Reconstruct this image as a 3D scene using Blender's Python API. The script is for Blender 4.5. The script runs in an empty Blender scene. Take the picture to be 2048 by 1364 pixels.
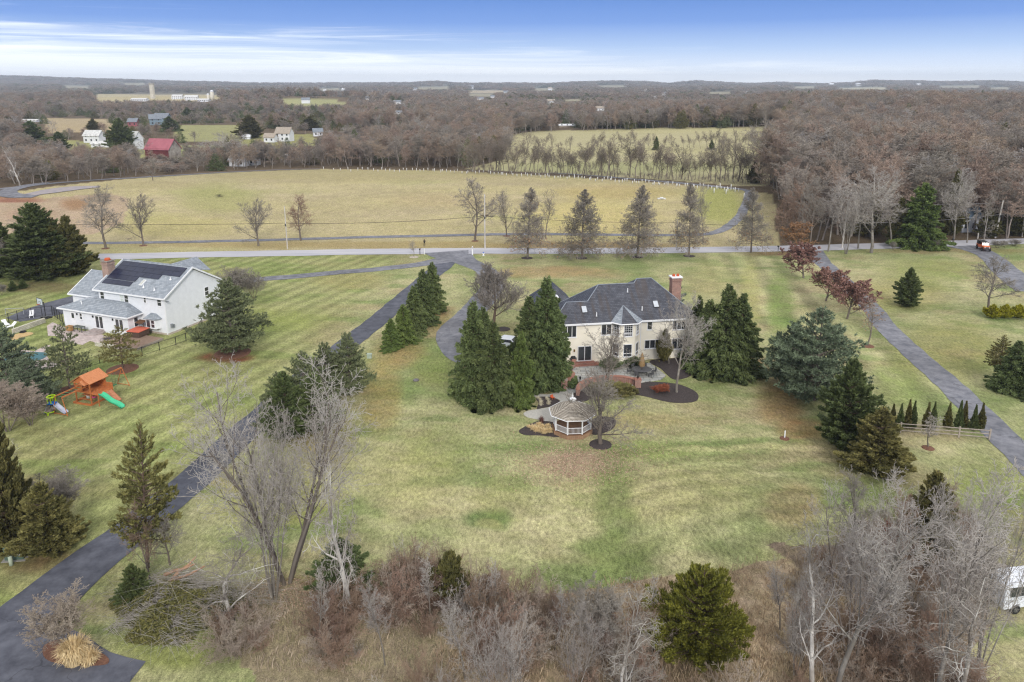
import bpy, bmesh, math, random
import numpy as np
from mathutils import Vector, Matrix
S = bpy.context.scene
R = math.radians
random.seed(7)
# ---------------------------------------------------------------- camera (drone, 36 m up, perspective-corrected lens)
FP, PITCH, PY0, CH = 1450.0, R(13.2), 508.0, 36.0
cam = bpy.data.cameras.new("camera"); co = bpy.data.objects.new("camera", cam); S.collection.objects.link(co)
cam.sensor_width = 36; cam.lens = 36 * FP / 2048; cam.shift_y = -(682 - PY0) / 2048
cam.clip_start = 0.5; cam.clip_end = 20000
co.location = (0, 0, CH); co.rotation_euler = (math.pi / 2 - PITCH, 0, 0); S.camera = co
# ---------------------------------------------------------------- sky and light
HAZE = 0.00012
SUN_EL, SUN_AZ = R(29), R(168)      # soft high sun through thin cloud, behind the viewer's left shoulder
w = bpy.data.worlds.new("World"); S.world = w; w.use_nodes = True
nt = w.node_tree; nt.nodes.clear(); N = nt.nodes.new; K = nt.links.new
out = N('ShaderNodeOutputWorld'); bg = N('ShaderNodeBackground'); K(bg.outputs[0], out.inputs[0])
sky = N('ShaderNodeTexSky'); sky.sky_type = 'NISHITA'; sky.sun_disc = False
sky.sun_elevation = SUN_EL; sky.sun_rotation = SUN_AZ
bg.inputs[1].default_value = 0.095
tc = N('ShaderNodeTexCoord'); sep = N('ShaderNodeSeparateXYZ'); K(tc.outputs['Generated'], sep.inputs[0])
# clear band low over the horizon, thickening to an even overcast sheet overhead
def ramp(stops, inp, mode='LINEAR'):
    r = N('ShaderNodeValToRGB'); r.color_ramp.interpolation = mode
    e = r.color_ramp.elements
    while len(e) > len(stops): e.remove(e[-1])
    while len(e) < len(stops): e.new(0.5)
    for a, (p, c) in zip(e, stops): a.position = p; a.color = c if len(c) == 4 else (*c, 1)
    K(inp, r.inputs[0]); return r
clear = ramp([(0.0, (8.2, 8.7, 9.3)), (0.014, (6.9, 7.7, 8.9)), (0.045, (3.4, 4.8, 7.4)), (0.078, (1.25, 2.55, 6.1)), (0.12, (.58, 1.68, 5.0)), (0.2, (.7, 1.8, 5.0)), (0.5, (3.5, 4.6, 7.0)), (1.0, (4.0, 5.0, 7.0))], sep.outputs[2])
mixn = N('ShaderNodeMix'); mixn.data_type = 'RGBA'; mixn.inputs[0].default_value = 0.06
K(clear.outputs[0], mixn.inputs[6]); K(sky.outputs[0], mixn.inputs[7])
# wispy streaks
mp = N('ShaderNodeMapping'); mp.inputs['Scale'].default_value = (2.0, 2.0, 58.0); mp.inputs['Rotation'].default_value = (0, R(1.6), 0); K(tc.outputs['Generated'], mp.inputs[0])
nz = N('ShaderNodeTexNoise'); nz.inputs['Scale'].default_value = 1.6; nz.inputs['Detail'].default_value = 8; nz.inputs['Distortion'].default_value = 0.7; nz.inputs['Roughness'].default_value = 0.62; K(mp.outputs[0], nz.inputs[0])
# streaks reach higher towards the left of the view
lean = N('ShaderNodeMath'); lean.operation = 'MULTIPLY_ADD'; lean.inputs[1].default_value = -0.06; lean.inputs[2].default_value = 0.0; K(sep.outputs[0], lean.inputs[0])
elv = N('ShaderNodeMath'); elv.operation = 'SUBTRACT'; K(sep.outputs[2], elv.inputs[0]); K(lean.outputs[0], elv.inputs[1])
lo = N('ShaderNodeMapRange'); lo.inputs[1].default_value = -0.005; lo.inputs[2].default_value = 0.078; lo.inputs[3].default_value = 0.34; lo.inputs[4].default_value = -0.22; K(elv.outputs[0], lo.inputs[0])
ad = N('ShaderNodeMath'); ad.operation = 'ADD'; K(nz.outputs[0], ad.inputs[0]); K(lo.outputs[0], ad.inputs[1])
cm = N('ShaderNodeMapRange'); cm.interpolation_type = 'SMOOTHSTEP'; cm.inputs[1].default_value = 0.46; cm.inputs[2].default_value = 0.88; K(ad.outputs[0], cm.inputs[0])
# overcast sheet overhead
nz2 = N('ShaderNodeTexNoise'); nz2.inputs['Scale'].default_value = 3; nz2.inputs['Detail'].default_value = 5; K(tc.outputs['Generated'], nz2.inputs[0])
ov = N('ShaderNodeMapRange'); ov.interpolation_type = 'SMOOTHSTEP'; ov.inputs[1].default_value = 0.17; ov.inputs[2].default_value = 0.42; K(sep.outputs[2], ov.inputs[0])
mc = N('ShaderNodeMix'); mc.data_type = 'RGBA'; K(cm.outputs[0], mc.inputs[0]); K(mixn.outputs[2], mc.inputs[6]); mc.inputs[7].default_value = (8.2, 8.7, 9.3, 1)
oc = ramp([(0.3, (7.4, 7.5, 7.7)), (0.7, (9.6, 9.5, 9.4))], nz2.outputs[0])
mo = N('ShaderNodeMix'); mo.data_type = 'RGBA'; K(ov.outputs[0], mo.inputs[0]); K(mc.outputs[2], mo.inputs[6]); K(oc.outputs[0], mo.inputs[7])
K(mo.outputs[2], bg.inputs[0])
sl = bpy.data.lights.new("sun", 'SUN'); sl.energy = 1.5; sl.angle = R(11); sl.color = (1, 0.96, 0.9)
so = bpy.data.objects.new("sun", sl); S.collection.objects.link(so); so.rotation_euler = (R(90) - SUN_EL, 0, math.pi - SUN_AZ)
S.view_settings.view_transform = 'Standard'; S.view_settings.look = 'None'; S.view_settings.gamma = 1; S.view_settings.exposure = 0.55
S.cycles.use_denoising = True; S.cycles.denoising_prefilter = 'NONE'; S.cycles.denoising_input_passes = 'RGB_ALBEDO_NORMAL'; S.cycles.adaptive_threshold = 0.006; S.cycles.pixel_filter_type = 'BLACKMAN_HARRIS'; S.cycles.filter_width = 1.25
S.cycles.max_bounces = 6; S.cycles.diffuse_bounces = 3; S.cycles.transparent_max_bounces = 4; S.cycles.volume_bounces = 0
# ---------------------------------------------------------------- helpers
def sstep(a, b, x):
    t = np.clip((x - a) / (b - a), 0, 1); return t * t * (3 - 2 * t)
def _h(ix, iy, s):
    n = np.sin(ix * 127.1 + iy * 311.7 + s * 74.7) * 43758.5453
    return n - np.floor(n)
def vn(x, y, s=0):
    ix, iy = np.floor(x), np.floor(y); fx, fy = x - ix, y - iy
    fx = fx * fx * (3 - 2 * fx); fy = fy * fy * (3 - 2 * fy)
    a = _h(ix, iy, s); b = _h(ix + 1, iy, s); c = _h(ix, iy + 1, s); d = _h(ix + 1, iy + 1, s)
    return (a * (1 - fx) + b * fx) * (1 - fy) + (c * (1 - fx) + d * fx) * fy
def fbm(x, y, s=0, o=4):
    t = 0; a = 0.5; m = 0
    for i in range(o):
        t = t + a * vn(x, y, s + i * 13); m += a; a *= 0.5; x = x * 2.03 + 5.2; y = y * 2.03 + 1.3
    return t / m
SKY_X = [-400, 0, 90, 160, 300, 420, 520, 700, 820, 870, 920, 1100, 1160, 1230, 1300, 1335, 1385, 1450, 1500, 1560, 1640, 1700, 1745, 1830, 1890, 1980, 2048, 2400]
SKY_Y = [150, 152, 154, 157, 160, 163, 165, 166, 164.5, 161.5, 165.5, 166, 162, 161, 163, 167, 162, 164.5, 166, 163, 166.5, 165, 160.5, 161, 163, 161, 164, 163]
def terr(x, y):
    x = np.asarray(x, float); y = np.asarray(y, float)
    r = np.hypot(x, y)
    z = 4.2 * np.exp(-((y - 250) / 52) ** 2) * sstep(168, 205, y) * np.exp(-(x / 230) ** 4)
    z = z + 1.2 * np.exp(-((x - 20) / 11) ** 4 - ((y - 55) / 6.5) ** 2) - 0.5 * np.exp(-((x - 7.5) / 3.2) ** 2) * sstep(66, 60, y) * sstep(40, 48, y)
    z = z + 12 * np.exp(-(((x - 330) / 220) ** 2 + ((y - 640) / 200) ** 2))
    z = z + 13 * np.exp(-(((x + 645) / 260) ** 2 + ((y - 1340) / 150) ** 2)) + 12 * np.exp(-(((x + 330) / 180) ** 2 + ((y - 1250) / 110) ** 2))
    z = z + 6 * np.exp(-(((x + 330) / 130) ** 2 + ((y - 560) / 90) ** 2))
    z = z + 2.5 * np.exp(-(((x - 170) / 130) ** 2 + ((y - 540) / 90) ** 2))
    z = z + (fbm(x / 420, y / 420, 3, 3) - 0.5) * 14 * sstep(700, 1400, r)
    az = 1024 + FP * x / (np.maximum(y, 1) * 0.9736)
    prof = np.interp(az, SKY_X, SKY_Y)
    top = 20 + 4.25 * (168 - prof) + (fbm(x / 300, y / 900, 9, 3) - 0.5) * 7
    z = z + top * (0.25 * sstep(1800, 3600, y) + 0.75 * sstep(4000, 6100, y)) * sstep(9000, 6600, y)
    return z
def proj(x, y, z):
    h = CH - z; zc = y * math.cos(PITCH) + h * math.sin(PITCH); yc = -y * math.sin(PITCH) + h * math.cos(PITCH)
    return 1024 + FP * x / zc, PY0 + FP * yc / zc, zc
_T = np.geomspace(20, 12000, 900)
def P(px, py):
    """ground point seen at a pixel of the photograph"""
    a = (px - 1024) / FP; b = (py - PY0) / FP
    fy = math.cos(PITCH) - b * math.sin(PITCH); dz = -(math.sin(PITCH) + b * math.cos(PITCH))
    X, Y, Z = a * _T, fy * _T, CH + dz * _T
    g = Z - terr(X, Y); i = int(np.argmax(g < 0))
    if g[i] >= 0: i = len(_T) - 1
    if i == 0: i = 1
    k = g[i - 1] / (g[i - 1] - g[i]) if g[i - 1] != g[i] else 0
    t = _T[i - 1] + (_T[i] - _T[i - 1]) * k
    x, y = a * t, fy * t
    return (float(x), float(y), float(terr(x, y)))
def top_z(x, y, py):
    return CH - y * math.tan(PITCH + math.atan((py - PY0) / FP))
def tag(o, label=None, cat=None, group=None, kind=None):
    if label: o['label'] = label
    if cat: o['category'] = cat
    if group: o['group'] = group
    if kind: o['kind'] = kind
    return o
def link(o, parent=None):
    S.collection.objects.link(o)
    if parent is not None: o.parent = parent
    return o
def thing(name, label, cat, loc=(0, 0, 0), rz=0, group=None):
    o = bpy.data.objects.new(name, None); link(o); o.location = loc; o.rotation_euler = (0, 0, rz); o.empty_display_size = 0.3
    return tag(o, label, cat, group)
def me_np(name, V, Fc, mat, att=None, smooth=False):
    V = np.asarray(V, np.float32); Fc = np.asarray(Fc, np.int32); m = bpy.data.meshes.new(name); k = Fc.shape[1]
    m.vertices.add(len(V)); m.vertices.foreach_set('co', V.ravel())
    m.loops.add(Fc.size); m.loops.foreach_set('vertex_index', Fc.ravel())
    m.polygons.add(len(Fc)); m.polygons.foreach_set('loop_start', np.arange(0, Fc.size, k, dtype=np.int32))
    if smooth: m.polygons.foreach_set('use_smooth', np.ones(len(Fc), bool))
    if att is not None:
        a = m.attributes.new('v', 'FLOAT', 'FACE'); a.data.foreach_set('value', np.asarray(att, np.float32))
    m.update(calc_edges=True)
    if mat: m.materials.append(mat)
    return m
class MB:
    def __init__(s): s.v = []; s.f = []; s.sm = []
    def raw(s, vs, fs, sm=False):
        b = len(s.v); s.v += [tuple(p) for p in vs]; s.f += [tuple(i + b for i in f) for f in fs]; s.sm += [sm] * len(fs); return s
    def box(s, x0, x1, y0, y1, z0, z1, M=None):
        vs = [Vector(p) for p in ((x0, y0, z0), (x1, y0, z0), (x1, y1, z0), (x0, y1, z0), (x0, y0, z1), (x1, y0, z1), (x1, y1, z1), (x0, y1, z1))]
        if M is not None: vs = [M @ p for p in vs]
        return s.raw(vs, [(3, 2, 1, 0), (4, 5, 6, 7), (0, 1, 5, 4), (1, 2, 6, 5), (2, 3, 7, 6), (3, 0, 4, 7)])
    def poly(s, pts): return s.raw(pts, [tuple(range(len(pts)))])
    def prism(s, pts, z0, z1):
        n = len(pts); lo = [(p[0], p[1], z0) for p in pts]; hi = [(p[0], p[1], z1) for p in pts]
        return s.raw(lo + hi, [tuple(range(n))[::-1], tuple(range(n, 2 * n))] + [(i, (i + 1) % n, n + (i + 1) % n, n + i) for i in range(n)])
    def tube(s, pts, rad, k=8, sm=True, caps=True):
        pts = [Vector(p) for p in pts]; n = len(pts)
        rad = rad if isinstance(rad, (list, tuple)) else [rad] * n
        vs = []; fs = []; up = Vector((0, 0, 1))
        for i, p in enumerate(pts):
            d = (pts[min(i + 1, n - 1)] - pts[max(i - 1, 0)]); d = d.normalized() if d.length else up
            a = d.cross(up if abs(d.z) < 0.95 else Vector((1, 0, 0))).normalized(); b = d.cross(a)
            for j in range(k):
                t = 2 * math.pi * j / k; vs.append(p + (a * math.cos(t) + b * math.sin(t)) * rad[i])
        for i in range(n - 1):
            for j in range(k): fs.append((i * k + j, i * k + (j + 1) % k, (i + 1) * k + (j + 1) % k, (i + 1) * k + j))
        s.raw(vs, fs, sm)
        if caps: s.raw(vs[:k], [tuple(range(k))]); s.raw(vs[-k:], [tuple(range(k))[::-1]])
        return s
    def lathe(s, c, prof, k=16, sm=True):
        pts = [(c[0], c[1], c[2] + z) for r, z in prof]
        vs = []; fs = []; n = len(prof)
        for (r, z) in prof:
            for j in range(k):
                t = 2 * math.pi * (j + .5) / k; vs.append((c[0] + r * math.cos(t), c[1] + r * math.sin(t), c[2] + z))
        for i in range(n - 1):
            for j in range(k): fs.append((i * k + j, i * k + (j + 1) % k, (i + 1) * k + (j + 1) % k, (i + 1) * k + j))
        fs.append(tuple(range(k))[::-1]); fs.append(tuple(range((n - 1) * k, n * k)))
        return s.raw(vs, fs, sm)
    def mesh(s, name, mat):
        m = bpy.data.meshes.new(name); m.from_pydata(s.v, [], s.f)
        m.polygons.foreach_set('use_smooth', s.sm)
        m.materials.append(mat)
        bm = bmesh.new(); bm.from_mesh(m); bmesh.ops.recalc_face_normals(bm, faces=bm.faces); bm.to_mesh(m); bm.free()
        return m
    def build(s, name, mat, parent=None, bevel=0):
        o = bpy.data.objects.new(name, s.mesh(name, mat)); link(o, parent)
        if bevel:
            b = o.modifiers.new('b', 'BEVEL'); b.width = bevel; b.segments = 2; b.limit_method = 'ANGLE'
        return o
def rotm(axis, ang, at=(0, 0, 0)):
    return Matrix.Translation(at) @ Matrix.Rotation(ang, 4, axis) @ Matrix.Translation([-c for c in at])
# ---------------------------------------------------------------- materials
MATS = {}
def srgb(r, g, b):
    return tuple((c / 255 / 12.92 if c / 255 <= 0.04045 else ((c / 255 + 0.055) / 1.055) ** 2.4) for c in (r, g, b))
def mat(name, c1, c2=None, scale=2.0, rough=0.8, bump=0.0, spec=0.3, metal=0.0, kind='noise', attr=False, rnd=0.0, stretch=(1, 1, 1), coords='Object', detail=4, lo=0.35, hi=0.65):
    if name in MATS: return MATS[name]
    m = bpy.data.materials.new(name); m.use_nodes = True; t = m.node_tree; n = t.nodes; L = t.links.new
    b = n['Principled BSDF']; b.inputs['Roughness'].default_value = rough; b.inputs['Metallic'].default_value = metal
    b.inputs['Specular IOR Level'].default_value = spec; b.inputs['Base Color'].default_value = (*c1, 1)
    if c2 is not None:
        mx = n.new('ShaderNodeMix'); mx.data_type = 'RGBA'; mx.inputs[6].default_value = (*c1, 1); mx.inputs[7].default_value = (*c2, 1)
        if coords == 'World':
            g = n.new('ShaderNodeNewGeometry'); src = g.outputs['Position']
        else:
            g = n.new('ShaderNodeTexCoord'); src = g.outputs['Object']
        mpn = n.new('ShaderNodeMapping'); mpn.inputs['Scale'].default_value = stretch; L(src, mpn.inputs[0])
        tx = n.new('ShaderNodeTexNoise'); tx.inputs['Scale'].default_value = scale; tx.inputs['Detail'].default_value = detail; tx.inputs['Roughness'].default_value = 0.65
        L(mpn.outputs[0], tx.inputs[0])
        if attr:
            at = n.new('ShaderNodeAttribute'); at.attribute_name = 'v'; L(at.outputs['Fac'], mx.inputs[0])
        else:
            mr = n.new('ShaderNodeMapRange'); mr.inputs[1].default_value = lo; mr.inputs[2].default_value = hi
            L(tx.outputs[0], mr.inputs[0]); L(mr.outputs[0], mx.inputs[0])
        res = mx.outputs[2]
        if rnd:
            oi = n.new('ShaderNodeObjectInfo'); hs = n.new('ShaderNodeHueSaturation'); m2 = n.new('ShaderNodeMapRange')
            m2.inputs[3].default_value = 1 - rnd; m2.inputs[4].default_value = 1 + rnd; L(oi.outputs['Random'], m2.inputs[0]); L(m2.outputs[0], hs.inputs['Value'])
            m3 = n.new('ShaderNodeMapRange'); m3.inputs[3].default_value = 0.5 - rnd * 0.06; m3.inputs[4].default_value = 0.5 + rnd * 0.05
            ml = n.new('ShaderNodeMath'); ml.operation = 'FRACT'; mm = n.new('ShaderNodeMath'); mm.operation = 'MULTIPLY'; mm.inputs[1].default_value = 7.3
            L(oi.outputs['Random'], mm.inputs[0]); L(mm.outputs[0], ml.inputs[0]); L(ml.outputs[0], m3.inputs[0]); L(m3.outputs[0], hs.inputs['Hue'])
            L(res, hs.inputs['Color']); res = hs.outputs[0]
        L(res, b.inputs['Base Color'])
        if bump:
            bp = n.new('ShaderNodeBump'); bp.inputs['Strength'].default_value = bump; bp.inputs['Distance'].default_value = 0.05
            L(tx.outputs[0], bp.inputs['Height']); L(bp.outputs[0], b.inputs['Normal'])
    MATS[name] = m; return m
def brick_mat(name, c1, c2, mortar, bw, bh, ms, rough=0.85, axes='xz', bump=0.4, off=0.5, stain=None):
    if name in MATS: return MATS[name]
    m = bpy.data.materials.new(name); m.use_nodes = True; t = m.node_tree; n = t.nodes; L = t.links.new
    b = n['Principled BSDF']; b.inputs['Roughness'].default_value = rough; b.inputs['Specular IOR Level'].default_value = 0.25
    tcn = n.new('ShaderNodeTexCoord'); sp = n.new('ShaderNodeSeparateXYZ'); cb = n.new('ShaderNodeCombineXYZ'); L(tcn.outputs['Object'], sp.inputs[0])
    if axes == 'wall':
        a = n.new('ShaderNodeMath'); a.operation = 'ADD'; L(sp.outputs[0], a.inputs[0]); L(sp.outputs[1], a.inputs[1]); L(a.outputs[0], cb.inputs[0]); L(sp.outputs[2], cb.inputs[1])
    else:
        L(sp.outputs['xyz'.index(axes[0])], cb.inputs[0]); L(sp.outputs['xyz'.index(axes[1])], cb.inputs[1])
    br = n.new('ShaderNodeTexBrick'); br.inputs['Scale'].default_value = 1; br.inputs['Brick Width'].default_value = bw; br.inputs['Row Height'].default_value = bh
    br.inputs['Mortar Size'].default_value = ms; br.offset = off; br.inputs['Color1'].default_value = (*c1, 1); br.inputs['Color2'].default_value = (*c2, 1); br.inputs['Mortar'].default_value = (*mortar, 1)
    L(cb.outputs[0], br.inputs[0])
    tx = n.new('ShaderNodeTexNoise'); tx.inputs['Scale'].default_value = 1.3; tx.inputs['Detail'].default_value = 6; L(tcn.outputs['Object'], tx.inputs[0])
    mx = n.new('ShaderNodeMix'); mx.data_type = 'RGBA'; mx.blend_type = 'MULTIPLY'; mx.inputs[0].default_value = 0.55
    cr = n.new('ShaderNodeMapRange'); cr.inputs[1].default_value = 0.3; cr.inputs[2].default_value = 0.7; cr.inputs[3].default_value = 0.62; cr.inputs[4].default_value = 1.2
    L(tx.outputs[0], cr.inputs[0]); L(br.outputs[0], mx.inputs[6]); L(cr.outputs[0], mx.inputs[7]); res = mx.outputs[2]
    if stain:
        mpn = n.new('ShaderNodeMapping'); mpn.inputs['Scale'].default_value = (1.1, 0.12, 0.12); L(tcn.outputs['Object'], mpn.inputs[0])
        t2 = n.new('ShaderNodeTexNoise'); t2.inputs['Scale'].default_value = 1.2; t2.inputs['Detail'].default_value = 5; L(mpn.outputs[0], t2.inputs[0])
        mr = n.new('ShaderNodeMapRange'); mr.inputs[1].default_value = 0.5; mr.inputs[2].default_value = 0.75; mr.inputs[4].default_value = 0.7; L(t2.outputs[0], mr.inputs[0])
        m2 = n.new('ShaderNodeMix'); m2.data_type = 'RGBA'; m2.inputs[7].default_value = (*stain, 1); L(mr.outputs[0], m2.inputs[0]); L(res, m2.inputs[6]); res = m2.outputs[2]
    L(res, b.inputs['Base Color'])
    bp = n.new('ShaderNodeBump'); bp.inputs['Strength'].default_value = bump; bp.inputs['Distance'].default_value = 0.02; L(br.outputs['Fac'], bp.inputs['Height']); bp.invert = True; L(bp.outputs[0], b.inputs['Normal'])
    MATS[name] = m; return m
# ---------------------------------------------------------------- the ground
def inpoly(px, py, poly):
    r = np.zeros(px.shape, bool); n = len(poly); j = n - 1
    for i in range(n):
        xi, yi = poly[i]; xj, yj = poly[j]
        c = ((yi > py) != (yj > py)) & (px < (xj - xi) * (py - yi) / (yj - yi + 1e-9) + xi)
        r ^= c; j = i
    return r
FIELD = [(-900, 440), (-300, 415), (0, 388), (110, 372), (250, 358), (420, 346), (640, 338), (900, 341), (1100, 351), (1300, 364), (1480, 379), (1545, 388), (1552, 420), (1550, 455), (1560, 485), (1570, 530), (-900, 530)]
RFIELD = [(1008, 272), (1060, 263), (1300, 256), (1562, 253), (1562, 300), (1545, 345), (1535, 372), (1480, 372), (1300, 358), (1100, 346), (980, 341), (930, 338), (1010, 318)]
FAR_FIELDS = [([(195, 188), (440, 190), (440, 201), (190, 205)], srgb(186, 172, 140)),
    ([(560, 197), (650, 196), (700, 206), (690, 213), (570, 213)], srgb(165, 162, 120)),
    ([(85, 236), (215, 238), (235, 262), (95, 266)], srgb(185, 165, 135)),
    ([(80, 275), (200, 285), (300, 292), (300, 318), (110, 312)], srgb(166, 162, 112)),
    ([(350, 250), (480, 250), (480, 282), (350, 284)], srgb(164, 160, 116)),
    ([(360, 290), (480, 292), (440, 316), (345, 316)], srgb(160, 160, 112)),
    ([(480, 268), (625, 268), (640, 292), (480, 302)], srgb(160, 155, 105)),
    ([(735, 258), (840, 262), (830, 276), (735, 272)], srgb(165, 160, 140)),
    ([(935, 181), (1010, 180), (1010, 186), (935, 186)], srgb(180, 165, 145)),
    ([(1670, 176), (1780, 175), (1780, 179), (1670, 180)], srgb(180, 172, 150))] + [([(a, b), (a + w0, b - 1), (a + w0 + 6, b + 4.5), (a - 8, b + 5)], srgb(158, 150, 130)) for a, b, w0 in ((130, 172, 50), (250, 167, 40), (640, 177, 36), (840, 174, 60), (940, 188, 40), (1070, 177, 40), (1200, 171, 50), (1420, 184, 40), (1590, 173, 40), (1880, 172, 80), (1980, 175, 40), (1130, 199, 30))]
MEADOW = [(1015, 1204), (1045, 1188), (1200, 1172), (1300, 1158), (1420, 1146), (1510, 1128), (1600, 1118), (1700, 1110), (1760, 1120), (1830, 1180), (1900, 1290), (1900, 2400), (820, 2400), (850, 1364), (900, 1240)]
DIRT = [(-200, 400), (0, 396), (60, 398), (150, 392), (215, 385), (260, 400), (245, 445), (180, 470), (100, 470), (0, 470), (-200, 480)]
SCRUB = [(520, 1364), (470, 1300), (500, 1235), (520, 1170), (600, 1165), (680, 1190), (780, 1160), (860, 1140), (980, 1150), (1030, 1176), (1010, 1215), (900, 1260), (860, 1400), (900, 2400), (540, 2400)]
def region_color(x, y, z):
    px, py, zc = proj(x, y, z)
    w1 = (fbm(x / 3.0, y / 3.0, 21, 3) - 0.5)
    sc = np.clip(9000 / np.maximum(zc, 1) / 60, 0.2, 2.5)
    wx, wy = px + w1 * 14 * sc, py + (fbm(x / 3.0, y / 3.0, 31, 3) - 0.5) * 10 * sc
    n = x.shape + (3,)
    big = fbm(x / 26, y / 26, 1, 4)[..., None]; med = fbm(x / 6, y / 6, 2, 4)[..., None]; sml = fbm(x / 1.3, y / 1.3, 4, 3)[..., None]
    C = lambda *c: np.array(srgb(*c))
    # forest floor / far land
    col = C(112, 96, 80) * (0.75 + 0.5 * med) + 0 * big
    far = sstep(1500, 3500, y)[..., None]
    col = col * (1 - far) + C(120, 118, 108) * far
    # near lawns: green with straw and worn brown patches, mown in stripes
    green, straw, brown = C(138, 149, 98), C(190, 182, 142), C(168, 148, 120)
    t = np.clip((med * 0.55 + big * 0.45 - 0.27) * 2.6, 0, 1); lawn = green * (1 - t) + straw * t
    bb_ = np.clip((fbm(x / 9, y / 5, 61, 5)[..., None] - .52) * 5, 0, 1) * .55; lawn = lawn * (1 - bb_) + brown * bb_
    gg_ = np.clip((fbm(x / 7, y / 3.2, 62, 5)[..., None] - .55) * 6, 0, 1) * .6; lawn = lawn * (1 - gg_) + C(122, 142, 84) * gg_
    lg = np.clip((big - 0.5) * 3, 0, 1)
    def blob(cx, cy, rx, ry, soft=1.0):
        d = np.hypot((wx - cx) / rx, (wy - cy) / ry); return (sstep(1.15, 0.45, d))[..., None]
    left = sstep(0, 1, (690 - (px - (py - 700) * -0.9)) / 120)[..., None]   # west of the long driveway: greener
    lawn = lawn * (1 - 0.45 * left) + C(136, 146, 78) * (0.45 * left)
    # stripes (mower passes about 1.7 m)
    aw = R(-31); s1 = np.clip(np.sin((x * .93 - y * .36) * 2 * math.pi / 3.0 + w1 * 1.2) * 1.6, -1, 1)[..., None]
    s2 = np.clip(np.sin((x * 0.985 - y * 0.17) * 2 * math.pi / 5.2 + w1 * 1.2) * 1.8, -1, 1)[..., None]
    s3 = np.sin((x * math.sin(R(20)) + y * math.cos(R(20))) * 2 * math.pi / 4.2 + w1 * 2.2)[..., None]
    mid = (inpoly(px, py, [(1400, 505), (1640, 505), (1960, 830), (1820, 860), (1700, 760), (1440, 600)]))[..., None]
    ctr = (inpoly(px, py, [(640, 740), (1000, 740), (1120, 1180), (500, 1180)]))[..., None]
    lawn = lawn * (1 + 0.15 * s1 * left * (1 - mid)) * (1 + 0.17 * s2 * mid) * (1 + 0.07 * s3 * ctr)
    for (cx, cy, rx, ry, c, a) in [(1150, 925, 110, 32, (164, 144, 126), .55), (1340, 985, 260, 70, (176, 168, 122), .55), (1230, 1000, 44, 130, (118, 134, 78), .6), (1240, 1110, 110, 50, (124, 134, 82), .5),
            (1590, 1010, 70, 60, (170, 140, 112), .5), (1470, 735, 90, 30, (152, 120, 84), .8), (1560, 800, 60, 60, (152, 122, 84), .7), (1600, 860, 60, 30, (150, 118, 82), .7), (1300, 900, 120, 26, (126, 142, 76), .5),
            (1480, 884, 170, 9, (126, 144, 88), .6), (1470, 896, 170, 9, (196, 190, 142), .6), (980, 1040, 56, 24, (92, 124, 66), 1), (985, 1050, 34, 12, (168, 166, 114), .9), (800, 700, 60, 40, (158, 134, 92), .7), (760, 790, 50, 90, (160, 138, 86), .6),
            (640, 870, 90, 40, (156, 132, 84), .5), (860, 640, 60, 40, (160, 132, 92), .6), (880, 900, 90, 60, (122, 138, 76), .5), (900, 760, 60, 50, (118, 136, 74), .5), (820, 950, 120, 90, (176, 170, 118), .45),
            (1100, 545, 160, 14, (172, 146, 108), .7), (1420, 560, 60, 50, (176, 168, 120), .5), (1500, 600, 26, 100, (176, 170, 112), .6), (1560, 610, 34, 90, (116, 142, 70), .6), (1800, 760, 60, 70, (128, 148, 70), .4),
            (1860, 540, 120, 30, (140, 150, 80), .5), (1800, 590, 120, 40, (168, 158, 104), .6), (1900, 700, 130, 70, (160, 150, 96), .5), (1560, 508, 70, 7, (140, 112, 82), .8), (1900, 502, 220, 6, (140, 122, 86), .6),
            (330, 640, 40, 20, (128, 142, 74), .3), (560, 640, 120, 30, (150, 156, 84), .4), (450, 715, 70, 12, (140, 92, 70), .9), (870, 740, 60, 40, (126, 136, 78), .5), (600, 1200, 160, 60, (136, 104, 76), .8), (60, 1000, 110, 60, (150, 126, 100), .6),
            (95, 1125, 110, 34, (134, 108, 80), .6), (1750, 905, 60, 26, (140, 126, 84), .5), (1980, 990, 110, 90, (132, 146, 76), .5), (330, 1290, 120, 60, (128, 136, 66), .6), (1270, 840, 130, 20, (170, 150, 108), .4), (1000, 1000, 80, 50, (174, 166, 116), .4),
            (560, 1000, 150, 70, (150, 148, 78), .5), (870, 620, 40, 14, (154, 122, 90), .8), (1120, 700, 90, 120, (128, 116, 84), .3), (80, 575, 120, 12, (128, 112, 84), .7), (700, 560, 90, 22, (160, 148, 98), .5)]:
        b = blob(cx, cy, rx, ry) * a * (0.55 + 0.9 * sml); b = np.clip(b, 0, 1); lawn = lawn * (1 - b) + C(*c) * b
    # curved mower passes over the mound
    rr_ = np.hypot((x - 30) / 1.5, y - 34); arc = np.clip(np.sin(rr_ * 2 * math.pi / 2.7 + w1 * 1.5) * 1.8, -1, 1)[..., None] * (sstep(8, 12, x) * sstep(36, 30, x) * sstep(46, 50, y) * sstep(72, 66, y))[..., None]
    lawn = lawn * (1 + .10 * arc)
    lawn = lawn * (0.78 + 0.44 * sml)
    # field over the road: gold and tan streaks
    st = fbm(x / 24 + y / 60, y / 5.5, 41, 4)[..., None]; gg = fbm(x / 34, y / 16, 42, 4)[..., None]
    fld = C(198, 184, 138) * (1 - st) + C(186, 170, 142) * st
    fld = fld * (1 + 0.35 * (gg - 0.5)) * (.86 + .28 * fbm(x / 3, y / 2, 43, 4)[..., None]); a = np.clip((gg - 0.56) * 4, 0, 1); fld = fld * (1 - a * .6) + C(164, 162, 112) * a * .6
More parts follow.
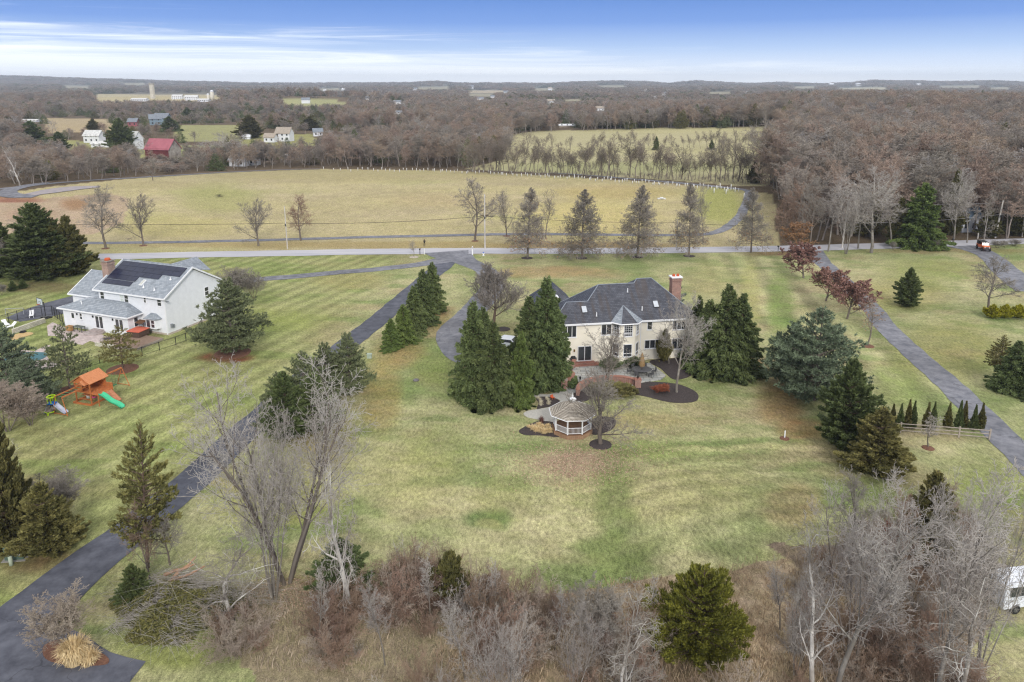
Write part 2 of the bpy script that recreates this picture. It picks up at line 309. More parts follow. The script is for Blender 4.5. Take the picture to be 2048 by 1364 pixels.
    for (cx, cy, rx, ry, c, a) in [(1440, 410, 60, 50, (162, 164, 96), .8), (440, 395, 100, 40, (166, 164, 108), .6), (880, 400, 120, 18, (184, 162, 126), .4), (1230, 385, 160, 18, (184, 160, 110), .5), (1180, 440, 160, 50, (206, 188, 124), .5),
            (800, 490, 700, 9, (172, 152, 108), .8), (700, 350, 400, 16, (178, 164, 124), .7), (300, 370, 120, 10, (176, 162, 124), .6), (510, 375, 60, 8, (196, 180, 150), .5), (350, 455, 140, 30, (184, 172, 114), .5), (1180, 492, 200, 10, (166, 140, 104), .7), (440, 393, 10, 2.5, (50, 46, 40), 1)]:
        b = np.clip(blob(cx, cy, rx, ry) * a, 0, 1); fld = fld * (1 - b) + C(*c) * b
    fld = fld * (0.9 + 0.2 * sml)
    m = inpoly(wx, wy, DIRT)[..., None] * sstep(.3, .45, med + .15) * .8
    fld = fld * (1 - m) + C(186, 160, 142) * (.8 + .4 * med) * m
    for (cx, cy, rx, ry, c, a) in [(30, 398, 70, 10, (160, 110, 90), .8), (150, 408, 34, 14, (164, 128, 98), .9), (196, 396, 34, 12, (132, 116, 100), .6), (60, 430, 60, 20, (184, 150, 130), .6), (10, 402, 90, 5, (152, 104, 86), .7)]:
        b = np.clip(blob(cx, cy, rx, ry) * a, 0, 1); fld = fld * (1 - b) + C(*c) * b
    rf = C(198, 186, 152) * (1 - st) + C(180, 172, 134) * st
    b = np.clip(blob(1300, 300, 300, 9) + blob(1300, 260, 300, 7), 0, 1) * .7; rf = rf * (1 - b) + C(196, 186, 144) * b
    b = np.clip(blob(1250, 335, 320, 16), 0, 1) * .6; rf = rf * (1 - b) + C(152, 154, 106) * b
    def put(poly, c, warp=1.0):
        nonlocal col
        k = inpoly(px + (wx - px) * warp, py + (wy - py) * warp, poly)[..., None]; col = np.where(k, c, col)
    for poly, c in FAR_FIELDS: put(poly, np.array(c) * (.85 + .3 * med), .3)
    put(RFIELD, rf, 0.15); put(FIELD, fld, 0.12)
    near = (y < 153.5 + 0.085 * np.maximum(x, 0))[..., None]
    lawn_ok = near & (py < 3000)[..., None]
    col = np.where(lawn_ok, lawn, col)
    mead = C(182, 162, 138) * (.55 + .9 * med) * (.8 + .4 * sml)
    dk = np.clip((fbm(x / 2.2, y / 2.2, 55, 4)[..., None] - .45) * 3, 0, 1); mead = mead * (1 - .5 * dk) + C(118, 98, 84) * (.5 * dk)
    put(MEADOW, mead, 1.0)
    put(SCRUB, C(160, 146, 122) * (.7 + .7 * med), 2.6)
    edge = [(1550, 1100), (1800, 1060), (1900, 1000), (1980, 1060), (1990, 1200), (1930, 1300), (1960, 2400), (1850, 2400), (1700, 1200)]
    put(edge, C(138, 122, 106) * (.6 + .8 * med), 2.4)
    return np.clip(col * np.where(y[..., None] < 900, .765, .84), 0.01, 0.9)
rows = [-80, -40, -10, 10, 20]
yy = 1690.0
while yy > 171.5:
    d = CH / math.tan(PITCH + math.atan((yy - PY0) / FP)); rows.append(d); yy -= 2.1 if d < 420 else (1.2 if d < 1500 else 0.8)
while rows[-1] < 7400: rows.append(rows[-1] * 1.045)
rows = np.array(rows); U = np.linspace(-1.05, 1.05, 600)
GY = np.repeat(rows[:, None], len(U), 1); GX = U[None, :] * (np.maximum(GY, 20) + 22)
GZ = terr(GX, GY); nr, nc = GX.shape
idx = np.arange(nr * nc).reshape(nr, nc)
quads = np.stack([idx[:-1, :-1], idx[:-1, 1:], idx[1:, 1:], idx[1:, :-1]], -1).reshape(-1, 4)
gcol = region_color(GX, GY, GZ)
def ground_mat():
    m = bpy.data.materials.new('ground_cover'); m.use_nodes = True; t = m.node_tree; n = t.nodes; L = t.links.new
    b = n['Principled BSDF']; b.inputs['Roughness'].default_value = 0.95; b.inputs['Specular IOR Level'].default_value = 0.1
    at = n.new('ShaderNodeAttribute'); at.attribute_name = 'Col'; g = n.new('ShaderNodeNewGeometry')
    def noise(sc, det, st=(1, 1, 1), rot=0.0, ro=.65):
        mp = n.new('ShaderNodeMapping'); mp.inputs['Scale'].default_value = st; mp.inputs['Rotation'].default_value = (0, 0, rot); L(g.outputs['Position'], mp.inputs[0])
        x = n.new('ShaderNodeTexNoise'); x.inputs['Scale'].default_value = sc; x.inputs['Detail'].default_value = det; x.inputs['Roughness'].default_value = ro; L(mp.outputs[0], x.inputs[0]); return x.outputs[0]
    f = noise(3.2, 7, (1, .5, 1), .4, .8); md = noise(0.55, 5, (1, 1.8, 1), -.3); fn = noise(11, 3)
    def mul(src, fac, a, bb):
        mr = n.new('ShaderNodeMapRange'); mr.inputs[1].default_value = .3; mr.inputs[2].default_value = .7; mr.inputs[3].default_value = a; mr.inputs[4].default_value = bb; mr.clamp = True; L(fac, mr.inputs[0])
        v = n.new('ShaderNodeVectorMath'); v.operation = 'SCALE'; L(src, v.inputs[0]); L(mr.outputs[0], v.inputs['Scale']); return v.outputs[0]
    c = mul(at.outputs['Color'], f, .42, 1.62); c = mul(c, fn, .6, 1.42)
    # tufts that are greener, patches that are more straw
    mx = n.new('ShaderNodeMix'); mx.data_type = 'RGBA'; mx.blend_type = 'MULTIPLY'; mr = n.new('ShaderNodeMapRange'); mr.inputs[1].default_value = .36; mr.inputs[2].default_value = .66; L(md, mr.inputs[0]); L(mr.outputs[0], mx.inputs[0])
    L(c, mx.inputs[6]); mx.inputs[7].default_value = (.86, .91, .78, 1); L(mx.outputs[2], b.inputs['Base Color'])
    bp = n.new('ShaderNodeBump'); bp.inputs['Strength'].default_value = .5; bp.inputs['Distance'].default_value = .12; L(f, bp.inputs['Height']); L(bp.outputs[0], b.inputs['Normal'])
    return m
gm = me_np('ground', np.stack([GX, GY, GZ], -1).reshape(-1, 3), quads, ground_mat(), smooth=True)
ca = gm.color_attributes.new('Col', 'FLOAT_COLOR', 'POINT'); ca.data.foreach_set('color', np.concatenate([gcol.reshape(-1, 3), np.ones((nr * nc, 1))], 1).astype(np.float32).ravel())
go = link(bpy.data.objects.new('ground', gm)); tag(go, kind='structure', label='wide land of mown lawns, straw fields and woodland floor running to low hills')
# ---------------------------------------------------------------- roads, drives, beds
def smooth_line(pts, n=8, closed=False):
    pts = [np.array(p, float) for p in pts]; out = []; m = len(pts)
    rng_ = range(m if closed else m - 1)
    for i in rng_:
        p0 = pts[(i - 1) % m] if closed or i > 0 else 2 * pts[0] - pts[1]; p1 = pts[i]; p2 = pts[(i + 1) % m]
        p3 = pts[(i + 2) % m] if closed or i < m - 2 else 2 * pts[-1] - pts[-2]
        for k in range(n):
            t = k / n; out.append(0.5 * (2 * p1 + (p2 - p0) * t + (2 * p0 - 5 * p1 + 4 * p2 - p3) * t * t + (3 * p1 - p0 - 3 * p2 + p3) * t ** 3))
    if not closed: out.append(pts[-1])
    return np.array(out)
asphalt = mat('asphalt', srgb(98, 100, 108), srgb(134, 134, 140), .8, .9, .25, coords='World', detail=9)
asphalt_new = mat('asphalt_new', srgb(72, 74, 84), srgb(100, 102, 112), .8, .85, .2, coords='World', detail=9)
road_m = mat('road_asphalt', srgb(164, 164, 172), srgb(184, 182, 186), .5, .9, .2, coords='World', stretch=(.12, 1, 1), detail=8)
def cracks(m):
    t = m.node_tree; n = t.nodes; L = t.links.new; b = n['Principled BSDF']; src = b.inputs['Base Color'].links[0].from_socket; g = n.new('ShaderNodeNewGeometry'); v = n.new('ShaderNodeTexVoronoi'); v.feature = 'DISTANCE_TO_EDGE'; v.inputs['Scale'].default_value = .13
    nz_ = n.new('ShaderNodeTexNoise'); nz_.inputs['Scale'].default_value = .8; L(g.outputs['Position'], nz_.inputs[0]); va = n.new('ShaderNodeVectorMath'); va.operation = 'MULTIPLY_ADD'; va.inputs[1].default_value = (2.4, 2.4, 0); L(nz_.outputs['Color'], va.inputs[0]); L(g.outputs['Position'], va.inputs[2]); L(va.outputs[0], v.inputs['Vector'])
    mr = n.new('ShaderNodeMapRange'); mr.inputs[1].default_value = .002; mr.inputs[2].default_value = .007; mr.inputs[3].default_value = .68; mr.inputs[4].default_value = 1; L(v.outputs['Distance'], mr.inputs[0]); sc = n.new('ShaderNodeVectorMath'); sc.operation = 'SCALE'; L(src, sc.inputs[0]); L(mr.outputs[0], sc.inputs['Scale'])
    z = n.new('ShaderNodeTexNoise'); z.inputs['Scale'].default_value = .12; z.inputs['Detail'].default_value = 3; L(g.outputs['Position'], z.inputs[0]); m2 = n.new('ShaderNodeMapRange'); m2.inputs[1].default_value = .35; m2.inputs[2].default_value = .65; m2.inputs[3].default_value = .8; m2.inputs[4].default_value = 1.15; L(z.outputs[0], m2.inputs[0]); s2_ = n.new('ShaderNodeVectorMath'); s2_.operation = 'SCALE'; L(sc.outputs[0], s2_.inputs[0]); L(m2.outputs[0], s2_.inputs['Scale']); L(s2_.outputs[0], b.inputs['Base Color'])
cracks(asphalt); cracks(asphalt_new)
def ribbon(name, pix, wid, m, off, n=10, world=False, label=None):
    w3 = [P(*p)[:2] if not world else p for p in pix]; c = smooth_line(w3, n)
    wid = np.interp(np.linspace(0, 1, len(c)), np.linspace(0, 1, len(wid)), wid) if isinstance(wid, (list, tuple)) else np.full(len(c), wid)
    # resample about every metre
    d = np.r_[0, np.cumsum(np.hypot(*np.diff(c, axis=0).T))]; k = max(8, int(d[-1] / 1.2)); s = np.linspace(0, d[-1], k)
    c = np.stack([np.interp(s, d, c[:, 0]), np.interp(s, d, c[:, 1])], 1); wid = np.interp(s, d, wid)
    tg = np.gradient(c, axis=0); tg /= np.linalg.norm(tg, axis=1)[:, None] + 1e-9; nm = np.stack([-tg[:, 1], tg[:, 0]], 1)
    cols = np.linspace(-.5, .5, 6); jit = (vn(s / 1.3, s * 0, 5) - .5) * .26 + (vn(s / 6, s * 0, 8) - .5) * .3
    V = []
    for j, u in enumerate(cols):
        e = jit if j in (0, 5) else 0
        xy = c + nm * ((u * wid + e)[:, None]); V.append(np.stack([xy[:, 0], xy[:, 1], terr(xy[:, 0], xy[:, 1]) + off + .0004 * np.maximum(xy[:, 1] - 150, 0)], 1))
    V = np.stack(V, 1); ii = np.arange(k * 6).reshape(k, 6)
    q = np.stack([ii[:-1, :-1], ii[1:, :-1], ii[1:, 1:], ii[:-1, 1:]], -1).reshape(-1, 4)[:, ::-1]
    o = link(bpy.data.objects.new(name, me_np(name, V.reshape(-1, 3), q, m))); tag(o, label, kind='structure'); return o
ribbon('road', [(-420, 527), (0, 519), (200, 513.5), (512, 507.5), (850, 502.5), (1200, 502), (1500, 498.5), (1700, 494), (1850, 489), (2048, 482.5), (2420, 470)], 5.6, road_m, .055, label='pale grey two lane country road crossing behind the houses')
ribbon('trail_path', [(-260, 490), (0, 488), (300, 485), (500, 481), (700, 475.5), (900, 471), (1050, 468.5), (1250, 470), (1380, 470), (1430, 465), (1465, 447), (1485, 425), (1494, 402), (1499, 386), (1492, 380)], 2.6, asphalt, .05, label='narrow asphalt walking path through the straw field')
ribbon('crest_path', [(1492, 380), (1400, 370), (1250, 357), (1100, 346)], 2.4, asphalt, .05)
ribbon('field_lane', [(-120, 392), (30, 375), (140, 364), (300, 354), (420, 347), (560, 340), (640, 338.5)], 3.2, asphalt, .07)
ribbon('loop_lane', [(100, 366), (60, 371), (25, 379), (14, 385), (30, 392), (75, 392)], 5.5, asphalt, .10)
gv = mat('gravel_lot', srgb(140, 136, 142), srgb(160, 150, 148), .6, .95, .3, coords='World')
ribbon('gravel_lot', [(60, 390), (100, 383), (140, 378), (200, 374)], [5, 9, 9, 3], gv, .13)
ribbon('long_driveway', [(-60, 1318), (40, 1240), (160, 1140), (290, 1040), (400, 945), (505, 850), (610, 757), (700, 684), (790, 612), (850, 560), (882, 534), (902, 514)], [6.4, 5.2, 4.4, 3.9, 3.7, 3.7, 3.7, 3.6, 3.6, 3.7, 4.0, 4.4], asphalt_new, .040, label='long straight dark asphalt driveway running up the left of the lawn')
ribbon('apron_drive', [(-200, 1330), (40, 1330), (150, 1350), (262, 1362)], [9, 7, 4.6, 3.0], asphalt_new, .047)
ribbon('house_driveway', [(912, 506), (930, 522), (962, 536), (980, 552), (984, 572), (970, 596), (938, 628), (910, 655), (904, 676), (920, 700), (950, 716), (1000, 716)], [7, 5.2, 4.2, 4.2, 4.4, 4.6, 4.4, 4.2, 4.6, 5, 6, 8], asphalt, .044, label='curved grey asphalt driveway bending toward the cream house')
ribbon('junction_apron', [(893, 503.5), (900, 510), (908, 519)], [10, 8.5, 5], asphalt, .066)
ribbon('neighbour_driveway', [(896, 519), (840, 529), (760, 538), (680, 545), (600, 552), (520, 559), (470, 563), (430, 566)], [5, 3.4, 3.2, 3.2, 3.2, 3.2, 3.4, 4], asphalt, .051, label='thin asphalt driveway curving toward the white house')
ribbon('garage_yard', [(25, 640), (70, 628), (120, 614), (190, 596)], [4, 7, 9, 9], asphalt_new, .036)
ribbon('right_driveway', [(1622, 497), (1645, 525), (1680, 556), (1735, 610), (1780, 662), (1830, 708), (1880, 752), (1935, 806), (2000, 868), (2060, 926), (2140, 1010)], [4.8, 3.6, 3.3, 3.3, 3.4, 3.4, 3.5, 3.5, 3.5, 3.6, 3.6], asphalt, .044, label='straight grey driveway slanting down the right of the lawns')
ribbon('far_right_driveway', [(1915, 489), (1950, 499), (1978, 512), (2000, 530), (2030, 556), (2075, 585)], [9, 6, 4.6, 5, 6, 7], asphalt, .048)
def bed(name, pix, m, z0=.0, z1=.07, smooth=True, label=None, kind='structure'):
    w3 = [P(*p)[:2] for p in pix]; c = smooth_line(w3, 6, True) if smooth else np.array(w3)
    cz = float(np.mean(terr(c[:, 0], c[:, 1]))); mb = MB(); mb.prism([tuple(p) for p in c], cz + z0 - .3, cz + z1)
    o = mb.build(name, m); bm = bmesh.new(); bm.from_mesh(o.data); bmesh.ops.triangulate(bm, faces=[f for f in bm.faces if len(f.verts) > 4]); bm.to_mesh(o.data); bm.free()
    return tag(o, label, kind=kind)
mulch = mat('mulch', srgb(52, 46, 48), srgb(82, 74, 72), 9, .95, .9, coords='World', detail=8)
mulch_br = mat('mulch_brown', srgb(96, 68, 56), srgb(128, 92, 74), 7, .95, .8, coords='World', detail=8)
stone = brick_mat('flagstone', srgb(186, 184, 178), srgb(156, 158, 158), srgb(120, 120, 112), 1.1, .6, .035, axes='xy', off=.37)
gravelp = mat('gravel_path', srgb(170, 168, 162), srgb(192, 188, 180), 5, .95, .4, coords='World', detail=8)
pinkpave = brick_mat('pink_paving', srgb(202, 188, 184), srgb(186, 170, 166), srgb(160, 148, 142), .5, .3, .02, axes='xy')
bed('mulch_bed', [(1300, 722), (1360, 716), (1400, 716), (1452, 722), (1440, 730), (1384, 738), (1386, 748), (1368, 757), (1345, 758), (1322, 738)], mulch, z1=.05, label='dark mulch bed against the right end of the cream house')
bed('mulch_bed', [(1148, 783), (1160, 776), (1190, 772), (1250, 768), (1300, 764), (1352, 768), (1385, 780), (1397, 792), (1390, 803), (1360, 806), (1330, 803), (1290, 793), (1250, 787), (1200, 788), (1170, 803), (1150, 800)], mulch, z1=.05, label='long curved dark mulch bed wrapping the patio')
bed('mulch_bed', [(1073, 796), (1092, 794), (1112, 798), (1120, 805), (1105, 812), (1085, 816), (1074, 818), (1077, 806)], mulch, z1=.06)
bed('mulch_bed', [(1038, 862), (1060, 849), (1080, 843), (1108, 846), (1122, 860), (1118, 874), (1080, 871), (1050, 870)], mulch, z1=.06)
bed('mulch_bed', [(1178, 843), (1200, 834), (1226, 836), (1232, 846), (1222, 860), (1190, 870), (1176, 858)], mulch, z1=.04)
def ring(px, py, r, m, nm='mulch_ring'):
    x, y, z = P(px, py); mb = MB(); mb.lathe((x, y, z), [(r * 1.06, -.1), (r, .02), (r * .8, .09), (r * .2, .13)], 22); return tag(mb.build(nm, m), kind='structure')
ring(1201, 889, 1.15, mulch)
for p in [(1054, 516), (1163, 516), (1275, 514), (1378, 512)]: ring(*p, 1.25, mulch)
for p in [(950, 482), (1013, 472), (211, 497), (287, 491)]: ring(*p, .9, mulch_br)
ring(465, 706, 2.4, mulch_br); ring(245, 738, 1.9, mulch_br); ring(140, 779, 1.4, mulch_br); ring(1735, 692, .9, mulch_br); ring(1856, 896, .6, mulch_br); ring(1569, 877, .5, mulch_br); ring(1006, 658, 1.1, mulch)
ring(828, 514, 1.0, mat('pale_edge', srgb(190, 180, 168), srgb(150, 140, 130), 4))
bed('patio', [(1152, 735), (1215, 731), (1300, 727), (1332, 752), (1322, 760), (1284, 766), (1272, 775), (1240, 764), (1200, 763), (1172, 772), (1160, 785), (1140, 788), (1128, 776), (1136, 748)], stone, z1=.10, smooth=False, label='pale flagstone patio behind the cream house')
bed('gravel_walk', [(1146, 770), (1165, 780), (1152, 790), (1148, 800), (1140, 812), (1120, 822), (1112, 845), (1095, 845), (1075, 839), (1056, 835), (1047, 828), (1056, 822), (1080, 818), (1100, 814), (1118, 808), (1121, 802), (1108, 796), (1085, 794), (1060, 794), (1066, 787), (1095, 789), (1118, 783), (1132, 772)], gravelp, z1=.035, label='pale gravel walk leading from the patio to the gazebo')
bed('pool_patio', [(40, 745), (40, 700), (69, 703), (86, 694), (102, 690), (92, 700), (92, 710), (100, 722), (122, 730), (111, 738), (71, 738)], pinkpave, z1=.05, smooth=False, label='pinkish paved pool surround with a curved edge')
bed('house_patio', [(94, 652), (105, 645), (118, 650), (130, 656), (200, 668), (262, 690), (240, 700), (180, 682), (165, 690), (130, 684), (112, 672), (96, 672)], pinkpave, z1=.05, smooth=False, label='pinkish paved patio beside the white house')
bed('mulch_bed', [(86, 1298), (110, 1283), (150, 1288), (210, 1312), (212, 1330), (150, 1332), (96, 1322)], mulch_br, z1=.1)
# ---------------------------------------------------------------- vegetation builders
def tubes(P0, P1, R0, R1, k):
    P0, P1 = np.asarray(P0, float), np.asarray(P1, float); D = P1 - P0; ln = np.linalg.norm(D, axis=1)[:, None] + 1e-9; D = D / ln
    up = np.where(np.abs(D[:, 2:3]) < .9, np.array([[0, 0, 1.]]), np.array([[1., 0, 0]]))
    A = np.cross(D, up); A /= np.linalg.norm(A, axis=1)[:, None]; B = np.cross(D, A)
    t = 2 * np.pi * np.arange(k) / k; c, s = np.cos(t)[None, :, None], np.sin(t)[None, :, None]
    off = A[:, None, :] * c + B[:, None, :] * s
    v0 = P0[:, None, :] + off * np.asarray(R0)[:, None, None]; v1 = P1[:, None, :] + off * np.asarray(R1)[:, None, None]
    V = np.concatenate([v0, v1], 1).reshape(-1, 3); n = len(P0); b = (np.arange(n) * 2 * k)[:, None]
    j = np.arange(k)[None, :]; jn = (j + 1) % k
    return V, np.stack([b + j, b + jn, b + k + jn, b + k + j], -1).reshape(-1, 4)
def norm(v):
    l = math.sqrt(v[0] * v[0] + v[1] * v[1] + v[2] * v[2]) or 1; return (v[0] / l, v[1] / l, v[2] / l)
def grow(seed, style='round', dens=1.0, lv=4):
    """skeleton of a leafless tree, unit height; returns P0 P1 R0 R1 level"""
    rg = random.Random(seed); g = rg.gauss; segs = []
    st = dict(round=dict(cnt=(9, 8, 6, 5), ang=(44, 40, 42, 42), ratio=(.66, .52, .46, .5), start=.3, up=(.02, .10, .06, .03), fork=.34, wob=.07),
              vase=dict(cnt=(11, 8, 6, 5), ang=(30, 28, 34, 40), ratio=(.85, .45, .45, .5), start=.2, up=(0, .10, .10, .05), fork=.24, wob=.06),
              pin=dict(cnt=(84, 9, 4, 3), ang=(72, 44, 42, 42), ratio=(.36, .42, .5, .5), start=.16, up=(0, .02, .02, .0), fork=1, wob=.02),
              tall=dict(cnt=(10, 7, 6, 4), ang=(30, 36, 42, 45), ratio=(.5, .5, .48, .5), start=.45, up=(.02, .12, .08, .03), fork=.5, wob=.05),
              dead=dict(cnt=(8, 6, 5, 3), ang=(55, 55, 55, 50), ratio=(.6, .55, .5, .5), start=.25, up=(.02, .0, -.02, 0), fork=.3, wob=.16),
              multi=dict(cnt=(9, 6, 5, 3), ang=(34, 38, 42, 45), ratio=(.5, .48, .48, .5), start=.35, up=(.05, .12, .08, .03), fork=.9, wob=.06),
              whip=dict(cnt=(6, 4, 3, 2), ang=(32, 36, 40, 45), ratio=(.5, .5, .48, .5), start=.25, up=(-.05, .0, .0, .0), fork=.9, wob=.10),
              fan=dict(cnt=(11, 16, 9, 3), ang=(58, 55, 22, 22), ratio=(.7, .55, .5, .5), start=.25, up=(0, .12, .3, .1), fork=.35, wob=.06))[style]
    def branch(p, d, L, r, lev, az0=0.0):
        n = (7, 5, 4, 3, 2)[lev]; sl = L / n; cn = st['cnt'][lev] * dens if lev < lv - 0 and lev < 4 else 0
        m = 0; az = rg.random() * 6.28
        for i in range(n):
            wb = st['wob'] * (1 + .6 * lev); up = st['up'][min(lev, 3)]
            d = norm((d[0] + g(0, wb), d[1] + g(0, wb), d[2] + g(0, wb) + up))
            q = (p[0] + d[0] * sl, p[1] + d[1] * sl, p[2] + d[2] * sl)
            tp = .16 if lev else (.35 if st['fork'] < 1 and style != 'pin' else .12)
            ra = r * (1 - (1 - tp) * i / n); rb = r * (1 - (1 - tp) * (i + 1) / n)
            segs.append((*p, *q, ra, rb, lev))
            if cn:
                s0 = st['start'] if lev == 0 else .15
                want = cn * max(0, ((i + 1) / n - s0) / (1 - s0))
                while m < want:
                    m += 1; f = (i + rg.random()) / n
                    f = max(f, s0); fr = f * n - i
                    o = (p[0] + d[0] * sl * fr, p[1] + d[1] * sl * fr, p[2] + d[2] * sl * fr)
                    az += 2.4 + g(0, .4); an = R(st['ang'][lev] + g(0, 9))
                    if style == 'pin' and lev == 0: an = R(112 - 82 * f + g(0, 6))
                    if style == 'fan' and lev == 1: pass
                    a = norm((d[1], -d[0], 0.001)) if abs(d[2]) < .99 else (1, 0, 0); b = (d[1] * a[2] - d[2] * a[1], d[2] * a[0] - d[0] * a[2], d[0] * a[1] - d[1] * a[0])
                    ca, sa = math.cos(az), math.sin(az); s_, c_ = math.sin(an), math.cos(an)
                    nd = norm(tuple(d[t] * c_ + (a[t] * ca + b[t] * sa) * s_ for t in range(3)))
                    ll = L * st['ratio'][lev] * (1.15 - .55 * f) * rg.uniform(.75, 1.15)
                    if style == 'pin' and lev == 0: ll = L * .40 * (1.02 - f) ** .75 * rg.uniform(.8, 1.1)
                    branch(o, nd, ll, max(r * (.42 if lev == 0 and style != 'pin' else .36 if style != 'pin' else .26) * (1 - .45 * f), .0006), lev + 1)
            p = q
        if lev == 0 and st['fork'] < 1 and style != 'pin' and style != 'multi':
            for k in range(2): branch(p, norm((d[0] + g(0, .25), d[1] + g(0, .25), d[2])), L * .45, r * .34, 1)
    if style == 'whip':
        for k in range(16):
            a = rg.random() * 6.28; tl = .1 + rg.random() * .8; b0 = rg.random() * .22
            branch((math.cos(a) * b0, math.sin(a) * b0, -.01), norm((math.cos(a) * tl, math.sin(a) * tl, 1)), rg.uniform(.5, 1.1), .010, 0)
    elif style == 'multi':
        ns = 6
        for k in range(ns):
            a = k * 6.283 / ns + g(0, .3); tl = .10 + rg.random() * .26
            branch((math.cos(a) * .02, math.sin(a) * .02, -.01), norm((math.cos(a) * tl, math.sin(a) * tl, 1)), .85 * rg.uniform(.8, 1.1), .0085 * rg.uniform(.7, 1.2), 0)
    else:
        base = dict(round=.62, vase=.40, pin=1.0, tall=.85, dead=.62, fan=.42)[style]
        branch((0, 0, -.015), (0, 0, 1), base, dict(pin=.014, vase=.0135, fan=.017).get(style, .0165), 0)
    a = np.array(segs); Pa, Pb = a[:, 0:3], a[:, 3:6]
    h = Pb[:, 2].max(); rad = np.percentile(np.hypot(Pb[:, 0], Pb[:, 1]), 97)
    f_ = dict(round=.40, vase=.42, pin=.27, tall=.30, multi=.40, dead=.42, fan=.46, whip=.55)[style] * h / rad; Pa[:, :2] *= f_; Pb[:, :2] *= f_; rad *= f_
    return Pa / h, Pb / h, a[:, 6] / h, a[:, 7] / h, a[:, 8], rad / h
class Kind: pass
KINDS = {}
def bare_kind(key, style, seed, bark, twig, dens=1.0, minr=.0011, leafmat=None, leafn=0, leafs=.03, low=False, thick=1.0, lmax=.9, tl=1):
    """trunk mesh (limbs) + crown mesh (twigs) [+ clinging leaves], unit height"""
    a, b, ra, rb, lev, rad = grow(seed, style, dens)
    ra = np.maximum(ra * thick, minr); rb = np.maximum(rb * thick, minr * .75); k = Kind(); k.rad = rad; k.parts = []
    t = lev <= tl
    V, F = tubes(a[t], b[t], ra[t], rb[t], 6); k.parts.append(('trunk', me_np(key + '_trunk', V, F, bark, smooth=True)))
    V, F = tubes(a[~t], b[~t], ra[~t], rb[~t], 3); k.parts.append(('crown', me_np(key + '_crown', V, F, twig)))
    if leafmat:
        rg = np.random.default_rng(seed); e = np.where(lev >= 3)[0]
        z = b[e][:, 2]; pr = np.where(z < lmax, 1.0, 0.02) * (np.where(z < .36, 1.0, .05) if low else 1.0)
        s = rg.choice(e, leafn, p=pr / pr.sum()); f = rg.random((leafn, 1)); c = a[s] * (1 - f) + b[s] * f + rg.normal(0, .006, (leafn, 3))
        d = rg.normal(0, 1, (leafn, 3)); d /= np.linalg.norm(d, axis=1)[:, None]; e2 = np.cross(d, rg.normal(0, 1, (leafn, 3))); e2 /= np.linalg.norm(e2, axis=1)[:, None]
        sz = leafs * rg.uniform(.6, 1.3, (leafn, 1)); V = np.stack([c - d * sz, c + e2 * sz * .55, c + d * sz, c - e2 * sz * .55], 1).reshape(-1, 3)
        k.parts.append(('leaves', me_np(key + '_leaves', V, np.arange(leafn * 4).reshape(-1, 4), leafmat, att=rg.random(leafn))))
    KINDS[key] = k; return k
def single_mesh(key, style, seed, m, dens, minr, k=3, tmat=None, thick=1.0, lv=4):
    a, b, ra, rb, lev, rad = grow(seed, style, dens, lv); ra = np.maximum(ra * thick, minr); rb = np.maximum(rb * thick, minr * .7)
    V, F = tubes(a, b, ra, rb, k); me = me_np(key, V, F, tmat or m); me.materials.append(m)
    me.polygons.foreach_set('material_index', np.repeat((lev >= 2).astype(np.int32), k)); me['rad'] = rad; return me
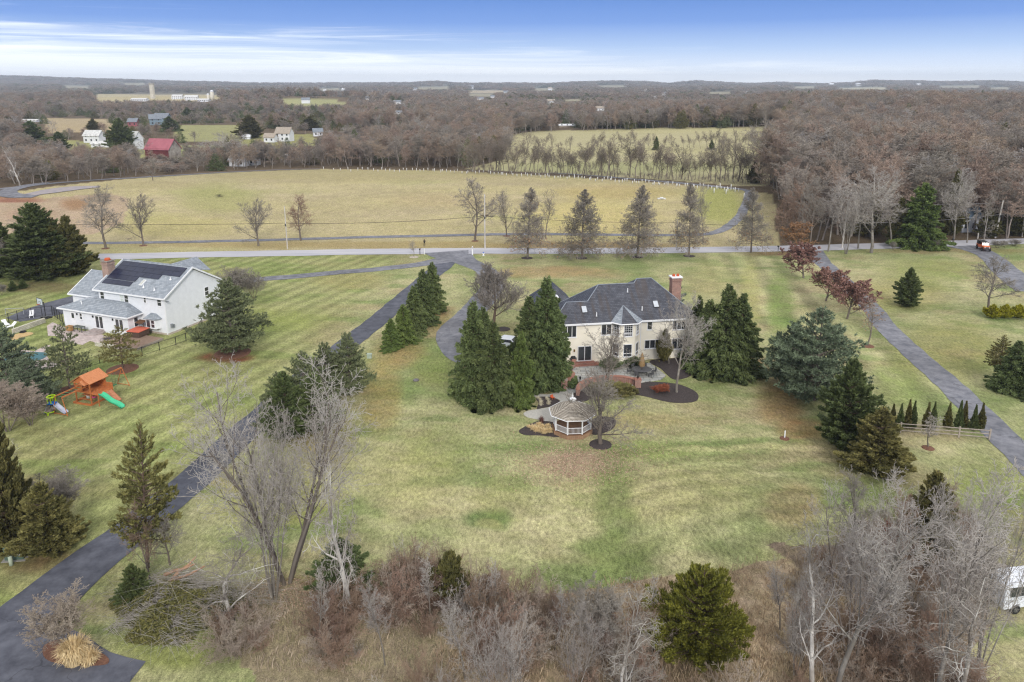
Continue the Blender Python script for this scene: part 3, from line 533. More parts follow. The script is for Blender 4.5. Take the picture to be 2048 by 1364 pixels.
def conifer_mesh(key, seed, kind, n, m, trunkm):
    """unit height needle crown + trunk"""
    rg = np.random.default_rng(seed); k = Kind()
    c = dict(spruce=dict(nb=230, z0=.03, pw=.72, rad=.24, droop=-.22, up=0., bl=.034, bw=.26, lat=.42, trunk=.013, j=.27),
             cedar=dict(nb=230, z0=.04, pw=.66, rad=.26, droop=.25, up=.5, bl=.032, bw=.26, lat=.35, trunk=.014, j=.26),
             openced=dict(nb=120, z0=.22, pw=.8, rad=.27, droop=.15, up=.4, bl=.028, bw=.28, lat=.40, trunk=.015, j=.30),
             pine=dict(nb=95, z0=.08, pw=.62, rad=.36, droop=.18, up=.3, bl=.042, bw=.16, lat=.40, trunk=.018, j=.24),
             thinpine=dict(nb=55, z0=.16, pw=.62, rad=.32, droop=.12, up=.3, bl=.042, bw=.15, lat=.40, trunk=.016, j=.26),
             arbor=dict(nb=170, z0=.0, pw=.8, rad=.135, droop=.7, up=1.4, bl=.06, bw=.30, lat=.25, trunk=.012, j=.08),
             atlas=dict(nb=46, z0=.12, pw=.7, rad=.42, droop=.0, up=.2, bl=.03, bw=.35, lat=.34, trunk=.018, j=.2),
             dome=dict(nb=240, z0=.02, pw=.32, rad=.5, droop=.35, up=.6, bl=.034, bw=.26, lat=.4, trunk=.02, j=.2),
             bush=dict(nb=160, z0=.0, pw=.42, rad=.62, droop=.7, up=.9, bl=.10, bw=.35, lat=.5, trunk=.02, j=.12))[kind]
    nb = c['nb']; zb = c['z0'] + (.985 - c['z0']) * (np.arange(nb) / nb) ** 1.05; zz = (zb - c['z0']) / (1 - c['z0'])
    az = np.arange(nb) * 2.39996 + rg.normal(0, .25, nb)
    prof = (1 - zz) ** c['pw']
    if kind in ('pine', 'thinpine', 'cedar', 'openced', 'bush'): prof = prof * np.minimum(1, .55 + zz * 2.6)
    if kind == 'arbor': prof = prof * np.minimum(1, .75 + zz * 2)
    L = c['rad'] * prof * (1 + rg.normal(0, c['j'], nb)).clip(.45, 1.4) * (1 + .22 * np.sin(az * 2 + seed) * np.sin(zz * 9 + seed)) + .012
    el = c['droop'] * (.35 + .65 * (1 - zz)) if c['droop'] < 0 else np.full(nb, c['droop']); el = el + zz ** 2 * .7
    D = np.stack([np.cos(az) * np.cos(el), np.sin(az) * np.cos(el), np.sin(el)], 1)
    base = np.stack([0 * zb, 0 * zb, zb - (L * np.sin(el)).clip(0, None) * .8], 1)
    base[:, 2] = np.maximum(base[:, 2], .01)
    w_ = L ** (1.45 if kind != 'arbor' else 1.1); w_ /= w_.sum()
    if kind in ('pine', 'thinpine'):
        nt_ = n // 9; s = rg.choice(nb, nt_, p=w_); t = rg.random(nt_) ** .6 * .85 + .2
        lat = np.cross(D[s], [0, 0, 1.]); lat /= np.linalg.norm(lat, axis=1)[:, None] + 1e-9
        o = base[s] + D[s] * (L[s] * t)[:, None] + lat * (rg.normal(0, 1, nt_) * c['lat'] * L[s] * .5)[:, None] + rg.normal(0, .008, (nt_, 3)); o[:, 2] += .015
        ctr = np.repeat(o, 9, 0); sp = np.repeat(s, 9); N_ = len(ctr)
        d = rg.normal(0, 1, (N_, 3)) + D[sp] * .8 + [0, 0, .7]; d /= np.linalg.norm(d, axis=1)[:, None]
        v = np.repeat(rg.random(nt_), 9) * .6 + rg.random(N_) * .4
    else:
        s = rg.choice(nb, n, p=w_); t = rg.random(n) ** .55 * .85 + .18
        lat = np.cross(D[s], [0, 0, 1.]); lat /= np.linalg.norm(lat, axis=1)[:, None] + 1e-9
        side = rg.normal(0, 1, n); ctr = base[s] + D[s] * (L[s] * t)[:, None] + lat * (side * c['lat'] * L[s] * .5 * (1.15 - t))[:, None]
        ctr[:, 2] += rg.normal(0, .008, n) - (np.abs(side) * .01 if kind == 'spruce' else 0)
        d = D[s] * .8 + lat * np.sign(side)[:, None] * .45 + rg.normal(0, .35, (n, 3)) + [0, 0, c['up'] - (.15 if kind == 'spruce' else 0)]; d /= np.linalg.norm(d, axis=1)[:, None]
        br = rg.random(nb); v = br[s] * .55 + rg.random(n) * .45; N_ = n
    bl = c['bl'] * rg.uniform(.55, 1.25, (N_, 1)) * (.75 if kind != 'arbor' else .8); e2 = np.cross(d, rg.normal(0, 1, (N_, 3))); e2 /= np.linalg.norm(e2, axis=1)[:, None]
    bw = bl * c['bw']; V = np.stack([ctr - d * bl * .5, ctr + e2 * bw + d * bl * .1, ctr + d * bl, ctr - e2 * bw + d * bl * .1], 1)
    V[..., 2] = np.maximum(V[..., 2], .002)
    k.rad = float(np.percentile(np.hypot(V[:, :, 0], V[:, :, 1]), 96)); zmax = V[..., 2].max(); V = V.reshape(-1, 3); V[:, 2] /= zmax
    cm_ = me_np(key + '_crown', V, np.arange(N_ * 4).reshape(-1, 4), m, att=v)
    q = np.array([[0, 0, -.02], [0, 0, .35], [0, 0, .7]]); q2 = np.array([[0, 0, .35], [0, 0, .7], [0, 0, .97]]); tr = c['trunk']
    A = np.concatenate([q, base]); B = np.concatenate([q2, base + D * L[:, None] * .8]); ra = np.r_[tr, tr * .68, tr * .36, L * .018 + .0012]; rb = np.r_[tr * .68, tr * .36, tr * .05, np.full(nb, .0008)]
    TV, TF = tubes(A, B, ra, rb, 5); k.parts = [('trunk', me_np(key + '_trunk', TV, TF, trunkm, smooth=True)), ('crown', cm_)]
    KINDS[key] = k; return k
def tree_at(key, name, label, cat, loc, h, rad, rz=None, group=None, lean=(0, 0)):
    k = KINDS[key]; o = thing(name, label, cat, loc, 0, group); sxy = rad / k.rad
    o.scale = (sxy, sxy, h); o.rotation_euler = (lean[0], lean[1], random.random() * 6.28 if rz is None else rz)
    for nm, me in k.parts: link(bpy.data.objects.new(nm, me), o)
    return o
def tree(key, px, py, top, hw, name, label, cat=None, group=None, rz=None, lean=(0, 0), sink=0.0):
    """tree whose foot stands at pixel (px,py) of the photograph, whose tip reaches row top and half width is hw px"""
    x, y, z = P(px, py); h = max(top_z(x, y, top) - z, .3); zc = proj(x, y, z + h * .5)[2]
    return tree_at(key, name, label, cat or name.replace('_', ' '), (x, y, z - sink), h, hw * zc / FP, rz, group, lean)
# materials
bk_grey = mat('bark_grey', srgb(98, 88, 80), srgb(128, 120, 112), 5, .95, .5, rnd=.12, stretch=(1, 1, .3))
bk_brown = mat('bark_brown', srgb(84, 70, 60), srgb(116, 100, 88), 5, .95, .5, rnd=.12, stretch=(1, 1, .3))
bk_pale = mat('bark_pale', srgb(122, 116, 108), srgb(188, 184, 176), 2.6, .95, .3, rnd=.08, lo=.48, hi=.6)
bk_white = mat('bark_white', srgb(128, 120, 112), srgb(212, 208, 200), 2.4, .95, .3, lo=.44, hi=.56)
tw_grey = mat('twig_grey', srgb(130, 123, 114), srgb(158, 151, 142), 3, .95, rnd=.15)
tw_brown = mat('twig_brown', srgb(134, 112, 96), srgb(160, 137, 119), 3, .95, rnd=.18)
tw_pale = mat('twig_pale', srgb(150, 142, 136), srgb(186, 180, 172), 3, .95, rnd=.12)
tw_mauve = mat('twig_mauve', srgb(152, 137, 124), srgb(180, 167, 152), 3, .95, rnd=.12)
tw_red = mat('twig_red', srgb(138, 76, 56), srgb(170, 104, 76), 3, .95, rnd=.12)
lf_oak = mat('leaf_rust', srgb(122, 90, 82), srgb(160, 122, 110), 3, .8, attr=True, rnd=.1)
lf_brown = mat('leaf_brown', srgb(132, 98, 66), srgb(170, 132, 92), 3, .8, attr=True, rnd=.1)
fo_spruce = mat('needles_spruce', srgb(62, 76, 44), srgb(116, 128, 78), 3, .75, attr=True, rnd=.14)
fo_bright = mat('needles_bright', srgb(70, 86, 42), srgb(118, 134, 70), 3, .75, attr=True, rnd=.12)
fo_cedar = mat('needles_cedar', srgb(72, 74, 42), srgb(124, 118, 68), 3, .8, attr=True, rnd=.14)
fo_olive = mat('needles_olive', srgb(86, 86, 48), srgb(138, 131, 78), 3, .8, attr=True, rnd=.14)
fo_pine = mat('needles_pine', srgb(80, 92, 72), srgb(130, 143, 114), 3, .75, attr=True, rnd=.10)
fo_pine2 = mat('needles_pine_green', srgb(76, 86, 58), srgb(132, 138, 100), 3, .75, attr=True, rnd=.10)
fo_moss = mat('needles_moss', srgb(80, 85, 30), srgb(134, 134, 52), 3, .8, attr=True, rnd=.10)
fo_gold = mat('needles_gold', srgb(112, 112, 22), srgb(176, 168, 48), 3, .8, attr=True, rnd=.10)
fo_atlas = mat('needles_atlas', srgb(76, 88, 76), srgb(118, 128, 112), 3, .8, attr=True, rnd=.10)
fo_laurel = mat('leaf_laurel', srgb(62, 76, 46), srgb(128, 138, 98), 3, .6, attr=True, rnd=.10)
# kinds
for i in range(3): conifer_mesh(f'spruce{i}', 11 + i, 'spruce', 34000, (fo_spruce, fo_spruce, fo_bright)[i], bk_brown)
for i in range(2): conifer_mesh(f'rowspruce{i}', 51 + i, 'spruce', 30000, (fo_bright, fo_spruce)[i], bk_brown)
for i in range(3): conifer_mesh(f'cedar{i}', 21 + i, 'cedar', 40000, (fo_cedar, fo_spruce, fo_olive)[i], bk_brown)
conifer_mesh('mosscedar', 27, 'dome', 52000, fo_moss, bk_brown); conifer_mesh('openced', 28, 'openced', 7500, fo_olive, bk_brown)
for i in range(2): conifer_mesh(f'pine{i}', 31 + i, 'pine', 30000, (fo_pine, fo_pine2)[i], bk_grey)
conifer_mesh('thinpine', 35, 'thinpine', 10000, fo_pine2, bk_grey); conifer_mesh('thinpine_y', 36, 'thinpine', 9000, fo_olive, bk_brown)
for i in range(2): conifer_mesh(f'arbor{i}', 41 + i, 'arbor', 5000, (fo_spruce, fo_cedar)[i], bk_brown)
conifer_mesh('atlas', 45, 'atlas', 6000, fo_atlas, bk_grey)
conifer_mesh('goldbush', 46, 'bush', 5000, fo_gold, bk_brown); conifer_mesh('laurel', 47, 'bush', 4000, fo_laurel, bk_brown); conifer_mesh('mossbush', 48, 'bush', 9000, fo_cedar, bk_brown)
bare_kind('round0', 'round', 3, bk_grey, tw_grey, minr=.0016); bare_kind('round1', 'round', 4, bk_grey, tw_brown, minr=.0016); bare_kind('round2', 'round', 9, bk_pale, tw_pale, 1.05)
bare_kind('vase0', 'vase', 31, bk_grey, tw_grey, .95, minr=.0016); bare_kind('vase1', 'vase', 6, bk_grey, tw_grey, .9, minr=.0015)
bare_kind('pin0', 'pin', 7, bk_grey, tw_grey, 1.1, minr=.0011, leafmat=lf_brown, leafn=900, leafs=.008, low=True)
bare_kind('pin1', 'pin', 8, bk_grey, tw_grey, 1.2, minr=.0012, leafmat=lf_brown, leafn=600, leafs=.008, low=True)
bare_kind('tall0', 'tall', 10, bk_grey, tw_grey); bare_kind('tall1', 'tall', 12, bk_pale, tw_pale)
bare_kind('multi0', 'multi', 13, bk_grey, tw_pale, 1.0, minr=.0008); bare_kind('multi1', 'multi', 14, bk_pale, tw_pale, .9, minr=.0008)
bare_kind('dead0', 'dead', 15, bk_white, tw_pale, 1.0, tl=2); bare_kind('dead1', 'dead', 16, bk_white, tw_grey, 1.1, tl=2, minr=.001)
bare_kind('fan0', 'fan', 17, bk_brown, tw_grey, 1.1, minr=.0016)
bare_kind('redoak0', 'vase', 18, bk_grey, tw_brown, .9, leafmat=lf_oak, leafn=15000, leafs=.017, lmax=1.1); bare_kind('brownoak', 'round', 19, bk_brown, tw_brown, 1, leafmat=lf_brown, leafn=5000, leafs=.014, lmax=.95)
bare_kind('sapling', 'tall', 20, bk_pale, tw_pale, .7, minr=.0022); bare_kind('sapleaf', 'tall', 20, bk_grey, tw_grey, .8, minr=.0012, leafmat=lf_brown, leafn=260, leafs=.012, low=True)
bare_kind('shrubm', 'multi', 22, bk_grey, tw_mauve, 1.1, minr=.002, tl=0); bare_kind('shrubg', 'multi', 23, bk_brown, tw_grey, 1.1, minr=.002, tl=0); bare_kind('shrubr', 'multi', 24, tw_red, tw_red, 1.2, minr=.004, tl=0)
# ---------------------------------------------------------------- named trees of the photograph
T = tree
# conifers round the cream house
T('spruce0', 948, 796, 598, 52, 'spruce_tree', 'tall dark green spruce on the outer left of the clump beside the house driveway')
T('spruce1', 986, 806, 640, 52, 'spruce_tree', 'spruce with bluish lower boughs in the front middle of the left clump')
T('spruce2', 1042, 806, 658, 34, 'spruce_tree', 'slimmer yellow-green spruce nearest the little mulch bed of pale tufts')
T('spruce1', 968, 770, 612, 40, 'spruce_tree', 'spruce tucked behind the front spruces of the left clump')
T('spruce0', 1092, 772, 548, 54, 'spruce_tree', 'tallest pointed dark spruce hiding the left end of the cream house')
T('spruce1', 1058, 768, 590, 52, 'spruce_tree', 'broad dark spruce left of the tallest one beside the cream house')
T('spruce0', 1110, 768, 606, 42, 'spruce_tree', 'spruce touching the cream wall left of the glass patio door')
T('spruce0', 1412, 742, 596, 46, 'spruce_tree', 'dark spruce standing close to the right end of the cream house')
T('spruce1', 1447, 750, 566, 56, 'spruce_tree', 'tallest middle spruce of the pair group right of the cream house')
T('spruce1', 1476, 752, 584, 50, 'spruce_tree', 'outer dark spruce furthest from the cream house wall on its right side')
T('spruce0', 1392, 720, 588, 30, 'spruce_tree', 'narrow spruce behind the others at the cream house corner')
# the row between the drives
for (px, py, tp, hw, k, lb) in [(783, 698, 636, 23, 'rowspruce0', 'shortest light green spruce at the near end of the slanting row'), (808, 684, 608, 28, 'rowspruce0', 'second spruce from the near end of the slanting row'),
        (829, 666, 570, 30, 'rowspruce1', 'middle spruce of the slanting row between two driveways'), (848, 648, 536, 30, 'rowspruce1', 'tall dark fourth spruce in the slanting row between driveways'), (866, 624, 522, 28, 'rowspruce1', 'furthest and tallest spruce of the slanting row by the driveway fork')]:
    T(k, px, py, tp, hw, 'spruce_tree', lb, group='row of spruces between the driveways')
# right side
T('pine0', 1628, 800, 610, 96, 'pine_tree', 'big round blue-green pine on the right lawn'); T('pine0', 1580, 770, 640, 60, 'pine_tree', 'left lobe pine leaning out of the big blue-green one')
T('cedar1', 1690, 892, 712, 66, 'juniper_tree', 'dark green cone-shaped evergreen in front of the blue-green pine')
T('cedar2', 1752, 945, 812, 68, 'juniper_tree', 'bushy olive-brown juniper below the dark cone evergreen')
T('cedar2', 1850, 1120, 938, 66, 'juniper_tree', 'olive juniper wrapped in bare branches near the green cabinet')
T('cedar1', 1814, 612, 533, 29, 'juniper_tree', 'lone dark green cone-shaped tree standing on the open right lawn')
T('openced', 1996, 752, 668, 30, 'spruce_tree', 'thin open spruce at the right edge beside a denser one'); T('spruce1', 2024, 782, 680, 44, 'spruce_tree', 'dense dark spruce cut by the right edge of the view'); T('spruce0', 2052, 800, 770, 14, 'spruce_tree', 'small spruce tip at the very right edge below the dense spruce')
for i, (px, hw, lb) in enumerate([(1984, 18, 'first golden-green clipped shrub under the bare lawn tree'), (2010, 17, 'middle golden-green clipped shrub of three'), (2036, 19, 'outermost golden-green clipped shrub of three at the right edge')]):
    T('goldbush', px, 636, 607, hw, 'clipped_shrub', lb, 'shrub', 'golden-green shrubs under the bare tree')
AR = [(1763, 808, 858), (1783, 806, 852), (1798, 805, 858), (1814, 797, 856), (1824, 800, 857), (1852, 803, 858), (1864, 802, 857), (1894, 804, 856), (1916, 799, 857), (1926, 800, 854), (1946, 808, 860), (1960, 804, 858)]
ON = ['first', 'second', 'third', 'fourth', 'fifth', 'sixth', 'seventh', 'eighth', 'ninth', 'tenth', 'eleventh', 'twelfth']
for i, (px, tp, by) in enumerate(AR): T(f'arbor{i % 2}', px, by, tp, 8.5, 'arborvitae', f'{ON[i]} narrow cone evergreen from the pine end of the row behind the rail fence', 'evergreen shrub', 'cone evergreens along the rail fence')
# left side
T('cedar1', 84, 556, 402, 76, 'juniper_tree', 'huge dark green juniper filling the left edge beyond the white house'); T('cedar0', 146, 549, 428, 40, 'juniper_tree', 'shorter brown-green juniper joined to the right of the huge one'); T('cedar1', 10, 552, 438, 50, 'juniper_tree', 'dark juniper at the left edge partly behind the huge one')
T('cedar0', 118, 552, 434, 44, 'juniper_tree', 'juniper with two tips between the huge one and the shorter one')
T('shrubg', -4, 560, 470, 30, 'bare_shrub', 'pale grey leafless shrub at the far left edge by the dark junipers', 'shrub')
T('cedar1', 26, 582, 560, 9, 'small_evergreen', 'small cone evergreen standing alone on the lawn under the huge juniper', 'evergreen shrub'); T('cedar1', 46, 577, 557, 9, 'small_evergreen', 'small cone evergreen just right of its twin near the juniper', 'evergreen shrub')
T('shrubg', 4, 590, 566, 11, 'bare_shrub', 'low grey shrub left of two small cone evergreens', 'shrub')
T('pine1', 466, 706, 553, 74, 'pine_tree', 'full dark green pine covering the right wall of the white house')
T('thinpine', 140, 778, 642, 46, 'pine_tree', 'loose grey-green pine behind the wooden playset'); T('thinpine_y', 246, 737, 648, 42, 'pine_tree', 'thin yellow-green pine by the hot tub deck')
T('pine0', 20, 792, 645, 66, 'pine_tree', 'large dark pine at the left edge beside the pool paving'); T('pine0', 62, 812, 712, 52, 'pine_tree', 'lower dark pine behind the small plastic climber')
T('shrubm', 16, 862, 752, 62, 'bare_shrub', 'big mauve-grey twiggy shrub at the left edge near the climber', 'shrub'); T('shrubm', 62, 850, 790, 44, 'bare_shrub', 'lower mauve-grey twiggy shrub right of the big one', 'shrub')
T('cedar2', 100, 1104, 962, 66, 'juniper_tree', 'wide olive juniper leaning over the verge above the green box'); T('cedar0', 22, 1098, 800, 54, 'juniper_tree', 'tall brown-green juniper at the left edge with bare white boughs')
T('dead1', -10, 1060, 840, 100, 'dead_tree', 'dead tree with white boughs reaching in from the left edge', 'bare tree'); T('shrubg', 120, 1040, 940, 60, 'bare_shrub', 'tan leafless shrub behind the wide olive juniper', 'shrub')
T('openced', 296, 1135, 842, 70, 'juniper_tree', 'tall open juniper leaning over the long driveway', lean=(0, -.06))
T('cedar1', 272, 1206, 1126, 36, 'juniper_tree', 'small dark cone evergreen left of the brush pile'); T('cedar1', 684, 1178, 1074, 62, 'juniper_tree', 'dark green evergreen behind the white-limbed dead tree')
T('round1', 300, 1160, 1000, 40, 'bare_tree', 'small brown sapling tangle at the foot of the open juniper')
for (px, py, tp, hw, k, lb) in [(700, 790, 662, 50, 'pine1', 'right pine of the clump on the long driveway'), (655, 800, 682, 50, 'pine1', 'tall middle pine of the clump on the long driveway'), (612, 830, 700, 54, 'pine1', 'dark pine left of the middle in the driveway clump'), (574, 872, 740, 52, 'cedar1', 'lowest dark evergreen of the driveway clump behind bare twigs'), (630, 858, 744, 50, 'cedar1', 'dark evergreen in front of the driveway pines'), (560, 836, 742, 40, 'pine1', 'leftmost low pine of the driveway clump')]:
    T(k, px, py, tp, hw, 'pine_tree', lb, group='evergreen clump on the long driveway')
T('mosscedar', 1398, 1296, 1134, 102, 'juniper_tree', 'bright moss-green juniper in the tall dry grass at the bottom'); 
T('mossbush', 900, 1200, 1098, 40, 'evergreen_bush', 'dark reddish evergreen bush in the thicket below the lawn', 'shrub')
# bare trees
T('multi0', 572, 1162, 700, 200, 'bare_tree', 'big many-stemmed leafless tree in front of the long driveway', rz=.4); T('multi1', 548, 1196, 790, 110, 'bare_tree', 'slim straight leafless tree just left of the many-stemmed one')
T('dead0', 704, 1230, 880, 110, 'dead_tree', 'dead grey tree with broken white limbs at the thicket edge', 'bare tree'); T('dead1', 470, 1250, 1040, 110, 'dead_tree', 'low dead tree with long white limbs over the brush pile', 'bare tree')
T('round0', 340, 1130, 1010, 50, 'bare_tree', 'small leaning pale-stemmed tree beside the brush pile', lean=(0, .25)); T('shrubm', 135, 1296, 1182, 62, 'bare_shrub', 'pinkish leafless shrub in the bed at the driveway fork', 'shrub')
T('fan0', 986, 652, 524, 66, 'bare_tree', 'fan-shaped leafless tree by the bend of the house driveway', rz=2.0)
T('vase0', 1201, 889, 738, 98, 'bare_tree', 'leafless tree in a round mulch ring beside the gazebo'); T('vase1', 1212, 775, 644, 62, 'bare_tree', 'slender leafless tree on the patio in front of the bay window', rz=1)
T('round2', 1353, 785, 575, 58, 'bare_tree', 'white-footed leafless tree in the mulch before the right windows', rz=1.2); T('sapling', 1338, 728, 650, 24, 'bare_tree', 'small leafless tree close to the cream wall')
T('mossbush', 1328, 724, 655, 16, 'evergreen_bush', 'round grey-green shrub in front of the lower windows', 'shrub')
T('laurel', 1222, 738, 712, 24, 'evergreen_bush', 'pale green broad-leaved bush below the bay window', 'shrub'); T('laurel', 1270, 734, 712, 24, 'evergreen_bush', 'broad-leaved bush behind the folded parasol', 'shrub'); T('laurel', 1372, 722, 700, 18, 'evergreen_bush', 'dark bush at the foot of the right wall', 'shrub')
T('atlas', 1345, 690, 556, 46, 'cedar_tree', 'blue-grey cedar with flat boughs behind the brick chimney')
T('redoak0', 1607, 556, 488, 40, 'oak_tree', 'red-leaved oak furthest up the right driveway', group='red-leaved oaks along the right driveway'); T('redoak0', 1652, 602, 534, 40, 'oak_tree', 'middle red-leaved oak beside the right driveway', group='red-leaved oaks along the right driveway'); T('redoak0', 1694, 638, 558, 46, 'oak_tree', 'nearest and largest red-leaved oak beside the right driveway', group='red-leaved oaks along the right driveway')
T('sapleaf', 1735, 692, 602, 42, 'bare_tree', 'young nearly bare tree with a few brown leaves on the driveway verge'); T('sapling', 1856, 895, 822, 36, 'bare_tree', 'small white-stemmed leafless tree before the rail fence')
T('round0', 1976, 618, 510, 62, 'bare_tree', 'spreading leafless tree above the golden-green shrubs', rz=.5)
T('shrubg', 470, 604, 530, 42, 'bare_shrub', 'rounded grey-brown leafless shrub behind the white house gable', 'shrub'); T('shrubg', 508, 598, 540, 24, 'bare_shrub', 'smaller rounded leafless shrub right of the gable shrub', 'shrub')
T('sapling', 828, 514, 480, 16, 'bare_tree', 'tiny leafless ornamental tree in a pale ring by the road')
for (px, py, tp, hw, k, lb) in [(1055, 516, 374, 46, 'pin0', 'leafless oak nearest the driveway mouth with brown lower leaves'), (1164, 516, 376, 52, 'pin1', 'broad oval leafless oak, second along the road'), (1275, 514, 368, 48, 'pin1', 'third leafless oak along the road with spreading low boughs'), (1378, 512, 364, 38, 'pin0', 'fourth slim leafless oak along the road'), (1502, 505, 374, 38, 'pin0', 'greenish leafless oak at the woodland corner of the road')]:
    T(k, px, py, tp, hw, 'oak_tree', lb, group='leafless oaks along the near side of the road')
for (px, py, tp, hw, k, lb) in [(950, 482, 353, 56, 'round0', 'large leafless tree left of the utility pole'), (1013, 472, 377, 28, 'vase1', 'vase-shaped leafless tree right of the utility pole'), (1092, 478, 376, 28, 'tall0', 'slim leafless tree between two roadside oaks'), (1406, 488, 362, 26, 'tall0', 'slim leafless tree behind the fourth roadside oak'),
        (212, 497, 368, 56, 'round0', 'broad leafless tree behind the white house chimney'), (287, 491, 383, 42, 'vase0', 'vase-shaped reddish tree right of the broad one'), (517, 492, 394, 46, 'vase0', 'fan-crowned leafless tree between the house and the walker'), (602, 481, 388, 42, 'round1', 'round twisted leafless tree left of the walker'), (306, 361, 312, 20, 'vase1', 'solitary mauve leafless tree on the edge of the straw field'), (62, 520, 420, 30, 'tall0', 'leafless tree showing over the huge juniper')]:
    T(k, px, py, tp, hw, 'bare_tree', lb, group='leafless trees along the far side of the road')
# edge of the right-hand woods
for (px, py, tp, hw, k, lb) in [(1620, 505, 352, 40, 'tall0', 'grey trunk tree at the left start of the roadside wood'), (1656, 503, 330, 46, 'tall1', 'forked pale-barked tree left of the leaning pole'), (1692, 508, 372, 36, 'multi1', 'clump of leaning stems on the near verge of the road'), (1742, 506, 330, 76, 'round2', 'wide pale-limbed tree over the road left of the spruce'), (1716, 498, 338, 44, 'tall1', 'straight pale tree behind the leaning pole'),
        (1782, 492, 350, 40, 'tall1', 'pale tree half hidden by the roadside spruce'), (1906, 487, 340, 40, 'round2', 'twisted white-barked tree right of the spruce'), (1934, 486, 352, 34, 'tall1', 'tall pale tree near the white mailbox'), (1968, 482, 372, 26, 'dead1', 'short broken tree near the right pole'), (2012, 478, 330, 40, 'tall0', 'tall brown-trunked tree beside the right pole'), (2044, 474, 340, 36, 'tall1', 'pale tree at the right edge of the road'), (1600, 486, 360, 44, 'round1', 'brown twiggy tree at the corner of the wood'), (1570, 478, 382, 40, 'round1', 'low brown tree beside the path bend')]:
    T(k, px, py, tp, hw, 'bare_tree', lb, group='edge of the roadside wood')
T('brownoak', 1584, 508, 436, 38, 'oak_tree', 'orange-brown leaved oak at the left of the roadside wood')
T('spruce2', 1836, 494, 362, 50, 'spruce_tree', 'big solitary spruce on the verge of the road before the wood'); T('cedar0', 1794, 488, 392, 26, 'juniper_tree', 'dark evergreen just left of the big roadside spruce')
T('cedar0', 1900, 470, 336, 24, 'juniper_tree', 'olive evergreen rising from the wood right of the spruce'); T('cedar0', 2030, 470, 400, 28, 'juniper_tree', 'dark evergreen in the wood near the right edge'); T('cedar0', 1975, 474, 420, 24, 'juniper_tree', 'low dark evergreen left of the right pole'); T('cedar0', 1812, 420, 330, 22, 'juniper_tree', 'olive evergreen in the wood above the spruce')
for (px, py, tp, hw, lb) in [(1866, 498, 472, 14, 'low bare shrub under the roadside spruce'), (1786, 500, 482, 8, 'tiny bare shrub left of the roadside spruce'), (1994, 496, 480, 14, 'domed leafless shrub beside the orange vehicle'), (2008, 494, 480, 9, 'small domed leafless shrub, middle of three'), (2030, 492, 478, 14, 'domed leafless shrub nearest the right edge')]:
    T('shrubg', px, py, tp, hw, 'bare_shrub', lb, 'shrub')
# bottom right tangle
for (px, py, tp, hw, k, lb) in [(1664, 1420, 885, 150, 'tall1', 'tall grey tree first from the left among the bottom right trees'), (1700, 1330, 930, 110, 'multi0', 'fine-twigged many-stemmed tree behind the first pale one'), (1860, 1440, 910, 130, 'tall1', 'tall pale-limbed tree in the middle of the bottom right trees'), (1880, 1330, 940, 90, 'multi1', 'grey many-stemmed tree in front of the olive juniper'), (1958, 1345, 930, 100, 'multi1', 'mottled pale tree with spreading stems near the white van'),
        (1905, 1460, 1120, 150, 'dead1', 'low tree with arching white limbs at the bottom right'), (1620, 1400, 1080, 120, 'dead0', 'low tree with white arching limbs left of the bottom right trees'), (1760, 1220, 980, 70, 'round1', 'brown twiggy tree behind the pale ones'), (1690, 1180, 940, 80, 'round0', 'grey leafless tree at the back of the bottom right group'),
        (1010, 1470, 1190, 90, 'multi1', 'pale many-stemmed tree rising from the bottom middle'), (1250, 1440, 1170, 110, 'dead1', 'white-limbed low tree at the bottom middle'), (1190, 1300, 1160, 60, 'shrubg', 'grey leafless shrub tree at the meadow edge')]:
    T(k, px, py, tp, hw, 'bare_tree', lb, 'bare tree')
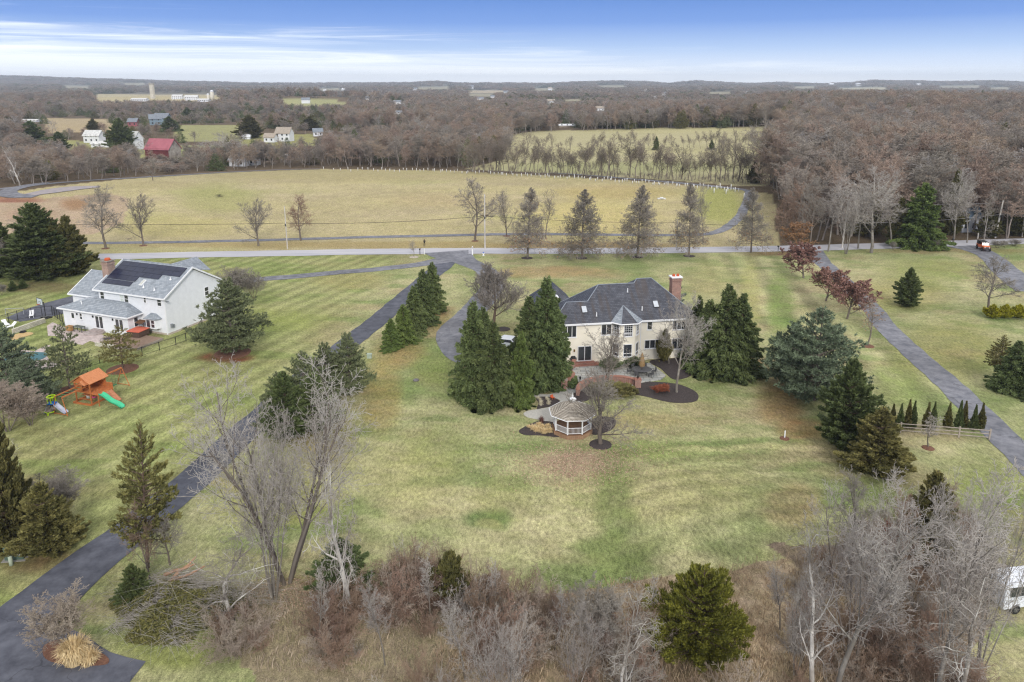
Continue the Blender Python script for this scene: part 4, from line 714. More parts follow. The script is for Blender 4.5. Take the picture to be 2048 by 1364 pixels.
FAR_HOUSES = [(190, 285, 36, 260, .5, R(-12), 'far_white', 'metal_r', 'long white farm building behind the dark pine left of the barn'), (268, 298, 34, 262, .6, R(-25), 'far_white', 'metal_r', 'white-roofed grey shed between the tall pine and the red barn'), (204, 294, 34, 282, .5, R(0), 'far_white', 'metal_r', 'low white tent-roofed shed in front of the farm building'),
          (312, 250, 22, 228, .8, R(25), 'blue_s', 'far_grey', 'blue-grey gabled house right of the village pines'), (326, 248, 28, 226, .6, R(-5), 'blue_s', 'far_grey', 'grey-roofed wing joined to the blue-grey gabled house'), (268, 252, 18, 236, .7, R(0), 'pinkred', 'far_grey', 'small red-walled grey-roofed house left of the blue one'), (570, 282, 30, 254, .7, R(-10), 'far_white', 'far_tan', 'white farmhouse with tan roof and gables in the village'), (542, 284, 22, 266, .7, R(-10), 'far_white', 'far_tan', 'lower white wing left of the tan-roofed farmhouse'),
          (494, 278, 14, 268, .8, R(5), 'far_white', 'far_white', 'tiny white shed left of the white farmhouse'), (636, 272, 18, 256, .8, R(20), 'far_white', 'far_grey', 'pale grey house half hidden right of the farmhouse'), (480, 332, 34, 308, .6, R(-10), 'far_white', 'far_white', 'white house behind the wooded strip right of the red barn'), (510, 330, 18, 300, .9, R(0), 'far_white', 'far_grey', 'narrow white gabled wing behind the wooded strip'), (60, 244, 36, 238, .5, R(0), 'far_white', 'metal_r', 'flat white building at the far left of the village'),
          (280, 202, 30, 196, .5, R(0), 'far_white', 'metal_r', 'long low white farm shed left of the tall tower'), (356, 198, 20, 189, .6, R(0), 'far_white', 'metal_r', 'white barn right of the tall tower'), (384, 200, 24, 190, .6, R(10), 'far_white', 'metal_r', 'second white barn further right of the tall tower'), (408, 203, 22, 197, .6, R(0), 'far_white', 'metal_r', 'low white shed under the silos'), (612, 206, 16, 195, .8, R(10), 'far_white', 'far_grey', 'lone white house on a pale rise in the far woods'),
          (1027, 214, 9, 206, .9, R(0), 'far_white', 'far_grey', 'bright white house in the middle distance above the green fields'), (1102, 208, 16, 198, .7, R(-15), 'far_white', 'far_tan', 'white house with several gables far beyond the green fields'), (1200, 222, 22, 212, .6, R(10), 'far_white', 'far_tan', 'wide pale house at right of the far middle woods'), (795, 208, 16, 200, .6, R(0), 'far_white', 'far_grey', 'white houses cluster building left of the far middle'), (798, 228, 20, 221, .6, R(0), 'far_white', 'far_grey', 'white building half hidden behind pale sycamores'), (960, 200, 14, 194, .6, R(20), 'far_white', 'far_grey', 'small grey-white house left of the far gables'),
          (943, 178, 8, 170, .8, R(0), 'far_white', 'far_grey', 'tiny white house near the horizon in the middle'), (1012, 188, 10, 181, .8, R(0), 'far_white', 'far_grey', 'small white house below the horizon ridge'), (767, 190, 6, 183, .8, R(0), 'far_white', 'far_grey', 'tiny far white house left of the horizon centre'), (1255, 192, 8, 186, .8, R(0), 'far_white', 'far_grey', 'tiny pale house below the right ridge'), (1328, 190, 12, 184, .8, R(0), 'far_white', 'far_grey', 'small pale house among far woods right of centre'), (1134, 254, 32, 249, .4, R(0), 'far_tan', 'far_white', 'long low building at the top edge of the farther green field'), (1925, 200, 8, 190, .9, R(0), 'far_white', 'far_grey', 'white gable end poking out of the right wood'),
          (1662, 171, 9, 166, .8, R(0), 'far_white', 'far_white', 'pale building on the right horizon ridge'), (1716, 172, 10, 166, .8, R(0), 'far_white', 'far_white', 'larger pale building on the right horizon ridge'), (1836, 172, 9, 167, .8, R(0), 'far_white', 'far_white', 'pale building further right on the horizon ridge'), (1560, 175, 8, 170, .8, R(0), 'far_white', 'far_white', 'tiny pale building on the ridge before the right wood'),
(560, 186, 7, 180, .7, R(-20), 'far_white', 'far_white', 'sixth tiny pale house from the left in the hazy far woods'),
(592, 182, 9, 176, .7, R(-5), 'far_white', 'far_grey', 'seventh tiny pale house from the left in the hazy far woods'),
(650, 184, 6, 179, .7, R(15), 'far_white', 'far_white', 'eighth tiny pale house from the left in the hazy far woods'),
(688, 181, 8, 176, .7, R(-5), 'far_white', 'far_white', 'ninth tiny pale house from the left in the hazy far woods'),
(735, 199, 8, 193, .7, R(-5), 'far_white', 'far_grey', 'tenth tiny pale house from the left in the hazy far woods'),
(880, 187, 8, 182, .7, R(-20), 'far_white', 'far_white', 'twelfth tiny pale house from the left in the hazy far woods'),
(905, 193, 8, 187, .7, R(-5), 'far_white', 'far_grey', 'thirteenth tiny pale house from the left in the hazy far woods'),
(985, 196, 8, 190, .7, R(0), 'far_white', 'far_grey', 'fourteenth tiny pale house from the left in the hazy far woods'),
(1075, 190, 8, 183, .7, R(15), 'far_white', 'far_white', 'fifteenth tiny pale house from the left in the hazy far woods'),
(1160, 184, 7, 179, .7, R(-5), 'far_white', 'far_tan', 'seventeenth tiny pale house from the left in the hazy far woods'),
(1180, 198, 8, 193, .7, R(0), 'far_white', 'far_grey', 'eighteenth tiny pale house from the left in the hazy far woods'),
(1290, 186, 8, 179, .7, R(0), 'far_white', 'far_white', 'nineteenth tiny pale house from the left in the hazy far woods'),
(1310, 198, 7, 192, .7, R(15), 'far_white', 'far_white', 'twentieth tiny pale house from the left in the hazy far woods'),
(1375, 190, 8, 184, .7, R(15), 'far_white', 'far_grey', 'twenty-first tiny pale house from the left in the hazy far woods'),
(1400, 181, 7, 175, .7, R(0), 'far_white', 'far_grey', 'twenty-second tiny pale house from the left in the hazy far woods'),
(1465, 178, 6, 173, .7, R(15), 'far_white', 'far_white', 'twenty-third tiny pale house from the left in the hazy far woods'),
(1490, 189, 8, 182, .7, R(15), 'far_white', 'far_white', 'twenty-fourth tiny pale house from the left in the hazy far woods'),
(70, 196, 8, 191, .7, R(-5), 'far_white', 'far_grey', 'second tiny pale house from the left in the hazy far woods'),
(40, 185, 9, 180, .7, R(15), 'far_white', 'far_tan', 'first tiny pale house from the left in the hazy far woods'),
(130, 190, 7, 184, .7, R(15), 'far_white', 'far_white', 'third tiny pale house from the left in the hazy far woods'),
(1100, 181, 8, 174, .7, R(-5), 'far_white', 'far_tan', 'sixteenth tiny pale house from the left in the hazy far woods'),
(500, 190, 6, 185, .7, R(-5), 'far_white', 'far_tan', 'fifth tiny pale house from the left in the hazy far woods'),
(455, 181, 7, 176, .7, R(0), 'far_white', 'far_grey', 'fourth tiny pale house from the left in the hazy far woods'),
(830, 181, 8, 175, .7, R(-20), 'far_white', 'far_grey', 'eleventh tiny pale house from the left in the hazy far woods'),]
# ---------------------------------------------------------------- scattered woods: nearest as trees of their own, the rest one mass
def scatter(name, pts, rz, sc, idx, protos, **tg):
    m = bpy.data.meshes.new(name); m.vertices.add(len(pts)); m.vertices.foreach_set('co', np.asarray(pts, np.float32).ravel())
    a = m.attributes.new('rz', 'FLOAT', 'POINT'); a.data.foreach_set('value', np.asarray(rz, np.float32))
    a = m.attributes.new('sc', 'FLOAT_VECTOR', 'POINT'); a.data.foreach_set('vector', np.asarray(sc, np.float32).ravel())
    a = m.attributes.new('k', 'INT', 'POINT'); a.data.foreach_set('value', np.asarray(idx, np.int32)); m.update()
    o = link(bpy.data.objects.new(name, m)); tag(o, **tg)
    g = bpy.data.node_groups.new(name, 'GeometryNodeTree'); g.interface.new_socket('Geometry', in_out='INPUT', socket_type='NodeSocketGeometry'); g.interface.new_socket('Geometry', in_out='OUTPUT', socket_type='NodeSocketGeometry')
    n = g.nodes; L = g.links.new; gi = n.new('NodeGroupInput'); gout = n.new('NodeGroupOutput'); jn = n.new('GeometryNodeJoinGeometry')
    def attr(nm, ty):
        x = n.new('GeometryNodeInputNamedAttribute'); x.data_type = ty; x.inputs[0].default_value = nm; return x.outputs[0]
    cx = n.new('ShaderNodeCombineXYZ'); L(attr('rz', 'FLOAT'), cx.inputs[2]); e2r = n.new('FunctionNodeEulerToRotation'); L(cx.outputs[0], e2r.inputs[0])
    for i, pr in enumerate(protos):
        oi = n.new('GeometryNodeObjectInfo'); oi.inputs['Object'].default_value = pr; oi.inputs['As Instance'].default_value = True
        cp = n.new('FunctionNodeCompare'); cp.data_type = 'INT'; cp.operation = 'EQUAL'; L(attr('k', 'INT'), cp.inputs[2]); cp.inputs[3].default_value = i
        ip = n.new('GeometryNodeInstanceOnPoints'); L(gi.outputs[0], ip.inputs['Points']); L(cp.outputs[0], ip.inputs['Selection']); L(oi.outputs['Geometry'], ip.inputs['Instance'])
        L(e2r.outputs[0], ip.inputs['Rotation']); L(attr('sc', 'FLOAT_VECTOR'), ip.inputs['Scale']); L(ip.outputs[0], jn.inputs[0])
    L(jn.outputs[0], gout.inputs[0]); md = o.modifiers.new('scatter', 'NODES'); md.node_group = g; return o
wd_trunk = mat('wood_bark', srgb(128, 118, 110), srgb(172, 164, 156), 1.5, .95, rnd=.2); wd_twig = mat('wood_twig', srgb(134, 125, 115), srgb(160, 151, 141), 1.0, .95, rnd=.2)
wd_twig_r = mat('wood_twig_russet', srgb(144, 126, 111), srgb(168, 150, 134), 1.0, .95, rnd=.2); wd_pale = mat('wood_pale', srgb(140, 134, 130), srgb(178, 172, 168), 1.0, .95, rnd=.1)
FM = [single_mesh('wood_tree_a', 'tall', 61, wd_twig, 1.05, .0022, tmat=wd_trunk), single_mesh('wood_tree_b', 'round', 62, wd_twig_r, .95, .0022, tmat=wd_trunk), single_mesh('wood_tree_c', 'vase', 63, wd_twig, .8, .0024, tmat=wd_trunk),
      single_mesh('wood_tree_d', 'tall', 64, wd_twig_r, 1.0, .0022, tmat=wd_trunk), single_mesh('wood_tree_e', 'round', 65, wd_pale, .75, .0022, tmat=wd_pale)]
FARM = [single_mesh('far_wood_a', 'round', 66, wd_twig, .72, .006, thick=1.2), single_mesh('far_wood_b', 'vase', 67, wd_twig_r, .62, .006, thick=1.2)]
def con_single(key, seed, kind, n, m):
    conifer_mesh(key, seed, kind, n, m, bk_brown); me = KINDS[key].parts[1][1]; me['rad'] = KINDS[key].rad; return me
CM = [con_single('wood_cedar_a', 71, 'cedar', 5500, fo_cedar), con_single('wood_spruce_a', 72, 'spruce', 5500, fo_spruce), con_single('wood_pine_a', 73, 'pine', 3600, fo_pine2)]
ALL = FM + FARM + CM; RADS = np.array([m['rad'] for m in ALL])
rg = np.random.default_rng(5); pts = []
VILL = [(60, 228), (640, 228), (680, 262), (860, 258), (860, 280), (690, 300), (640, 318), (300, 326), (60, 316)]
D = 158.0
while D < 8600:
    s = max(6.3, D * .0125); nx = int(2 * (D * .82 + 40) / s)
    xs = (np.arange(nx) + .5) * s - (D * .82 + 40) + rg.uniform(-.45, .45, nx) * s; ys = D + rg.uniform(-.4, .4, nx) * s
    pts.append(np.stack([xs, ys, np.full(nx, s)], 1)); D += s * (.8 if D > 500 else .95)
pts = np.concatenate(pts); x, y, s = pts.T; z = terr(x, y); px, py, zc = proj(x, y, z)
ok = (px > -260) & (px < 2300) & (y > 160 + .085 * np.maximum(x, 0))
ok &= ~inpoly(px, py, FIELD) & ~inpoly(px, py - 2, RFIELD) & ~inpoly(px, py + 4, FIELD)
for poly, c in FAR_FIELDS: ok &= ~inpoly(px, py, poly)
ok &= ~((px < 250) & (py > 372)) & ~inpoly(px, py, [(280, 186), (330, 186), (440, 186), (445, 206), (180, 206), (180, 190)])
vil = inpoly(px, py, VILL); ok &= ~(vil & (rg.random(len(x)) < .80))
ok &= ~(inpoly(px, py, [(1480, 340), (1560, 372), (1620, 500), (1490, 500)]) & (px < 1545 + (py - 380) * .35))
x, y, z, s, px, py, zc, vil = [q[ok] for q in (x, y, z, s, px, py, zc, vil)]; n = len(x)
rw = (px > 1500) & (y < 900); lv = (px < 1050) & (y < 420)
h = rg.uniform(11, 16.5, n); h = np.where(rw, rg.uniform(15, 21, n), h); h = np.where(lv, rg.uniform(7, 11, n), h); h = np.where(lv & (px > 275) & (px < 375) & (py > 312), rg.uniform(3.0, 5, n), h); h = np.where((px < 1010) & (px > 640) & (y < 480), rg.uniform(10, 15, n), h)
h = np.where(vil, rg.uniform(6, 11, n), h); h = h * (1 + .25 * sstep(1500, 4000, y))
pc = .07 + .15 * (fbm(x / 160, y / 160, 77, 3) > .56) + .25 * ((fbm(x / 300, y / 300, 78, 3) > .56) & (y > 600)); pc = np.where(vil, .45, pc); pc = np.where(rw & (y < 420), .05, pc); pc = np.where(lv & ~vil, .05, pc)
con = rg.random(n) < pc; far = y > 900
idx = rg.choice(5, n, p=[.28, .27, .16, .23, .06]); idx = np.where(far, 5 + rg.integers(0, 2, n), idx); idx = np.where(con, 7 + rg.integers(0, 3, n), idx)
rad = np.where(con, h * rg.uniform(.26, .36, n), h * rg.uniform(.36, .5, n)); rad = np.maximum(rad, s * .62); ptop = proj(x, y, z + h * .92)[1]
h = np.where(con, h * rg.uniform(.7, 1.0, n), h)
h = np.maximum(h, 1); ptop = proj(x, y, z + h * .95)[1]; keep = np.ones(n, bool)
for poly, c in FAR_FIELDS:
    xs_ = [p[0] for p in poly]; ys_ = [p[1] for p in poly]
    if min(ys_) < 225: keep &= ~((px > min(xs_)) & (px < max(xs_)) & (py > min(ys_)) & (ptop < min(ys_) + .62 * (max(ys_) - min(ys_))))
for a in [q_ for q_ in FAR_HOUSES if q_[1] < 295]: keep &= ~((np.abs(px - a[0]) < a[2] * .62 + 1) & (py > a[1] - 2) & (ptop < a[1] - .3 * (a[1] - a[3])))
x, y, z, s, px, py, zc, h, rad, idx, con = [q[keep] for q in (x, y, z, s, px, py, zc, h, rad, idx, con)]; n = len(x)
sc = np.stack([rad / RADS[idx], rad / RADS[idx], h], 1); rz = rg.random(n) * 6.28
size = h / zc * np.where((px > -40) & (px < 2090), 1, .3); order = np.argsort(-size); isc = con[order]
ind_b = order[~isc][:88]; ind_c = order[isc][:110]
LOOK = ['slim', 'round', 'vase-shaped', 'russet', 'pale-limbed']
def area(i):
    near = size[i] > np.median(size[ind_b]); w_ = 'front' if near else 'depths'
    if px[i] > 1500:
        lm = ('above the orange-brown oak', 'above the leaning pole', 'above the pale tree', 'above the roadside spruce', 'above the mailbox', 'above the orange vehicle')[int(np.clip((px[i] - 1500) / 92, 0, 5))]
        return ('wood beyond the road', 'in the right wood ' + w_ + ' ' + lm.replace('above the', 'above and ' + ('left' if ((px[i] - 1500) / 92) % 1 < .5 else 'right') + ' of the'))
    if px[i] < 1050:
        lm = ('at the left edge', 'left of the red barn', 'below the red barn', 'right of the red barn', 'below the white farmhouse', 'beside the green fields')[int(np.clip((px[i]) / 175, 0, 5))]
        return ('wooded strip behind the straw field', 'in the left wooded strip ' + w_ + ' ' + lm)
    return ('trees beyond the green fields', 'at the top edge of the farther green field')
first = {}
for i in list(ind_b) + list(ind_c):
    g_, ph = area(i); c_ = con[i]; o = link(bpy.data.objects.new('evergreen_tree' if c_ else 'bare_tree', ALL[idx[i]])); o.location = (x[i], y[i], z[i] - .1); o.rotation_euler = (0, 0, rz[i]); o.scale = sc[i]
    tag(o, ('dark evergreen ' if c_ else LOOK[min(idx[i], 4)] + ' leafless tree ') + ph, 'evergreen tree' if c_ else 'bare tree', ('evergreens of the ' if c_ else 'leafless trees of the ') + g_); first.setdefault(int(idx[i]), o)
protos = []
for k in range(len(ALL)):
    if k in first: protos.append(first[k]); continue
    i = next(j for j in order if idx[j] == k); o = link(bpy.data.objects.new('evergreen_tree' if k > 6 else 'bare_tree', ALL[k])); o.location = (x[i], y[i], z[i]); o.scale = sc[i]
    tag(o, ('dark evergreen' if k > 6 else 'rounded bare' if k == 5 else 'vase-shaped bare') + ' tree in the far woods toward the horizon', 'tree', 'trees of the far woods'); protos.append(o); first[k] = o
rest = np.setdiff1d(np.arange(n), np.r_[ind_b, ind_c])
scatter('woods', np.stack([x, y, z - .1], 1)[rest], rz[rest], sc[rest], idx[rest], protos, label='brown winter woodland covering the land out to the hills', kind='stuff')
print('WOODS', n)
def ordw(i):
    u = ['', 'first', 'second', 'third', 'fourth', 'fifth', 'sixth', 'seventh', 'eighth', 'ninth', 'tenth', 'eleventh', 'twelfth', 'thirteenth', 'fourteenth', 'fifteenth', 'sixteenth', 'seventeenth', 'eighteenth', 'nineteenth']
    n_ = i + 1; t_ = {20: 'twent', 30: 'thirt', 40: 'fort', 50: 'fift', 60: 'sixt', 70: 'sevent', 80: 'eight', 90: 'ninet'}
    if n_ < 20: return u[n_]
    d = n_ // 10 * 10
    if n_ > 99: return 'one of the last'
    return t_[d] + ('ieth' if n_ % 10 == 0 else 'y-' + u[n_ % 10])
# two hedgerows of bare trees across the pale green fields
hg = mat('hedge_twig', srgb(118, 108, 98), srgb(144, 134, 122), 1.0, .95, rnd=.2); HM = [single_mesh('hedge_tree_a', 'tall', 91, hg, .9, .0014, tmat=hg), single_mesh('hedge_tree_b', 'round', 92, hg, .8, .0014, tmat=hg), single_mesh('hedge_tree_c', 'vase', 93, hg, .7, .0014, tmat=hg)]
def row(y0, y1, x0, x1, step, gaps, hlo, hhi, lb, gp, nm='bare_tree', ct='bare tree'):
    q = x0; c = 0
    while q < x1:
        q += rg.uniform(.5, 1.5) * step
        if any(a < q < b for a, b in gaps): continue
        t = (q - x0) / (x1 - x0); X, Y, Z = P(q, y0 + (y1 - y0) * t + rg.uniform(-2, 2)); k = int(rg.choice(5, p=[.3, .25, .2, .2, .05])); hh = rg.uniform(hlo, hhi) * (1 + .12 * math.sin(q / 37.0)) * (1 if rg.random() < .8 else .6); o = link(bpy.data.objects.new(nm, HM[(0, 1, 0, 2, 0)[k]])); o.location = (X, Y, Z); o.rotation_euler = (0, 0, rg.random() * 6.28)
        r_ = hh * rg.uniform(.26, .46) / HM[(0, 1, 0, 2, 0)[k]]['rad']; o.scale = (r_, r_, hh); tag(o, lb.replace('#', ordw(c)), ct, gp); c += 1
row(344, 366, 930, 1545, 7.2, [(1240, 1250)], 9.5, 14.5, '# leafless tree from the left in the nearer hedgerow behind the straw field', 'nearer hedgerow across the green fields')
row(345, 371, 900, 1545, 6.6, [], 1.8, 4.2, '# low leafless bush from the left under the nearer hedgerow', 'brush of the nearer hedgerow', 'bare_shrub', 'shrub')
row(300, 300, 1050, 1545, 11, [(1108, 1118), (1150, 1175), (1218, 1240), (1345, 1352)], 8, 12.5, '# leafless tree from the left in the farther hedgerow between the green fields', 'farther hedgerow between the green fields')
for (a, b, tp, hw, lb) in [(1312, 300, 272, 8, 'small dark evergreen in the farther hedgerow'), (1423, 299, 279, 7, 'second small evergreen in the farther hedgerow'), (1208, 254, 232, 24, 'dark evergreen clump at the top edge of the far field'), (1255, 253, 228, 24, 'taller dark evergreen clump right of the first at the field top'), (1440, 251, 226, 26, 'large dark evergreen clump above the green field'), (1470, 251, 222, 20, 'tall dark evergreen beside the large clump'), (1508, 366, 322, 16, 'dark evergreen at the corner of the nearer hedgerow'),
        (243, 300, 234, 30, 'very tall dark pine left of the red barn'), (188, 268, 236, 16, 'dark spruce over the farm buildings'), (376, 246, 214, 18, 'round dark evergreen in the village trees'), (500, 276, 228, 28, 'dark evergreen above the white shed'), (560, 256, 234, 30, 'wide dark evergreen behind the white farmhouse'), (620, 260, 232, 22, 'dark evergreen right of the white farmhouse'), (340, 262, 232, 22, 'bushy dark evergreen beside the blue house'), (66, 290, 240, 30, 'big rounded evergreen at the left edge of the village'), (120, 302, 262, 20, 'dark evergreen left of the farm buildings'), (20, 270, 232, 26, 'dark evergreen on the left edge above the strip of woods')]:
    T(('cedar1', 'spruce1', 'cedar0')[hash(lb) % 1 + (a % 3)], a, b, tp, hw, 'evergreen_tree', lb)
T('round2', 458, 330, 262, 34, 'bare_tree', 'white-limbed leafless tree right of the red barn'); T('round2', 878, 272, 222, 22, 'bare_tree', 'white-limbed sycamore in the far wood'); T('round2', 832, 276, 228, 20, 'bare_tree', 'second white-limbed sycamore left of the first in the far wood'); T('dead0', 40, 372, 290, 30, 'bare_tree', 'white-trunked tree leaning at the left end of the wooded strip')
for i, (px, py, tp, hw, k) in enumerate([(640, 1290, 1120, 34, 'sapling'), (770, 1330, 1150, 44, 'tall1'), (860, 1250, 1110, 30, 'sapling'), (930, 1360, 1180, 50, 'tall1'), (985, 1240, 1120, 26, 'sapling'), (1110, 1300, 1170, 36, 'sapling'), (1150, 1400, 1200, 60, 'multi1'), (1300, 1250, 1140, 24, 'sapling'), (1560, 1260, 1110, 40, 'tall1'), (1790, 1300, 1060, 50, 'tall1'), (1590, 1350, 1150, 50, 'multi1'), (1930, 1260, 1040, 44, 'multi1')]):
    T(k, px, py, tp, hw, 'bare_tree', ordw(i) + ' pale upright sapling from the left along the bottom thicket', 'bare tree')
# ---------------------------------------------------------------- undergrowth at the bottom
sm = [single_mesh('brush_a', 'whip', 81, tw_mauve, 1, .0022, lv=3), single_mesh('brush_b', 'whip', 82, tw_brown, 1, .0022, lv=3), single_mesh('brush_c', 'whip', 83, tw_brown, 1.0, .0022, lv=3), single_mesh('brush_d', 'whip', 84, tw_pale, .9, .0022, lv=3)]
SR = np.array([m['rad'] for m in sm])
U1 = [(640, 1200), (720, 1170), (830, 1130), (960, 1140), (1050, 1170), (1010, 1215), (1120, 1230), (1300, 1250), (1330, 1420), (1560, 1420), (1560, 1900), (560, 1900), (600, 1364), (560, 1300), (600, 1230)]
U2 = [(1600, 1130), (1700, 1100), (1800, 1080), (1830, 1020), (1900, 1000), (1960, 1060), (1960, 1180), (1930, 1300), (1940, 1500), (1940, 1900), (1500, 1900), (1540, 1300), (1570, 1180)]
U3 = [(430, 1240), (520, 1180), (620, 1200), (640, 1260), (560, 1330), (430, 1300)]
gx, gy = np.meshgrid(np.arange(-40, 45, .9), np.arange(20, 58, .85)); gx = (gx + rg.uniform(-.45, .45, gx.shape)).ravel(); gy = (gy + rg.uniform(-.4, .4, gy.shape)).ravel(); gz = terr(gx, gy); qx, qy, qc = proj(gx, gy, gz)
m1 = inpoly(qx, qy, U1) | inpoly(qx, qy, U2) | inpoly(qx, qy, U3); m1 &= rg.random(len(gx)) < .62 * (fbm(gx / 4, gy / 4, 93, 2) > .40)
path = inpoly(qx, qy, [(1420, 1150), (1600, 1120), (1580, 1364), (1560, 1900), (1430, 1900), (1500, 1364)]); m1 &= ~path | (rg.random(len(gx)) < .1)
gx, gy, gz, qx, qy, qc = [q[m1] for q in (gx, gy, gz, qx, qy, qc)]; n = len(gx); hh = rg.uniform(1.0, 3.4, n) * (.6 + .8 * fbm(gx / 5, gy / 5, 91, 2)); kk = rg.choice(4, n, p=[.4, .3, .2, .1]); kk = np.where(qx > 1560, rg.choice(4, n, p=[.15, .35, .35, .15]), kk)
rr = hh * rg.uniform(.45, .75, n) / SR[kk]; sc2 = np.stack([rr, rr, hh], 1); rz2 = rg.random(n) * 6.28; od = np.argsort(-hh); shr = []
for c, i in enumerate(od[:70]):
    o = link(bpy.data.objects.new('bare_shrub', sm[kk[i]])); o.location = (gx[i], gy[i], gz[i] - .05); o.rotation_euler = (0, 0, rz2[i]); o.scale = sc2[i]
    side = qx[i] > 1500; cn = ('mauve-grey', 'brown', 'grey', 'pale')[kk[i]]; dp = 'at the very bottom' if qy[i] > 1330 else ('next to the lawn' if qy[i] < 1210 else 'in the middle of the thicket')
    lmk = ('behind the pale trees', 'near the white van', 'left of the first pale tree', 'under the olive juniper')[int(np.clip((qx[i] - 1500) / 125, 0, 3))] if side else ('near the brush pile', 'by the dead white-limbed tree', 'beside the dark evergreen bush', 'below the green swale', 'left of the moss-green juniper')[int(np.clip((qx[i] - 430) / 175, 0, 4))]
    tag(o, f'tall {cn} leafless shrub {dp} {lmk}', 'shrub', 'tall shrubs in the brush ' + ('on the right' if side else 'below the lawn')); shr.append((int(kk[i]), o))
pr = [next(o for k, o in shr if k == j) for j in range(4)]
scatter('undergrowth', np.stack([gx, gy, gz - .05], 1)[od[70:]], rz2[od[70:]], sc2[od[70:]], kk[od[70:]], pr, label='tangled leafless undergrowth along the bottom of the view', kind='stuff')
print('BRUSH', n)
# dry grass: blades in the rough meadow and along edges
def blades(name, polys, cnt, hgt, m, label, seed, xr=(-45, 48), yr=(22, 62), wd=.03, lean=.5):
    r_ = np.random.default_rng(seed); bx = r_.uniform(*xr, cnt * 3); by = r_.uniform(*yr, cnt * 3); bz = terr(bx, by); ax, ay, _ = proj(bx, by, bz); mk = np.zeros(len(bx), bool)
    for p in polys: mk |= inpoly(ax + r_.normal(0, 8, len(ax)), ay + r_.normal(0, 6, len(ax)), p)
    mk &= fbm(bx / 1.4, by / 1.4, seed, 3) > .42
    bx, by, bz = bx[mk][:cnt], by[mk][:cnt], bz[mk][:cnt]; k = len(bx); h_ = hgt * r_.uniform(.4, 1.2, k); a = r_.random(k) * 6.28; l = np.stack([np.cos(a), np.sin(a), 0 * a], 1) * (h_ * lean * r_.random(k))[:, None]
    c = np.stack([bx, by, bz - .02], 1); sd = np.stack([-np.sin(a + 1), np.cos(a + 1), 0 * a], 1) * wd
    V = np.stack([c - sd, c + sd, c + l * .45 + [0, 0, 1] * (h_ * .6)[:, None] + sd * .7, c + l + [0, 0, 1] * h_[:, None]], 1).reshape(-1, 3)
    return tag(link(bpy.data.objects.new(name, me_np(name, V, np.arange(k * 4).reshape(-1, 4), m, att=r_.random(k)))), label, kind='stuff')
dg = mat('dry_grass', srgb(158, 138, 116), srgb(208, 188, 160), 2, .9, attr=True); lgm = mat('lawn_tuft', srgb(110, 120, 62), srgb(176, 170, 116), 2, .9, attr=True); dl = mat('dead_leaf', srgb(140, 110, 92), srgb(196, 168, 146), 2, .9, attr=True)
blades('dry_grass', [MEADOW], 60000, .55, dg, 'tall tan dry grass in the rough strip below the lawn', 3, wd=.022)
blades('brush_grass', [U1, U2, SCRUB], 26000, .5, mat('brush_straw', srgb(134, 120, 104), srgb(184, 168, 148), 2, .9, attr=True), 'flattened straw and dead stems under the brush', 4)
def litter(name, px, py, rx, ry, cnt, sz, seed, label):
    r_ = np.random.default_rng(seed); qx = px + r_.normal(0, rx, cnt); qy = py + r_.normal(0, ry, cnt); a = (qx - 1024) / FP; b = (qy - PY0) / FP; t = CH / (math.sin(PITCH) + b * math.cos(PITCH)); X = a * t; Y = (math.cos(PITCH) - b * math.sin(PITCH)) * t
    c = np.stack([X, Y, terr(X, Y) + .03], 1); d = r_.normal(0, 1, (cnt, 3)) * [1, 1, .25]; d /= np.linalg.norm(d, axis=1)[:, None]; e = np.cross(d, [0, 0, 1.]) + r_.normal(0, .2, (cnt, 3)); e /= np.linalg.norm(e, axis=1)[:, None]; s_ = sz * r_.uniform(.5, 1.2, (cnt, 1))
    V = np.stack([c - d * s_, c + e * s_ * .6, c + d * s_, c - e * s_ * .6], 1).reshape(-1, 3); return tag(link(bpy.data.objects.new(name, me_np(name, V, np.arange(cnt * 4).reshape(-1, 4), dl, att=r_.random(cnt)))), label, kind='stuff')
litter('fallen_leaves', 1150, 925, 62, 20, 5000, .075, 1, 'scatter of brown fallen leaves on the lawn below the gazebo'); litter('fallen_leaves', 1200, 880, 110, 30, 1800, .07, 2, 'thin scatter of leaves round the gazebo tree'); litter('fallen_leaves', 620, 1190, 70, 25, 2500, .06, 3, 'brown leaves under the big bare tree')
# ---------------------------------------------------------------- building parts
white = mat('white_paint', srgb(226, 228, 232), srgb(236, 236, 238), 3, .6, 0); trimw = mat('white_trim', srgb(238, 238, 240), srgb(228, 229, 232), 3, .5)
glass = mat('window_glass', (.022, .026, .032), (.05, .055, .065), .9, .06, spec=.9); blind = mat('window_blind', srgb(198, 206, 200), srgb(216, 220, 214), 3, .4, spec=.5)
black = mat('black_metal', (.02, .02, .022), (.03, .03, .032), 5, .5); darkgrey = mat('dark_grey', (.06, .06, .065), (.09, .09, .095), 5, .6)
def siding_mat(name, c, pitch, dk=.82):
    m = mat(name, c, tuple(x * .93 for x in c), 1.4, .7, 0); t = m.node_tree; n = t.nodes; L = t.links.new; b = n['Principled BSDF']
    tcn = n.new('ShaderNodeTexCoord'); sp = n.new('ShaderNodeSeparateXYZ'); L(tcn.outputs['Object'], sp.inputs[0]); d = n.new('ShaderNodeMath'); d.operation = 'DIVIDE'; d.inputs[1].default_value = pitch; L(sp.outputs[2], d.inputs[0])
    f = n.new('ShaderNodeMath'); f.operation = 'FRACT'; L(d.outputs[0], f.inputs[0]); bp = n.new('ShaderNodeBump'); bp.invert = True; bp.inputs['Strength'].default_value = .6; bp.inputs['Distance'].default_value = .03; L(f.outputs[0], bp.inputs['Height']); L(bp.outputs[0], b.inputs['Normal'])
    return m
stucco = mat('cream_stucco', srgb(236, 229, 212), srgb(242, 236, 222), .4, .9, .04); siding = siding_mat('white_siding', srgb(230, 232, 236), .14)
